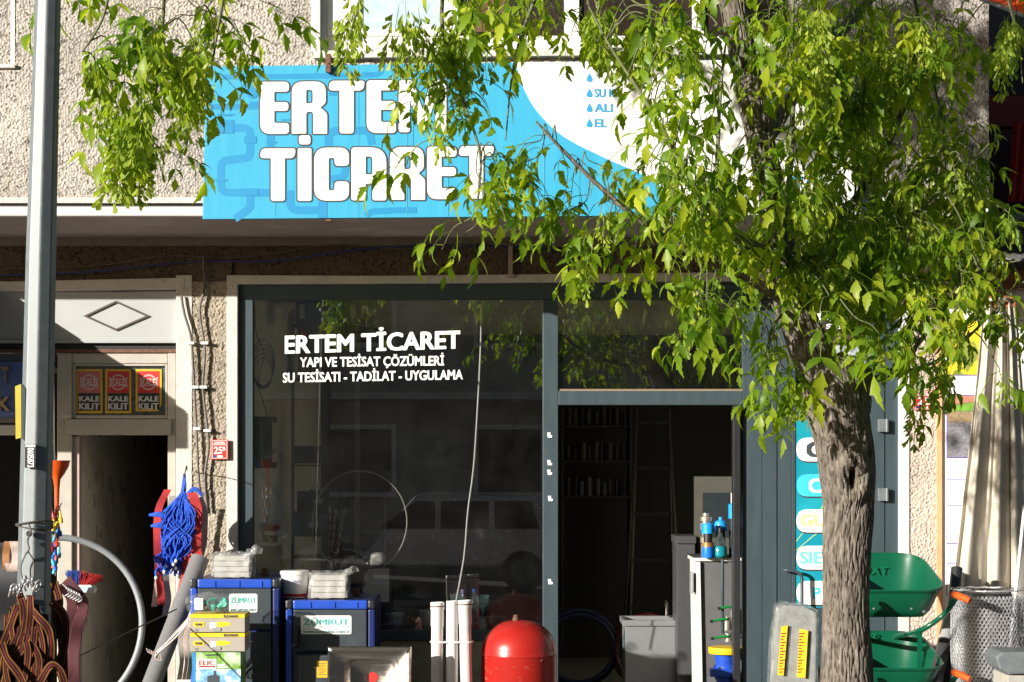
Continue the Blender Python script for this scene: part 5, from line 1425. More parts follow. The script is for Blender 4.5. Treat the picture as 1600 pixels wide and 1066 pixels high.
for k, (x, col, lb) in enumerate(((282, M_greyst, 'grey strap bunch hanging under the foam tube, left one'), (290, M_pinkst, 'pale strap hanging under the foam tube, middle one'), (296, M_greyst, 'grey strap next to the printed cartons, right one'))):
    strap('webbing_strap', [(x + 6, 975), (x, 1000), (x + 2, 1030), (x - 2, 1062)], -.95 - .02 * k, .035, col, lb, None, .9)

# --- grey pipe insulation
r = root('foam_tube', 'long grey foam pipe insulation tube leaning beside the boxes', 'tube', Vector((X(205, -1.05), -1.25, 0)))
a = Vector((X(205, -1.25) , -1.25, 0)); b2 = W(313, 872, -.62)
a = b2 + (W(238, 1066, -1.0) - b2) * 1.4; t_ = (0.0 - b2.z) / (a.z - b2.z); a = b2 + (a - b2) * t_
ax = b2 - a; rot = Vector((0, 0, 1)).rotation_difference(ax.normalized()).to_matrix(); L_ = ax.length
r.location = a; ORG[r.name] = a.copy()
MB().lathe([(.062, 0), (.062, L_), (.03, L_), (.03, L_ - .3)], a, 24, rot).build('foam', mat('grey_foam', (.15, .15, .155), .85, var=.12, scale=60, bump=.3, bscale=200), r, smooth=.6)

# --- wire hooks and steel rod
for k in range(7):
    off = rr.uniform(-3, 3)
    pts = [(297, 962 + k * 1.2), (275 + off, 985 + k * 2), (250 - k + off, 1012 + k * 2.2), (234 + k * 3, 1020 + k * 2), (229 + k * 3.5, 1013 + k * 1.5)]
    o = MB().tube(spline([W(x, y, -1.32 - .006 * k) for x, y in pts], 6), .0035, 5).build('wire_hook', M_wire if k % 2 else M_pinkst, None, smooth=1.5)
    tag(o, 'long bent wire hook in the bunch left of the printed boxes', 'hook', 'bunch of long wire hooks')
o = MB().tube([W(40, 1066, -2.6), W(200, 988, -1.8), W(276, 952, -1.35)], .0045, 6).build('steel_rod', M_blackm, None, smooth=1.5); tag(o, 'thin dark steel rod slanting across the doorway', 'rod')

# --- hoop of white hose, its colour greyed to carry the shade
c0 = W(88, 978, -.9); rad = 134 / S(-.9)
o = MB().tube([c0 + Vector((rad * math.cos(a), .05 * math.sin(a * 2), rad * 1.03 * math.sin(a))) for a in [(-1.25 + i * .08) for i in range(64)]], .022, 12).build('hose_hoop', mat('shaded_hose', (.22, .235, .25), .45, var=.08, dirt=.15), None, smooth=1.5); tag(o, 'pale hose, greyed for the shade on it, bent in a wide hoop behind the pole', 'hose')

# --- orange funnels and small goods on a hanging string
M_orange = mat('orange_plastic', (.72, .09, .010), .35, var=.06)
fx, fy = 91, 720
Yn = -3.9; k_ = 1.0 / S(Yn); c = W(89, 795, Yn)
fn = root('orange_funnel', 'orange plastic funnel hung beside the pole', 'funnel', c)
o = MB().lathe([(3 * k_, 0), (4 * k_, 30 * k_), (5.5 * k_, 46 * k_), (12 * k_, 55 * k_), (18 * k_, 66 * k_), (20 * k_, 74 * k_), (20.5 * k_, 75 * k_), (19.8 * k_, 75.5 * k_), (17 * k_, 66.5 * k_), (11 * k_, 56 * k_), (4.6 * k_, 47 * k_), (2.2 * k_, 0)], c, 28).build('cone', M_orange, fn, smooth=.9)
MB().tube([c + Vector((0, 0, 70 * k_)), c + Vector((-.02, 0, 110 * k_)), c + Vector((-.05, .02, 150 * k_))], .002, 5).build('string', M_cable, fn)
cols = [mat('goods_yellow', (.7, .5, .02), .4), mat('goods_blue', (.02, .12, .5), .4), mat('goods_red', (.6, .04, .02), .4), mat('goods_cyan', (.03, .35, .6), .4)]
for k in range(22):
    px = rr.uniform(80, 95); py = 800 + k * 4.2; cl = rr.choice(cols) if k < 12 else cols[k % 2 + 1 if k % 3 else 3]
    c = W(px, py, -3.9 + rr.uniform(-.05, .05)); rot = Euler((rr.uniform(-.4, .4), rr.uniform(-.4, .4), 0)).to_matrix()
    g_ = root('small_tool', 'small brightly coloured tool on the hanging strip behind the pole', 'tool', c, 'small tools on the hanging strip')
    MB().lathe([(.004, -.03), (.010, -.028), (.011, -.005), (.006, 0), (.005, .03), (.002, .031)], c, 8, rot).build('grip', cl, g_, smooth=1.0)
    MB().lathe([(.003, .0312), (.003, .05)], c, 6, rot).build('shank', M_steel, g_)
o = MB().tube([W(84, 560, -3.9), W(85, 700, -3.9), W(87, 900, -3.9)], .004, 5).build('hanging_chain', M_cable, None); tag(o, 'dark cord holding the small coloured tools behind the pole', 'cord')

# --- broom head with red and blue bristles
bh = root('broom_head', 'broom head with red and blue bristles and white wooden block', 'broom', W(130, 925, -3.6))
Yb_ = -3.6
M_brr = mat('bristle_red', (.45, .03, .03), .5, var=.2); M_brb = mat('bristle_blue', (.03, .08, .35), .5, var=.2)
MB().prism([W(112, 914, Yb_), W(142, 914, Yb_), W(147, 921, Yb_), W(146, 927, Yb_), W(118, 925, Yb_)], (0, .07, 0)).build('block', M_whitepl, bh, bevel=.004)
MB().rect(122, 917, 139, 924, Yb_ - .003, Yb_ - .0005).build('paper_label', mat('pale_blue_label', (.4, .55, .65), .5), bh)
for nm, m_, f0, f1 in (('red_bristles', M_brr, .35, 1), ('blue_bristles', M_brb, 0, .36)):
    mb = MB()
    for k in range(190):
        f = rr.uniform(f0, f1); d = rr.uniform(0, .07)
        p0 = W(113 + 30 * f, 915, Yb_ + d); p1 = W(104 + 58 * f + rr.uniform(-3, 3), 893 + 10 * f * f + rr.uniform(-3, 4), Yb_ + d + rr.uniform(-.02, .02))
        mb.tube([p0, p1], .0014, 3, cap=False)
    o = mb.build(nm, m_, bh); o['kind'] = 'stuff'

# --- striped straps hung on the pole
def stripe_mat(name, c1, c2, c3):
    m = bpy.data.materials.new(name); m.use_nodes = True; N = m.node_tree.nodes; L = m.node_tree.links; b = N['Principled BSDF']
    uv = N.new('ShaderNodeAttribute'); uv.attribute_name = 'across'
    cr = N.new('ShaderNodeValToRGB'); cr.color_ramp.interpolation = 'CONSTANT'; e = cr.color_ramp.elements
    e[0].position = 0; e[0].color = (*c1, 1); e[1].position = .10; e[1].color = (*c2, 1)
    for p, cc in ((.24, c1), (.42, c3), (.58, c1), (.76, c2), (.90, c1)): x = e.new(p); x.color = (*cc, 1)
    L.new(uv.outputs['Fac'], cr.inputs[0])
    nz = N.new('ShaderNodeTexNoise'); nz.inputs['Scale'].default_value = 250; bp = N.new('ShaderNodeBump'); bp.inputs['Strength'].default_value = .5; bp.inputs['Distance'].default_value = .004
    L.new(nz.outputs['Fac'], bp.inputs['Height']); L.new(bp.outputs[0], b.inputs['Normal'])
    L.new(cr.outputs[0], b.inputs['Base Color']); b.inputs['Roughness'].default_value = .85; b.inputs['Specular IOR Level'].default_value = .2
    return m
M_str = stripe_mat('striped_webbing', (.012, .007, .007), (.20, .075, .018), (.12, .016, .010))
def striped(pts, w, label, m=M_str, group='striped straps on the pole', n=7):
    P = [W(x, y, Y) for x, y, Y in pts]; q = spline(P, n)
    mb = MB(); vs = []; fs = []; ac = []
    cols_ = 13
    for i, p in enumerate(q):
        t = (q[min(i + 1, len(q) - 1)] - q[max(i - 1, 0)]).normalized()
        sd = t.cross(Vector((0, 1, 0)));  sd = sd.normalized() if sd.length > .05 else Vector((1, 0, 0))
        sd = (sd + Vector((0, .35 * math.sin(i * .5 + pts[0][0]), 0))).normalized()
        for k in range(cols_): vs.append(p + sd * w * (k / (cols_ - 1) - .5)); ac.append(k / (cols_ - 1))
    for i in range(len(q) - 1):
        for k in range(cols_ - 1): a = i * cols_ + k; fs.append((a, a + 1, a + cols_ + 1, a + cols_))
    mb.add(vs, fs); me = mb.mesh('striped_strap')
    at = me.attributes.new('across', 'FLOAT', 'POINT'); at.data.foreach_set('value', ac)
    o = link('striped_strap', me, m, None, W(pts[-1][0], pts[-1][1], pts[-1][2]), smooth=3.2)
    md = o.modifiers.new('solid', 'SOLIDIFY'); md.thickness = .003
    return tag(o, label, 'strap', group)
Ya = YP - .13
SP = [
    [(30, 928, Ya), (36, 952, Ya - .02), (37, 990, Ya), (36, 1040, Ya), (34, 1085, Ya), (30, 1130, Ya)],
    [(48, 930, Ya - .02), (47, 965, Ya - .04), (40, 1005, Ya - .03), (18, 1035, Ya - .03), (4, 1075, Ya)],
    [(40, 940, Ya + .0), (60, 965, Ya - .05), (76, 985, Ya - .05), (80, 1010, Ya - .03), (76, 1060, Ya), (74, 1110, Ya)],
    [(28, 945, Ya - .01), (14, 985, Ya), (2, 1015, Ya - .02), (-6, 1050, Ya - .03)],
    [(2, 1005, Ya - .06), (12, 1030, Ya - .06), (30, 1055, Ya - .07), (46, 1085, Ya - .06)],
    [(55, 945, Ya + .05), (58, 985, Ya + .05), (56, 1030, Ya + .04), (60, 1090, Ya + .03)],
    [(84, 910, Ya + .1), (92, 935, Ya + .1), (90, 965, Ya + .1), (97, 1000, Ya + .1), (100, 1080, Ya + .1)],
    [(80, 940, Ya + .06), (98, 960, Ya + .05), (102, 990, Ya + .08), (94, 1040, Ya + .08)],
    [(62, 1066, Ya - .05), (80, 1040, Ya - .06), (95, 1050, Ya - .05), (104, 1090, Ya - .04)],
]
SL = ['orange and brown striped strap hanging straight below the pole hooks', 'striped strap crossing to the lower left of the pole', 'striped strap bulging to the right below the pole', 'striped strap slanting to the left edge', 'short striped strap crossing low at the left corner', 'striped strap in shade at the middle of the bunch', 'dark striped strap hanging on the right of the pole', 'striped strap folded right of the pole above the maroon one', 'striped strap curling at the bottom of the bunch']
for p, l in zip(SP, SL): striped(p, .036, l)
for k in range(22):
    x0 = rr.uniform(10, 75); y0 = rr.uniform(935, 965); sw = rr.uniform(-28, 28)
    striped([(x0, y0, Ya + .03), (x0 + sw * .4, y0 + 35, Ya + rr.uniform(-.05, .06)), (x0 + sw, y0 + 75, Ya + rr.uniform(-.06, .06)), (x0 + sw * .6, y0 + 130, Ya), (x0, y0 + 190, Ya)], .030, 'striped webbing strap tangled among the others low on the pole')
M_mar = mat('maroon_webbing', (.055, .008, .012), .85, var=.15, scale=60)
striped([(104, 905, -3.7), (122, 930, -3.72), (130, 950, -3.7), (120, 985, -3.68), (116, 1030, -3.7), (117, 1090, -3.7)], .06, 'plain maroon strap hanging beside the doorway', M_mar, None)
striped([(96, 912, -3.7), (112, 940, -3.65), (110, 990, -3.66), (112, 1040, -3.7), (110, 1090, -3.7)], .055, 'second plain maroon strap, nearer the pole', M_mar, None)
M_blk = mat('black_rubber_strap', (.03, .03, .034), .5, var=.2); M_org = mat('tan_leather', (.33, .14, .05), .6)
for k in range(6):
    x = 2 + k * 5
    strap('rubber_strap', [(x, 848 + k), (x + 2, 880), (x - 2 + (k % 2) * 3, 930), (x - 6, 985)], -1.0 - .02 * k, .045, M_blk, 'black rubber strap hanging from the hose hoop at the left edge', 'black rubber straps at the left edge', .3)
strap('leather_strap', [(12, 846), (9, 868), (10, 890)], -1.15, .045, M_org, 'short tan leather strap left of the pole', None, .3)
strap('leather_strap', [(22, 846), (26, 870), (20, 893), (14, 880)], -1.16, .06, M_pinkst, 'pale brown strap loop touching the left of the pole', None, .4)
# bundle of metal hooks at the pole
for k in range(14):
    x = 14 + k * 3.3; y = 925 + rr.uniform(-8, 8) - (k % 4) * 2 + abs(k - 8)
    pts = [W(x, y, Ya - .03), W(x + rr.uniform(-4, 4), y - 9, Ya - .06), W(x + rr.uniform(2, 7), y - 13, Ya - .05), W(x + 7, y - 5, Ya - .05)]
    o = MB().tube(spline(pts, 4), .004, 6).build('metal_hook', M_wire, None, smooth=1.5); tag(o, 'zinc strap hook clustered on the pole above the striped straps', 'hook', 'strap hooks on the pole')
for k in range(6):
    x = 98 + k * 4; y = 925 + k * 2
    o = MB().tube(spline([W(x, y - 12, -3.72), W(x + 6, y - 6, -3.76), W(x + 10, y + 2, -3.75), W(x + 4, y + 6, -3.74)], 4), .0035, 6).build('metal_hook', M_wire, None, smooth=1.5); tag(o, 'dark zinc hook above the maroon straps', 'hook', 'hooks above the maroon straps')
# ------------------------------------------------------------------ right side: poster door, barrows, netting, cloth
Yq = -0.006
po = root('brand_poster', 'turquoise poster of rounded brand labels behind the tree trunk', 'poster', W(1298, 950, Yq))
M_tq = mat('turquoise_print', (.01, .30, .38), .4, var=.15, scale=3, col2=(.0, .20, .32), c2scale=2.0, c2lo=.4, c2hi=.7)
sh = MB().rect(1243.5, 655.5, 1352.5, 950, Yq, Yq + .012).build('sheet', M_tq, po)
for i, (y0, y1, m_, txt_, tm, q) in enumerate(((684, 721, M_ink, 'C', M_inkd, (1260, 690, 1292, 715)), (741, 776, mat('cyan_lozenge', (.05, .50, .62), .4), 'C', M_ink, (1264, 748, 1284, 770)),
        (796, 832, M_ink, 'GU', mat('pale_yellow_print', (.72, .72, .25), .5), (1251, 804, 1290, 822)), (853, 890, M_ink, 'SIE', mat('aqua_print', (.16, .58, .52), .5), (1250, 862, 1284, 881)), (908, 945, M_ink, 'P', mat('cyan_print', (.06, .5, .65), .5), (1270, 918, 1282, 936)))):
    mb = MB(); rrect(1245.5, y0 + 2.5, 1351, y1 + 2.5, 17, Yq - .0018, Yq - .0008, mb); mb.build('label_shade', M_inkd, sh)
    mb = MB(); rrect(1244.5, y0, 1351, y1, 17, Yq - .004, Yq - .0025, mb); lz = mb.build('brand_label', m_, sh)
    text(txt_, tm, lz, q, Yq - .0055, .045)
for pts in ([(1244, 846), (1280, 800), (1290, 782)], [(1244, 860), (1270, 838), (1295, 822)], [(1244, 925), (1300, 925)]):
    mb = MB(); flat_stroke(mb, pts, 1.2, Yq - .0012, 4); mb.build('printed_streak', mat('lime_print', (.5, .6, .2), .5), sh)
# brown security poster in the transom
pb = root('security_poster', 'dark brown poster with white words in the transom behind leaves', 'poster', W(1307, 536, .01))
MB().rect(1262, 484, 1352, 536, .012, .02).build('sheet', mat('brown_print', (.05, .028, .03), .5), pb)
text('GÜ', M_ink, pb, (1291, 491, 1312, 502), .010, .04); text('SİS', M_ink, pb, (1291, 504, 1315, 514), .010, .04)
mb = MB(); rrect(1258, 480, 1283, 536, 10, .007, .0105, mb); mb.build('white_flash', M_ink, pb)
MB().rect(1262, 540, 1352, 606, .014, .02).build('photo_strip', mat('photo_print', (.35, .40, .40), .5, var=.8, scale=22, col2=(.7, .6, .25), c2scale=9, c2lo=.6, c2hi=.64), pb)

# white printed banner at the right of the pillar
bn = root('tile_banner', 'white banner with framed product pictures beside the pink pillar', 'banner', W(1520, 1149, -.03))
MB().rect(1472.5, 440, 1640, 1149, -.02, .02).build('sheet', M_ink, bn)
M_purp = mat('violet_line', (.10, .06, .38), .5)
pics = [(1479, 500, 1545, 587, mat('picture_yellow', (.72, .56, .03), .5, var=.15, col2=(.22, .26, .05), c2scale=5, c2lo=.52, c2hi=.56)), (1479, 617, 1545, 716, None), (1479, 749, 1545, 790, M_ink), (1479, 826, 1545, 850, M_ink), (1479, 880, 1545, 930, M_ink)]
for x0, y0, x1, y1, m_ in pics:
    f = MB().rect(x0, y0, x1, y1, -.024, -.0205).build('picture_frame', M_purp, bn)
    if m_ is not None: MB().rect(x0 + 1.3, y0 + 1.3, x1 - 1.3, y1 - 1.3, -.027, -.0245).build('picture', m_, f)
    else:
        MB().rect(x0 + 1.3, y0 + 44, x1 - 1.3, y1 - 1.3, -.027, -.0245).build('paving_picture', mat('picture_paving', (.22, .22, .25), .5, var=.5, scale=60), f)
        MB().rect(x0 + 1.3, y0 + 26, x1 - 1.3, y0 + 43.6, -.027, -.0245).build('bank_picture', mat('picture_bank', (.30, .22, .13), .5, var=.4, scale=50), f)
        MB().prism([W(x, y, -.027) for x, y in ((x0 + 1.3, y0 + 25.6), (x0 + 1.3, y0 + 18), (x1 - 1.3, y0 + 8), (x1 - 1.3, y0 + 25.6))], (0, .002, 0)).build('lawn_picture', mat('picture_lawn', (.16, .34, .04), .5, var=.3, scale=30), f)
        MB().prism([W(x, y, -.027) for x, y in ((x0 + 1.3, y0 + 1.3), (x1 - 1.3, y0 + 1.3), (x1 - 1.3, y0 + 7.6), (x0 + 1.3, y0 + 17.6))], (0, .002, 0)).build('house_picture', mat('picture_house', (.45, .2, .14), .5, var=.4, scale=30), f)

# gathered grey cloth
def cloth_fold(x):
    return 0
cl = root('gathered_tarp', 'beige canvas gathered at the top and falling in folds at the right edge', 'canvas', W(1550, 915, -.4))
vs = []; fs = []; NU, NV = 130, 40
for j in range(NV + 1):
    t = j / NV; y = 470 + (990 - 470) * t
    xa = 1537 - 62 * t ** 1.15; xb = 1586 + 34 * t ** .8
    for i in range(NU + 1):
        u = i / NU
        px = xa + (xb - xa) * u
        ph = u * 2 * math.pi * 3.2 + .7 * math.sin(u * 9)
        dep = (.020 + .045 * t) * math.sin(ph) + .012 * math.sin(ph * 2.1 + 1.0 + t)
        vs.append(W(px + 5 * t * math.sin(ph + 1.2), y, -.42 + dep + .015 * noise.noise(Vector((u * 14, t * 5, 0)))))
for j in range(NV):
    for i in range(NU):
        a = j * (NU + 1) + i; fs.append((a, a + 1, a + NU + 2, a + NU + 1))
mb = MB(); mb.add(vs, fs); o = mb.build('canvas', mat('canvas_beige', (.50, .46, .39), .9, var=.1, scale=4, dirt=.25, bump=.25, bscale=250), cl, smooth=3.2)
md = o.modifiers.new('solid', 'SOLIDIFY'); md.thickness = .004
MB().tube([W(1541, 470, -.42), W(1560, 466, -.5), W(1584, 470, -.42), W(1563, 476, -.34), W(1541, 470, -.42)], .012, 6).build('tie', MATS['canvas_beige'], cl, smooth=1.5)
wb = root('timber_bracket', 'rusty plate with a short timber block above the gathered canvas', 'bracket', W(1560, 485, -.3))
MB().rect(1534, 455, 1572, 474, -.22, -.16).build('plate', M_rust, wb, bevel=.004)
MB().rect(1544, 463, 1588, 481, -.42, -.225).build('timber', mat('red_timber', (.30, .10, .03), .7, var=.4, scale=10, stretch=(9, 9, 1), bump=.3), wb, bevel=.006)
for px in (1539, 1562): MB().lathe([(.014, 0), (.014, .012)], W(px, 460, -.221), 8, Matrix.Rotation(math.pi / 2, 3, 'X')).build('bolt', M_rust, wb)
MB().rect(1534, 440, 1545, 454.5, -.2, -.02).build('wall_arm', M_rust, wb)

# wheelbarrows
M_gr = mat('barrow_green', (.002, .082, .040), .30, var=.08, scale=5, dirt=.2, dirtcol=(.03, .14, .08), coat=.15)
def barrow(dy, label, last):
    Yw = -1.05
    def Q(px, py, Y): return W(px, py + dy, Y)
    r = root('wheelbarrow', label, 'wheelbarrow', Q(1385, 985, Yw), 'green wheelbarrows behind the tree')
    s = S(Yw)
    # tray: rim loop and floor loop, front (towards street) lower than the back
    def loop(x0, x1, yb, yf, Yf_, Yb_, rad):
        pts = round_poly([(x0, 0, rad), (x1, 0, rad), (x1, 1, rad), (x0, 1, rad)], 6)
        return pts
    rim = []; flo = []
    W2 = .36; D0, D1 = -1.40, -.72
    cx = X(1380, Yw)
    zf = Z(925 + dy, -1.40); zb = Z(867 + dy, -.72)
    seg = round_poly([(-.33, D0, .16), (.33, D0, .16), (.30, D1, .20), (-.30, D1, .20)], 8)
    vs = []; nn = len(seg)
    mid = (D0 + D1) / 2
    for sc, dz, k in ((1.03, -.006, 0), (1.03, .006, 0), (1.0, .006, 0), (.98, -.02, 0), (.80, -.20, 1), (.70, -.235, 1)):
        for p in seg:
            f = (p.y - D0) / (D1 - D0)
            z = zf + (zb - zf) * f + dz
            if k: z = (zf + (zb - zf) * .35) + dz
            vs.append(Vector((cx + p.x * sc, mid + (p.y - mid) * sc, z)))
    fs = [(i * nn + j, i * nn + (j + 1) % nn, (i + 1) * nn + (j + 1) % nn, (i + 1) * nn + j) for i in range(5) for j in range(nn)] + [tuple(range(5 * nn, 6 * nn))]
    mb = MB(); mb.add(vs, fs); tr = mb.build('tray', M_gr, r, smooth=.9)
    md = tr.modifiers.new('solid', 'SOLIDIFY'); md.thickness = .004; md.offset = -1
    rimp = [v + Vector((0, 0, .002)) for v in vs[nn:2 * nn]]
    MB().tube(rimp + [rimp[0]], .007, 8).build('rolled_rim', M_gr, r, smooth=1.5)
    for bx_, bz_ in ((-.12, .11), (.12, .11), (-.2, .13), (.2, .13)):
        MB().lathe([(.009, 0), (.008, .005), (.002, .007)], Vector((cx + bx_, -1.345, zf - bz_)), 10, Matrix.Rotation(math.pi / 2, 3, 'X')).build('bolt', M_galv, r)
    # frame tubes rising to the grips at both sides
    for sg in (-1, 1):
        gx = cx + sg * .325
        a = Vector((cx + sg * .345, -1.62, Z(932 + dy, -1.62))); b = Vector((cx + sg * .30, -1.46, Z(960 + dy, -1.46))); c = Vector((cx + sg * .17, -1.38, Z(985 + dy, -1.38))); d = Vector((cx + sg * .14, -.70, Z(1000 + dy, -.9)))
        MB().tube(spline([a, b, c, d], 5), .017, 10).build('handle', M_gr, r, smooth=1.2)
        g0 = a + Vector((sg * -.012, .035, -.02)); g1 = a + Vector((sg * .03, -.10, .012))
        MB().tube([a + Vector((-sg * .02, .03, .012)), a + Vector((0, 0, .006)), a + Vector((sg * .035, -.05, -.008)), a + Vector((sg * .06, -.08, -.022))], [.020, .023, .021, .019], 12).build('grip', M_orange, r, smooth=1.2)
        leg = [Vector((cx + sg * .17, -1.36, Z(985 + dy, -1.36))), Vector((cx + sg * .175, -1.36, Z(1045 + dy, -1.36)))]
        MB().box(leg[0].x - .012, leg[0].x + .012, -1.375, -1.345, leg[1].z, leg[0].z).build('leg', M_gr, r)
    if last:
        wz = .2; c = Vector((cx, -.52, wz))
        w = MB().lathe([(.07, -.04), (.19, -.045), (.205, 0), (.19, .045), (.07, .04)], c, 28, Matrix.Rotation(math.pi / 2, 3, 'Y')).build('wheel', M_blackm, r, smooth=1.0)
        for sg in (-1, 1): MB().box(cx + sg * .14 - .012, cx + sg * .14 + .012, -1.3, -.5, .36, .385).build('rail', M_gr, r)
        for sg in (-1, 1): MB().box(cx + sg * .175 - .012, cx + sg * .175 + .012, -1.375, -1.345, .003, Z(1045 + dy, -1.36)).build('stand', M_gr, r)
    text('RAT' if dy == 0 else 'IR', mat('barrow_emboss', (.004, .125, .06), .35), r, (1350, 886 + dy, 1386, 898 + dy) if dy == 0 else (1352, 990, 1372, 1000), -.768, .01)
    return r
barrow(0, 'green wheelbarrow with orange grips, upper of the two stacked ones', False)
barrow(122, 'green wheelbarrow with orange grips, lower one cut by the frame bottom', True)

# dark tubes leaning by the barrows
for k, (x0, y0, x1, y1, rr_, lb) in enumerate(((1495, 888, 1478, 1066, .038, 'dark plastic pipe with grey end leaning right of the wheelbarrows'), (1484, 968, 1462, 1066, .045, 'thicker dark plastic pipe leaning by the lower wheelbarrow'))):
    top = W(x0, y0, -.75 - .2 * k); bt = W(x1, y1, -1.05 - .2 * k); f = top.z / (top.z - bt.z); bt = top + (bt - top) * f; bt.z = .02
    ax = top - bt; rot = Vector((0, 0, 1)).rotation_difference(ax.normalized()).to_matrix(); L_ = ax.length
    r = root('dark_pipe', lb, 'pipe', bt)
    MB().lathe([(rr_, 0), (rr_, L_ - .18)], bt, 20, rot).build('pipe', mat('charcoal_plastic', (.04, .04, .042), .45, var=.1), r, smooth=.7)
    MB().lathe([(rr_ * 1.01, L_ - .179), (rr_ * 1.01, L_), (rr_ * .8, L_)], bt, 20, rot).build('end_sleeve', M_blackm if k == 0 else M_toolm, r, smooth=.7)

# rolls of hexagonal wire netting
def netting(cx, cy, z0, z1, R0, cell=.026, wire=.0014, layers=4, seed=0):
    mb = MB(); rg = random.Random(seed)
    for l in range(layers):
        R = R0 - l * .016
        nu = int(2 * math.pi * R / cell); du = 2 * math.pi / nu; dz = cell * .86
        nv_ = int((z1 - z0) / dz); off = rg.uniform(0, 1)
        def pt(i, j, top):
            a = (i + (.5 if j % 2 else 0) + off) * du
            zz = z0 + j * dz + (dz * .33 if top else 0)
            rr2 = R + .006 * noise.noise(Vector((a * 4, zz * 7, l)))
            return Vector((cx + rr2 * math.cos(a), cy + rr2 * math.sin(a), zz + .006 * noise.noise(Vector((a * 3, zz * 3, l + 7)))))
        def wire_(a, b):
            d = (b - a).normalized(); u = d.orthogonal().normalized() * wire; w = d.cross(u)
            n = len(mb.v)
            for q in (a, b): mb.v += [tuple(q + u), tuple(q - u * .5 + w * .87), tuple(q - u * .5 - w * .87)]
            mb.f += [(n, n + 1, n + 4, n + 3), (n + 1, n + 2, n + 5, n + 4), (n + 2, n, n + 3, n + 5)]
        for j in range(nv_):
            for i in range(nu):
                a = pt(i, j, 0); b = pt(i, j, 1); wire_(a, b)
                if j + 1 < nv_:
                    if j % 2 == 0: c, d = pt(i, j + 1, 0), pt(i - 1, j + 1, 0)
                    else: c, d = pt(i, j + 1, 0), pt(i + 1, j + 1, 0)
                    wire_(b, c); wire_(b, d)
    return mb
Ym = -1.25
mx_ = X(1543, Ym); mr_ = 56 / S(Ym); mzt = Z(921, Ym)
nroll = root('wire_netting_roll', 'roll of galvanised hexagonal wire netting standing before the canvas', 'netting roll', (mx_, Ym, 0))
o = netting(mx_, Ym, .01, mzt, mr_).build('netting', M_wire, nroll); o['kind'] = 'stuff'
MB().lathe([(mr_ * .62, .01), (mr_ * .62, mzt - .02)], (mx_, Ym, 0), 24).build('inner_core', mat('netting_core', (.10, .10, .11), .5, .6, var=.5, scale=80), nroll, smooth=1)
q = []
for t in range(5):
    q.append([Vector((mx_ + (mr_ - .02 * t) * math.cos(a * .2), Ym + (mr_ - .02 * t) * math.sin(a * .2), mzt + .004 * math.sin(a * 3 + t))) for a in range(33)])
for ring in q: MB().tube(ring, .0025, 4).build('selvedge_wire', M_wire, nroll)
c2 = copy_tree(nroll); c2.location = (X(1650, Ym), Ym - .03, 0); c2['label'] = 'second roll of wire netting, cut off by the right edge'
c2.rotation_euler = (0, 0, 1.1)
o = MB().tube([W(1601, 790, -1.32), W(1590, 900, -1.36), W(1578, 1010, -1.4), Vector((X(1570, -1.45), -1.45, .01))], .011, 8).build('white_stick', M_whitepl, None, smooth=1.5); tag(o, 'thin white stick leaning between the two netting rolls', 'stick')
# galvanised trough end
gt = root('metal_trough', 'galvanised metal trough corner at the bottom right edge', 'trough', (X(1600, -1.75), -1.6, 0))
MB().prism([W(1556, 1027, -1.85), W(1566, 1019, -1.85), W(1640, 1018, -1.85), W(1640, 1052, -1.85), W(1577, 1054, -1.85), W(1562, 1046, -1.85)], (0, .3, 0)).build('rim', M_galv, gt, bevel=.012)
MB().box(X(1575, -1.85), X(1640, -1.85), -1.83, -1.5, .0, Z(1056, -1.85)).build('body', mat('trough_beige', (.36, .34, .30), .7, var=.15), gt, bevel=.01)

# wrapped slab leaning in front of the right leaf
Yw_ = -1.2
ws = root('wrapped_slab', 'tall film-wrapped slab with two yellow warning strips beside the trunk', 'package', (X(1242, Yw_), Yw_, 0))
mb = MB(); pts = [(1221, 953), (1232, 948), (1262, 950), (1281, 960), (1280, 1000), (1272, 1200), (1203, 1200), (1212, 1010)]
f = 0
ob = mb.prism([W(x, y, Yw_) + Vector((0, (1200 - y) / 240 * .12, 0)) for x, y in pts], (0, .12, 0)).build('slab', mat('slab_grey', (.26, .255, .24), .7, var=.25, scale=14), ws, bevel=.012)
mb = MB(); of = mb.prism([W(x + (3 if x > 1240 else -3), y - 3, Yw_ - .008) + Vector((0, (1200 - y) / 240 * .12, 0)) for x, y in pts], (0, .14, 0)).build('film', bagm, ws, bevel=.012)
subdivided(of, 6); noisy(of, .010, 20, 9); noisy(of, .006, 55, 4)
for x0, x1 in ((1221, 1234), (1250, 1265)):
    pt = [(x0 + 4, 982), (x1 + 1, 980), (x1 - 7, 1058), (x0 - 3, 1057)] if x0 < 1240 else [(x0 + 4, 985), (x1 + 2, 988), (x1 - 4, 1062), (x0 - 2, 1060)]
    l_ = MB().prism([W(x, y, Yw_ - .026) + Vector((0, (1200 - y) / 240 * .12, 0)) for x, y in pt], (0, .012, 0)).build('warning_strip', mat('warning_yellow', (.74, .50, .02), .5, var=.1), ws)
    mbk = MB()
    for k in range(14):
        y = 992 + k * 4.6; xx = x0 + 2.5 - (y - 985) * .07
        mbk.prism([W(a, b, Yw_ - .028) + Vector((0, (1200 - y) / 240 * .12, 0)) for a, b in ((xx + 1, y), (xx + 9 - (k % 3) * 2, y - .5), (xx + 9 - (k % 3) * 2, y + 1.2), (xx + 1, y + 1.6))], (0, .0008, 0))
    mbk.build('printed_line', MATS['maroon_print'], l_)
MB().box(X(1203, Yw_), X(1272, Yw_), Yw_ - .01, Yw_ + .14, .0, Z(1199, Yw_)).build('foot', M_wrapd, ws)

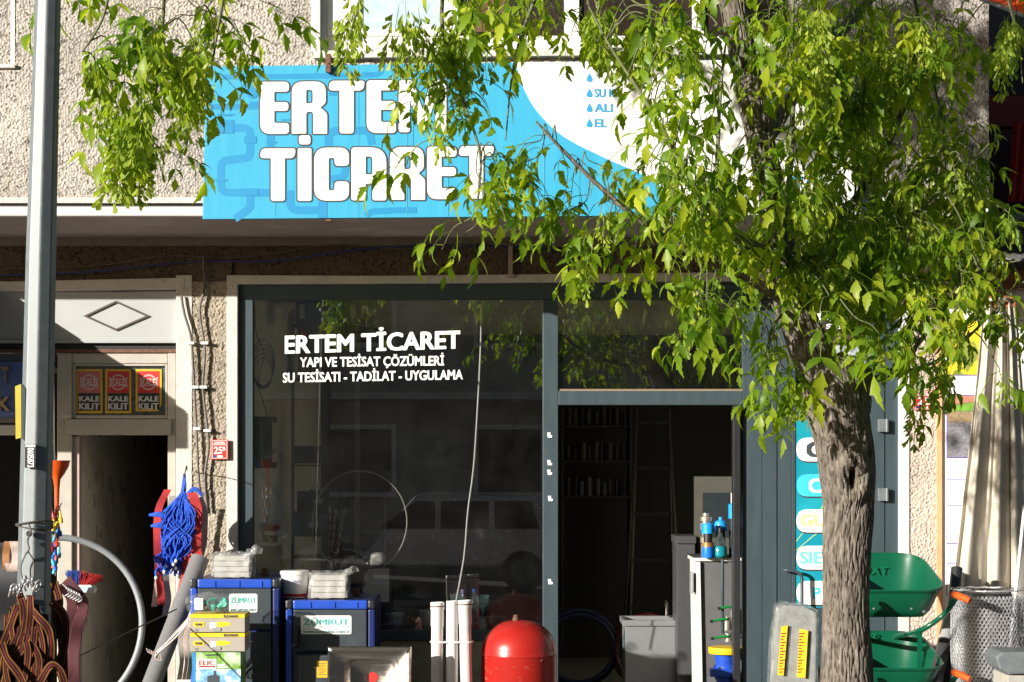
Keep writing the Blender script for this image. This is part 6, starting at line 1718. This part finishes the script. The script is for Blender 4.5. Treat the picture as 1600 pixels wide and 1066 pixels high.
# ------------------------------------------------------------------ neighbouring shop at the right
nb = root('neighbour_shop', 'shaded shop building at the right edge with dark openings', 'building', (W(1640, 0, 0).x + .6, 0.3, 0))
xq = W(1472, 0, .02).x
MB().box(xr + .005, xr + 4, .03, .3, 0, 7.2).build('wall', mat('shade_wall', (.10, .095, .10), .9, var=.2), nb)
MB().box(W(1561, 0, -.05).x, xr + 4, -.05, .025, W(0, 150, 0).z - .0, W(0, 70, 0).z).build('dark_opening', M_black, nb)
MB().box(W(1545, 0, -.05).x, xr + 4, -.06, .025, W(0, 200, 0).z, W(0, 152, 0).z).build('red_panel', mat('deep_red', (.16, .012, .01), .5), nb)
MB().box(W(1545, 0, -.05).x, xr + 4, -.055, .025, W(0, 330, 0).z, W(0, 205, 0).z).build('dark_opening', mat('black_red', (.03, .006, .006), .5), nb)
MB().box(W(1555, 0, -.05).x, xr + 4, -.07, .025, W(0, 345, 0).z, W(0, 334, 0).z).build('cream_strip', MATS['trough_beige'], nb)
oa = root('orange_awning', 'bright orange awning corner at the top right', 'awning', W(1620, 20, -1.9))
MB().prism([W(1530, -60, -1.6), W(1530, -2, -1.6), W(1600, 22, -1.9), W(1700, 24, -1.9), W(1700, -60, -1.6)], (0, .015, 0)).build('fabric', mat('orange_fabric', (.75, .09, .008), .8, var=.1), oa)
MB().tube([W(1535, 0, -1.62), W(1600, 25, -1.92), W(1700, 27, -1.92)], .012, 6).build('rod', M_galv, oa)
rc = root('red_cloth', 'deep red cloth hanging in the shaded shop at the right edge', 'cloth', W(1600, 310, -.3))
vs = []; fs = []
for j in range(12):
    for i in range(30):
        u = i / 29; t = j / 11
        vs.append(W(1583 - 8 * t + 60 * u, 190 + 125 * t, -.3 + .03 * math.sin(u * 30 + t)))
for j in range(11):
    for i in range(29): a = j * 30 + i; fs.append((a, a + 1, a + 31, a + 30))
mb = MB(); mb.add(vs, fs); o = mb.build('fabric', mat('red_fabric', (.36, .02, .02), .8, var=.15), rc, smooth=3.2)
md = o.modifiers.new('solid', 'SOLIDIFY'); md.thickness = .004
# corrugated awning
ca = root('corrugated_awning', 'dark corrugated awning above the canvas at the right', 'awning', W(1560, 440, -.6))
vs = []; fs = []; NX = 120
for j in range(2):
    for i in range(NX + 1):
        x = W(1495, 0, 0).x + .012 * i; y = -.08 - .95 * j; z = W(0, 388, 0).z - .20 * j + .012 * math.sin(i * 1.05)
        vs.append(Vector((x + .1 * j, y, z)))
for i in range(NX): fs.append((i, i + 1, NX + 2 + i, NX + 1 + i))
mb = MB(); mb.add(vs, fs); o = mb.build('sheet', mat('corrugated_dark', (.13, .12, .12), .5, .4, var=.2), ca, smooth=3.2)
md = o.modifiers.new('solid', 'SOLIDIFY'); md.thickness = .003
MB().box(W(1495, 0, 0).x, W(1495, 0, 0).x + 1.6, -.16, -.06, W(0, 455, 0).z, W(0, 425, 0).z).build('beam', M_rust, ca)

# unseen awning added left of the frame, shaped to shade the entrance
la = root('shading_awning', 'unseen sloping awning added outside the left edge to shade the entrance', 'awning', (-5, -.6, 2.7))
xa = -3.70
MB().prism([(xa, -.02, 3.21), (-6.5, -.02, 3.21), (-6.5, -1.26, 2.75), (xa, -1.26, 2.75)], (0, 0, .012)).build('fabric', mat('awning_navy', (.05, .07, .15), .8), la)
MB().prism([(xa, -1.262, 2.75), (-6.5, -1.262, 2.75), (-6.5, -1.262, 2.5), (xa, -1.262, 2.5)], (0, -.01, 0)).build('valance', MATS['awning_navy'], la)
MB().tube([(xa - .01, -.02, 3.19), (xa - .01, -1.26, 2.73)], .015, 8).build('arm', M_galv, la)

# ------------------------------------------------------------------ inside the shop
M_cwhite = mat('counter_white', (.66, .64, .60), .5, var=.05)
M_lgrey = mat('cabinet_white', (.33, .33, .34), .4, var=.05); M_dgrey = mat('cabinet_grey', (.11, .11, .115), .45, var=.06)
wbz = root('washbasin_cabinet', 'white washbasin on a cabinet inside the doorway', 'washbasin', (X(1018, 1.5), 1.7, 0))
Yb2 = 1.5
MB().rect(977, 979, 1059, 1250, Yb2, Yb2 + .4).build('cabinet', M_lgrey, wbz, bevel=.006)
lo_ = [(973, 1064, Yb2 - .02, Yb2 + .42, 978), (973, 1064, Yb2 - .02, Yb2 + .42, 969), (979, 1058, Yb2 + .02, Yb2 + .38, 969), (990, 1047, Yb2 + .08, Yb2 + .33, 990)]
vs = []
for x0, x1, ya, yb_, py in lo_:
    z = Z(py, Yb2)
    vs += [Vector((X(x0, Yb2), ya, z)), Vector((X(x1, Yb2), ya, z)), Vector((X(x1, Yb2), yb_, z)), Vector((X(x0, Yb2), yb_, z))]
mb = MB(); mb.add(vs, [(i * 4 + j, i * 4 + (j + 1) % 4, (i + 1) * 4 + (j + 1) % 4, (i + 1) * 4 + j) for i in range(3) for j in range(4)] + [(12, 13, 14, 15), (3, 2, 1, 0)])
mb.build('basin', M_lgrey, wbz, bevel=.004)
tp0 = Vector((X(1047, Yb2), Yb2 + .34, Z(969, Yb2)))
MB().tube(spline([tp0, tp0 + Vector((0, 0, .1)), tp0 + Vector((-.01, -.05, .13)), tp0 + Vector((-.01, -.1, .10))], 4), .012, 8).build('tap', M_steel, wbz, smooth=1.5)
cab = root('grey_cabinet', 'narrow grey cabinet standing behind the counter', 'cabinet', (X(1070, 1.3), 1.5, 0))
MB().rect(1058, 850, 1086, 1250, 1.3, 1.7).build('body', M_dgrey, cab, bevel=.004)
MB().rect(1056, 838, 1088, 849.5, 1.28, 1.7).build('top', M_dgrey, cab, bevel=.004)
ct = root('shop_counter', 'white-edged counter just inside the door with goods on top', 'counter', (X(1125, .5), .7, 0))
Yc2 = .45
zc2 = Z(871, Yc2)
MB().box(X(1083, Yc2), X(1230, Yc2), Yc2, Yc2 + .5, zc2 - .028, zc2 - .004).build('edge_band', M_cwhite, ct, bevel=.003)
MB().box(X(1084, Yc2), X(1230, Yc2), Yc2 + .005, Yc2 + .5, zc2 - .0035, zc2).build('worktop', M_intdark, ct)
MB().prism([W(1087, 878, Yc2), W(1094, 878, Yc2), W(1101, 1240, Yc2), W(1094, 1240, Yc2)], (0, .46, 0)).build('side_panel', M_cwhite, ct)
MB().box(X(1096, Yc2), X(1230, Yc2), Yc2 + .03, Yc2 + .05, .05, zc2 - .03).build('front_panel', M_dgrey, ct)
bk = root('hook_rack', 'small white hook rail on the counter side', 'hook rail', W(1083, 930, Yc2))
MB().rect(1080, 895, 1084, 928, Yc2 - .02, Yc2 + .1).build('plate', M_lgrey, bk, bevel=.004)
for y in (896, 926): MB().lathe([(.008, 0), (.008, .03)], W(1085.5, y, Yc2 + .02), 10, Matrix.Rotation(math.pi / 2, 3, 'Y')).build('stud', M_steel, bk)
MB().box(X(1084, Yc2), X(1088, Yc2), Yc2 + .02, Yc2 + .1, W(0, 926, Yc2).z, W(0, 897, Yc2).z).build('spacer', M_lgrey, bk)
# goods on the counter
def stackfit(name, px, prof, m, label, cat, Y=.55):
    k_ = 1 / S(Y); c = Vector((X(px, Y), Y, zc2))
    r = root(name, label, cat, c)
    for nm, m_, pr in prof:
        MB().lathe([(a * k_, b * k_) for a, b in pr], c, 20).build(nm, m_, r, smooth=.7)
    return r
M_bras = mat('brass_nickel', (.55, .50, .40), .3, .7, var=.1); M_fblue = mat('fitting_blue', (.01, .16, .62), .35); M_fblack = mat('fitting_black', (.02, .02, .022), .4)
stackfit('valve_stack', 1103, [('base', M_bras, [(8, 0), (8, 20), (6, 22)]), ('collar', M_bras, [(9, 22), (9, 30), (6.5, 32), (6.5, 42)]), ('ring', M_bras, [(9.5, 42.2), (9.5, 52), (6, 53)]), ('cap', M_bras, [(9, 56), (9, 62), (5, 64), (5, 68), (1, 68)]), ('neck', M_bras, [(6, 52), (6, 57)])], None, 'stack of pale metal couplings on the counter', 'coupling')
stackfit('pipe_coupling', 1106, [('foot', M_fblue, [(9, 0), (10, 4), (9, 18), (6, 20)]), ('band', mat('copper_band', (.45, .22, .08), .4, .5), [(9.2, 17), (9.2, 24)]), ('barrel', M_fblack, [(7, 24.2), (7, 38)]), ('nut', mat('nut_blue', (.01, .28, .75), .35), [(10, 38), (10, 52), (8, 54), (2, 54)])], None, 'blue and black pipe coupling on the counter', 'coupling', .40)
stackfit('pipe_coupling', 1126, [('foot', M_fblack, [(8, 0), (8, 40)]), ('nut', MATS['nut_blue'], [(10.5, 40.2), (10.5, 50), (8, 56), (3, 57), (3, 62), (1, 62)])], None, 'tall black coupling with light blue cap behind the spray bottle', 'coupling', .52)
spb = stackfit('spray_bottle', 1125, [('liquid', mat('teal_liquid', (.01, .30, .38), .15, trans=.3), [(8, 0), (11, 3), (11.2, 14), (9.5, 18)]), ('bottle', glass_mat('bottle_plastic', (.8, .9, .9), .08, (.6, .75, .75), .05, 1.4, 20), [(9.6, 18.1), (7, 28), (4, 36), (3.2, 40)]), ('trigger_head', M_fblack, [(3.5, 40), (3.5, 46), (1.5, 48)])], None, 'clear spray bottle of teal liquid on the counter', 'bottle', .42)
stackfit('pipe_coupling', 1147, [('foot', M_fblack, [(8, 0), (8, 60)]), ('nut', MATS['nut_blue'], [(9, 60.2), (9, 82), (5, 84)]), ('sleeve', M_whitepl, [(5, 84.2), (5, 100)])], None, 'black coupling with blue nut and white sleeve at the counter end', 'coupling', .5)
bx = root('cardboard_box', 'tall white box with a grey panel behind the counter goods', 'box', (X(1118, 1.4), 1.5, 0))
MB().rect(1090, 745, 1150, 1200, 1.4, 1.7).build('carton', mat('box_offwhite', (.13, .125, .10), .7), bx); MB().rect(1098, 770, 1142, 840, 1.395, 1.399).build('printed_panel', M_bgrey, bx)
gv = root('gate_valve', 'dark blue gate valve with yellow flange on the floor by the counter', 'valve', (X(1132, .2), .2, 0))
k_ = 1 / S(.2); c = Vector((X(1134, .2), .2, 0)); z0v = Z(1011, .2)
MB().lathe([(26 * k_, z0v - 10 * k_), (27 * k_, z0v - 8 * k_), (27 * k_, z0v), (4 * k_, z0v)], c, 28).build('yellow_flange', M_cyel, gv, smooth=.6)
MB().lathe([(22 * k_, 0), (22 * k_, .03), (14 * k_, .05), (14 * k_, z0v - 55 * k_), (19 * k_, z0v - 45 * k_), (19 * k_, z0v - 30 * k_), (16 * k_, z0v - 26 * k_), (18 * k_, z0v - 10.2 * k_)], c, 28).build('body', M_bblue, gv, smooth=.7)
MB().box(c.x - 27 * k_, c.x + 20 * k_, c.y - .12, c.y - .02, z0v - 44 * k_, z0v - 32 * k_).build('lug', M_bblue, gv, bevel=.006)
for i, (px, py) in enumerate(((1130, 997), (1128, 970), (1140, 950))):
    Y_ = .2 if i == 0 else .40; base = W(px + 8, py + 4, Y_)
    r = root('ball_valve', ['green-handled ball valve on the yellow flange', 'green-handled ball valve hung below the counter', 'green-handled ball valve nearest the counter top'][i], 'valve', base)
    MB().lathe([(.03, -.005 if i == 0 else -.05), (.03, .02), (.02, .025), (.02, .05)], base, 16).build('body', M_bras, r, smooth=.7)
    MB().tube([base + Vector((0, -.03, .035)), base + Vector((-.06, -.04, .03)), base + Vector((-.11, -.05, .02))], [.008, .010, .010], 8).build('lever', mat('lever_green', (.01, .22, .05), .4), r, smooth=1.2)
    MB().tube([base + Vector((-.111, -.05, .02)), base + Vector((-.13, -.052, .017))], .011, 8).build('lever_tip', M_fblack, r, smooth=1.2)
pr = MB().tube([W(1129, 874, .38), W(1129, 990, .38), W(1150, 990, .38)], .012, 8).build('display_rail', M_frame, None, smooth=1.0); tag(pr, 'dark metal display rail hanging at the counter front', 'rail')

# back shelves with cans, ladder, coils
M_can = mat('can_tin', (.065, .06, .06), .35, .5); M_shelf = mat('shelf_dark', (.03, .03, .03), .6)
sh_ = root('wall_shelf', 'dark shelving on the back wall of the shop', 'shelf', (X(930, 4.4), 4.6, 0))
ci = 0
for k, py in enumerate((665, 720, 775)):
    MB().rect(875, py, 985, py + 3, 4.4, 4.8).build('board', M_shelf, sh_)
for px in (877, 984): MB().rect(px, 600, px + 4, 1010, 4.4, 4.8).build('upright', M_shelf, sh_)
cps = []
for k, py in enumerate((665, 720, 775)):
    for i in range(9):
        px = 888 + i * 11; Y_ = 4.5 + .1 * random.random(); h = random.uniform(17, 29) / S(Y_); px += random.uniform(-2, 2)
        r = root('can', 'dim tin on the shelves seen through the doorway', 'can', Vector((X(px, Y_), Y_, Z(py, 4.4) + .001)), 'tins on the back shelves')
        c = Vector(r.location)
        MB().lathe([(.031, 0), (.031, h)], c, 14).build('tin', M_can, r, smooth=.8); MB().lathe([(.027, h + .0005), (.027, h + .01)], c, 14).build('lid', M_can, r)
ld = root('step_ladder', 'aluminium step ladder standing at the back of the shop', 'ladder', (X(1020, 3.2), 3.3, 0))
for sg in (-1, 1):
    MB().tube([Vector((X(1020 + sg * 25, 3.2), 3.2, Z(640, 3.2))), Vector((X(1020 + sg * 42, 3.2), 2.9, 0.01))], .014, 8).build('rail', M_can, ld, smooth=1.0)
    MB().tube([Vector((X(1020 + sg * 25, 3.2), 3.22, Z(640, 3.2))), Vector((X(1020 + sg * 42, 3.2), 3.8, 0.01))], .012, 8).build('rear_rail', M_can, ld, smooth=1.0)
for k in range(6):
    f = k / 6 + .05; z = Z(640, 3.2) * (1 - f); hw = (25 + 17 * f) / S(3.2)
    MB().box(X(1020, 3.2) - hw, X(1020, 3.2) + hw, 3.2 - .3 * f - .05, 3.2 - .3 * f + .05, z - .012, z + .012).build('tread', M_can, ld)
for k, (px, py, R_, m_, lb) in enumerate(((905, 985, .32, mat('hose_navy', (.015, .02, .08), .4), 'coil of dark blue hose on the shop floor'), (1010, 960, .30, mat('hose_maroon', (.09, .012, .015), .4), 'coil of dark red hose behind the washbasin'))):
    Y_ = 2.6; c = Vector((X(px, Y_), Y_, R_ + .04))
    o = MB()
    for t in range(4):
        o.tube([c + Vector(((R_ - .03 * (t % 2)) * math.cos(a * .2), -.04 * t, (R_ - .03 * (t % 2)) * math.sin(a * .2))) for a in range(33)], .018, 8)
    tag(o.build('hose_coil', m_, None, smooth=1.5), lb, 'hose')

# --- seen through the window
tb = root('display_table', 'dark table behind the window with cups and bottles', 'table', (X(680, .7), .75, 0))
Yd = .35; zt2 = Z(976, Yd)
MB().box(X(470, Yd), X(790, Yd), Yd, Yd + .75, zt2 - .03, zt2).build('top', mat('table_dark', (.05, .05, .055), .3), tb, bevel=.004)
for px in (480, 782):
    for yy in (Yd + .04, Yd + .66): MB().box(X(px, Yd) - .02, X(px, Yd) + .02, yy, yy + .04, .004, zt2 - .031).build('leg', M_fblack, tb)
def on_table(name, px, Y, prof, label, cat, mats):
    k_ = 1 / S(Y); c = Vector((X(px, Y), Y, zt2 + .0005)); r = root(name, label, cat, c)
    for (nm, pr), m_ in zip(prof, mats): MB().lathe([(a * k_, b * k_) for a, b in pr], c, 20).build(nm, m_, r, smooth=.8)
    return r
M_mint = mat('mint_plastic', (.42, .55, .52), .4); clear_ = MATS['bottle_plastic']
on_table('ribbed_cup', 665, .5, [('cup', [(7, 0), (9, 2), (10, 17), (10.6, 18), (10.6, 20), (9.5, 20), (7, 3)])], 'mint ribbed plastic cup on the table behind the glass', 'cup', [M_mint])
on_table('small_pot', 653, .55, [('pot', [(11, 0), (12, 8), (11.5, 8), (10, 2)])], 'shallow brown metal pot beside the mint cup', 'pot', [M_rust])
on_table('jar', 682, .6, [('body', [(5, 0), (5, 16)]), ('lid', [(5.2, 16.2), (5.2, 24), (1, 24)])], 'small jar with a yellow lid behind the pipes', 'jar', [M_can, mat('lid_yellow', (.6, .5, .01), .4)])
for k, (px, Y, lb, cm) in enumerate(((723, .5, 'clear bottle with a violet cap behind the pipes', mat('cap_violet', (.25, .18, .35), .4)), (741, .55, 'clear bottle with a blue cap behind the pipes', M_bblue))):
    on_table('water_bottle', px, Y, [('body', [(6.5, 0), (7, 3), (6.4, 8), (7, 12), (6.4, 16), (7, 20), (6.8, 32), (3, 42), (2.8, 46)]), ('cap', [(3.3, 46.2), (3.3, 52), (.5, 52)])], lb, 'bottle', [clear_, cm])
for k, (px, Y, h) in enumerate(((708, .5, 34), (714, .68, 42), (754, .66, 40))):
    on_table('glass_dish', px, Y, [('bowl', [(3, 0), (2, 2), (2, h * .45), (9, h * .7), (12, h), (11.5, h), (8.5, h * .72)])], ['clear glass goblet nearest the leftmost pipe', 'tall clear glass goblet behind the middle pipe', 'clear glass goblet right of the bottles'][k], 'glass', [clear_])
r = root('parts_box', 'small pale blue box of parts on the table left of the cup', 'box', (X(615, .5), .5, zt2))
MB().box(X(604, .5), X(628, .5), .45, .6, zt2 + .0005, zt2 + .06).build('tray', mat('pale_blue', (.16, .2, .28), .5), r, bevel=.004)
MB().box(X(602, .5), X(630, .5), .445, .605, zt2 + .0605, zt2 + .07).build('lid', mat('pale_blue_lid', (.3, .36, .42), .5), r, bevel=.003)
o = MB().tube(spline([W(752, 470, .2), W(751, 540, .22), W(746, 640, .2), W(740, 730, .2), W(731, 800, .2), W(725, 870, .2), W(713, 938, .2)], 6), .0065, 6).build('electric_lead', M_whitepl, None, smooth=1.5); tag(o, 'long white lead hanging down behind the shop window', 'lead')
cc = W(562, 816, .8); o = MB().tube([cc + Vector((74 / S(.8) * math.cos(a * .1), .02 * math.sin(a * .3), 80 / S(.8) * math.sin(a * .1))) for a in range(64)], .006, 8).build('pipe_hoop', mat('hoop_clear', (.34, .33, .29), .4), None, smooth=1.5); tag(o, 'thin pale hoop of tubing hanging inside the window', 'tubing')
# left wall goods: green faucet board, cable coil, dark signs and shelves
fb = root('faucet_board', 'dark green board with a tap mounted at the left of the window', 'display board', W(415, 733, .3))
MB().rect(396, 655, 425, 730, .42, .44).build('board', mat('board_green', (.012, .05, .035), .5), fb)
for q in ((396, 651, 432, 660), (396, 722, 432, 732)): MB().rect(*q, .40, .419).build('rail', mat('rail_green', (.012, .045, .035), .5), fb)
MB().rect(408, 660, 410, 722, .415, .4195).build('green_line', mat('line_green', (.03, .25, .03), .5), fb)
MB().tube(spline([W(413, 716, .36), W(420, 712, .34), W(432, 702, .33), (W(440, 701, .33)), W(441, 706, .33)], 4), .010, 8).build('tap', M_steel, fb, smooth=1.5)
mb = MB()
for k in range(5):
    c = W(411, 575, .3); mb.tube([c + Vector(((14 + k) / 215 * math.cos(a * .2 + k), .012 * math.sin(a * .5 + k), (24 + 3 * k) / 215 * math.sin(a * .2 + k) + .02 * (k - 2))) for a in range(33)], .003, 5)
mb.tube(spline([W(398, 480, .3), W(400, 520, .3), W(412, 552, .3), W(404, 600, .3), W(417, 650, .3), W(414, 690, .3)], 5), .003, 5)
tag(mb.build('cable_coil', M_cable, None, smooth=1.5), 'loose black cable coil hanging inside the left window edge', 'cable')
for k, (x0, y0, x1, y1, Y, m_, lb, nm, cat) in enumerate((
        (462, 470, 536, 506, 1.2, mat('blue_carton', (.012, .05, .22), .5), 'dark blue carton at the top inside the window', 'carton', 'box'),
        (541, 470, 581, 512, 1.3, mat('cream_carton', (.30, .27, .20), .6), 'cream carton at the top beside the blue one', 'carton', 'box'),
        (458, 697, 508, 724, 1.8, M_bgrey, 'dark drawer unit, upper left behind the window', 'drawer_unit', 'drawers'), (510, 697, 556, 726, 1.8, M_fblack, 'black drawer unit, upper right behind the window', 'drawer_unit', 'drawers'),
        (464, 768, 530, 800, 1.6, M_fblack, 'black case stacked at middle height behind the window', 'tool_case', 'case'), (457, 804, 528, 836, 1.5, M_bgrey, 'grey case with a white sticker behind the window', 'tool_case', 'case'),
        (465, 512, 560, 590, 2.4, mat('dark_red_carton', (.10, .012, .012), .5), 'dark red carton behind the window lettering', 'carton', 'box'),
        (548, 775, 600, 870, 1.7, mat('maroon_carton', (.07, .012, .016), .5), 'maroon carton in the dim window centre', 'carton', 'box'))):
    r = root(nm, lb, cat, W((x0 + x1) / 2, y1, Y))
    b = MB().rect(x0, y0, x1, y1, Y, Y + .3).build('case', m_, r, bevel=.004)
    if cat == 'drawers':
        for i in range(3): MB().rect(x0 + 3 + i * (x1 - x0 - 6) / 3, y0 + 4, x0 + 1 + (i + 1) * (x1 - x0 - 6) / 3, y1 - 4, Y - .01, Y - .001).build('drawer', m_, r, bevel=.002)
    elif cat == 'case':
        MB().rect(x0 + 20, y0 - 3, x1 - 20, y0 - .3, Y + .05, Y + .1).build('handle', M_fblack, r); MB().rect(x0 + 25, y0 + 12, x0 + 40, y0 + 20, Y - .003, Y - .001).build('sticker', M_sg, r)
    else:
        MB().rect(x0 + 6, y0 + 6, x0 + 14, y1 - 8, Y - .003, Y - .001).build('printed_panel', M_sg if k != 6 else M_red, r)
MBs = root('shelf_unit', 'dim shelf unit inside the window carrying cartons and cases', 'shelf', W(510, 900, 1.4))
for y, Y0_ in ((590.5, 2.35), (726.5, 1.75), (836.5, 1.45), (870.5, 1.6), (506.5, 1.15), (512.5, 1.28), (800.3, 1.5)):
    MB().rect(455 if y != 512.5 else 539, y, 600 if y != 506.5 else 537, y + 2, Y0_, Y0_ + .45).build('board', M_shelf, MBs)
MB().rect(555, 468, 562, 1000, 1.35, 1.4).build('post', mat('post_grey', (.16, .16, .16), .4), MBs)
MB().rect(455, 468, 459, 1060, 2.0, 2.05).build('post', MATS['post_grey'], MBs)
for k, px in enumerate((516, 524, 537)):
    mb = MB(); rt = root('chain', 'short steel chain hanging inside the window among two others', 'chain', W(px, 905, .9), 'chains inside the window')
    for i in range(9):
        c = W(px - i * 1.0 * (k * .8 + .3), 800 + i * 12, .9); a_ = (i % 2) * math.pi / 2
        MB().tube([c + Matrix.Rotation(a_, 3, 'Z') @ Vector((.008 * math.cos(q * .63), 0, .027 * math.sin(q * .63))) for q in range(11)], .003, 5).build('link', M_steel, rt, smooth=1.5)
r = root('film_bundle', 'crumpled clear film bundle lying inside the window', 'film', W(565, 890, .5))
o = MB().tube(spline([W(533, 884, .5), W(550, 876, .5), W(575, 882, .52), W(592, 872, .5), W(600, 880, .5)], 5), [.03, .035, .03, .03, .035, .04, .035, .03, .03, .03, .035, .04, .045, .05, .05, .05, .045, .04, .03, .02, .01], 12).build('film', M_wrap, r, smooth=2.5); noisy(o, .03, 24, 2)
MB().rect(525, 889, 608, 975, .45, .75).build('stand', M_intdark, r)

# ------------------------------------------------------------------ across the street: what the glass mirrors
ob_ = root('opposite_building', 'shaded apartment house across the street, mirrored in the shop window', 'building', (2, -25, 0))
MB().box(-10, 40, -32, -25, 0, 14).build('wall', mat('opposite_wall', (.42, .38, .33), .9, var=.1, scale=2), ob_)
for fl in range(3):
    for i in range(7):
        x0 = -7 + i * 3.1; z0 = 1.2 + fl * 3.1
        w = MB().box(x0, x0 + 1.5, -24.98, -24.9, z0, z0 + 1.5).build('window', M_pvc, ob_)
        MB().box(x0 + .1, x0 + 1.4, -24.895, -24.88, z0 + .1, z0 + 1.4).build('pane', M_darkpane, w)
for fl in (1, 2): MB().box(-8, 15, -24.98, -24.0, fl * 3.1 + .1, fl * 3.1 + .25).build('balcony', M_wplas, ob_)
def car(x_front, yc, L_, H, Wd, m, label, hood=.78, van=False, z0=-.13):
    r = root('parked_van' if van else 'parked_car', label, 'van' if van else 'car', (x_front + L_ / 2, yc, z0))
    P = [(0, .35), (0, .62), (.06, .72), (.25 if not van else .16, hood / H * .62 + .28), (.42 if not van else .30, H * .985), (.52, H), (.86, H * .97), (.97, H * .62), (1, .55), (1, .35)]
    pts = [Vector((x_front + a * L_, yc - Wd / 2, z0 + b)) for a, b in P]
    b = MB().prism(pts, (0, Wd, 0)).build('body', m, r, bevel=.06)
    for y_ in (yc + Wd / 2 + .002, yc - Wd / 2 - .012):
        for a0, a1, t0, t1 in ((.29, .49, .42, .49), (.51, .68, .51, .68), (.70, .86, .70, .83)):
            q = [Vector((x_front + a0 * L_, y_, z0 + H * .64)), Vector((x_front + a1 * L_, y_, z0 + H * .64)), Vector((x_front + t1 * L_, y_, z0 + H * .92)), Vector((x_front + t0 * L_, y_, z0 + H * .92))]
            MB().prism(q, (0, .01, 0)).build('window', M_darkpane, r)
        for f in (.18, .8):
            c = Vector((x_front + f * L_, y_ - .02, z0 + .31)); w = MB().lathe([(.1, -.1), (.30, -.1), (.31, -.05), (.31, .05), (.30, .1), (.1, .1)], c, 24, Matrix.Rotation(math.pi / 2, 3, 'X')).build('wheel', M_blackm, r, smooth=.8)
            MB().lathe([(.03, -.104), (.19, -.104), (.19, .104), (.03, .104)], c, 16, Matrix.Rotation(math.pi / 2, 3, 'X')).build('rim', M_galv, w)
    return r
car(-3.2, -15.0, 4.2, 1.47, 1.72, mat('car_silver', (.55, .57, .60), .25, .6, var=.03, coat=.6), 'silver parked car across the road, mirrored in the shop window', z0=-.004)
car(-8.6, -17.6, 5.0, 2.05, 1.9, mat('van_white', (.75, .77, .80), .3, var=.03, coat=.5), 'white parked van across the road, mirrored in the shop window', hood=1.0, van=True, z0=-.004)
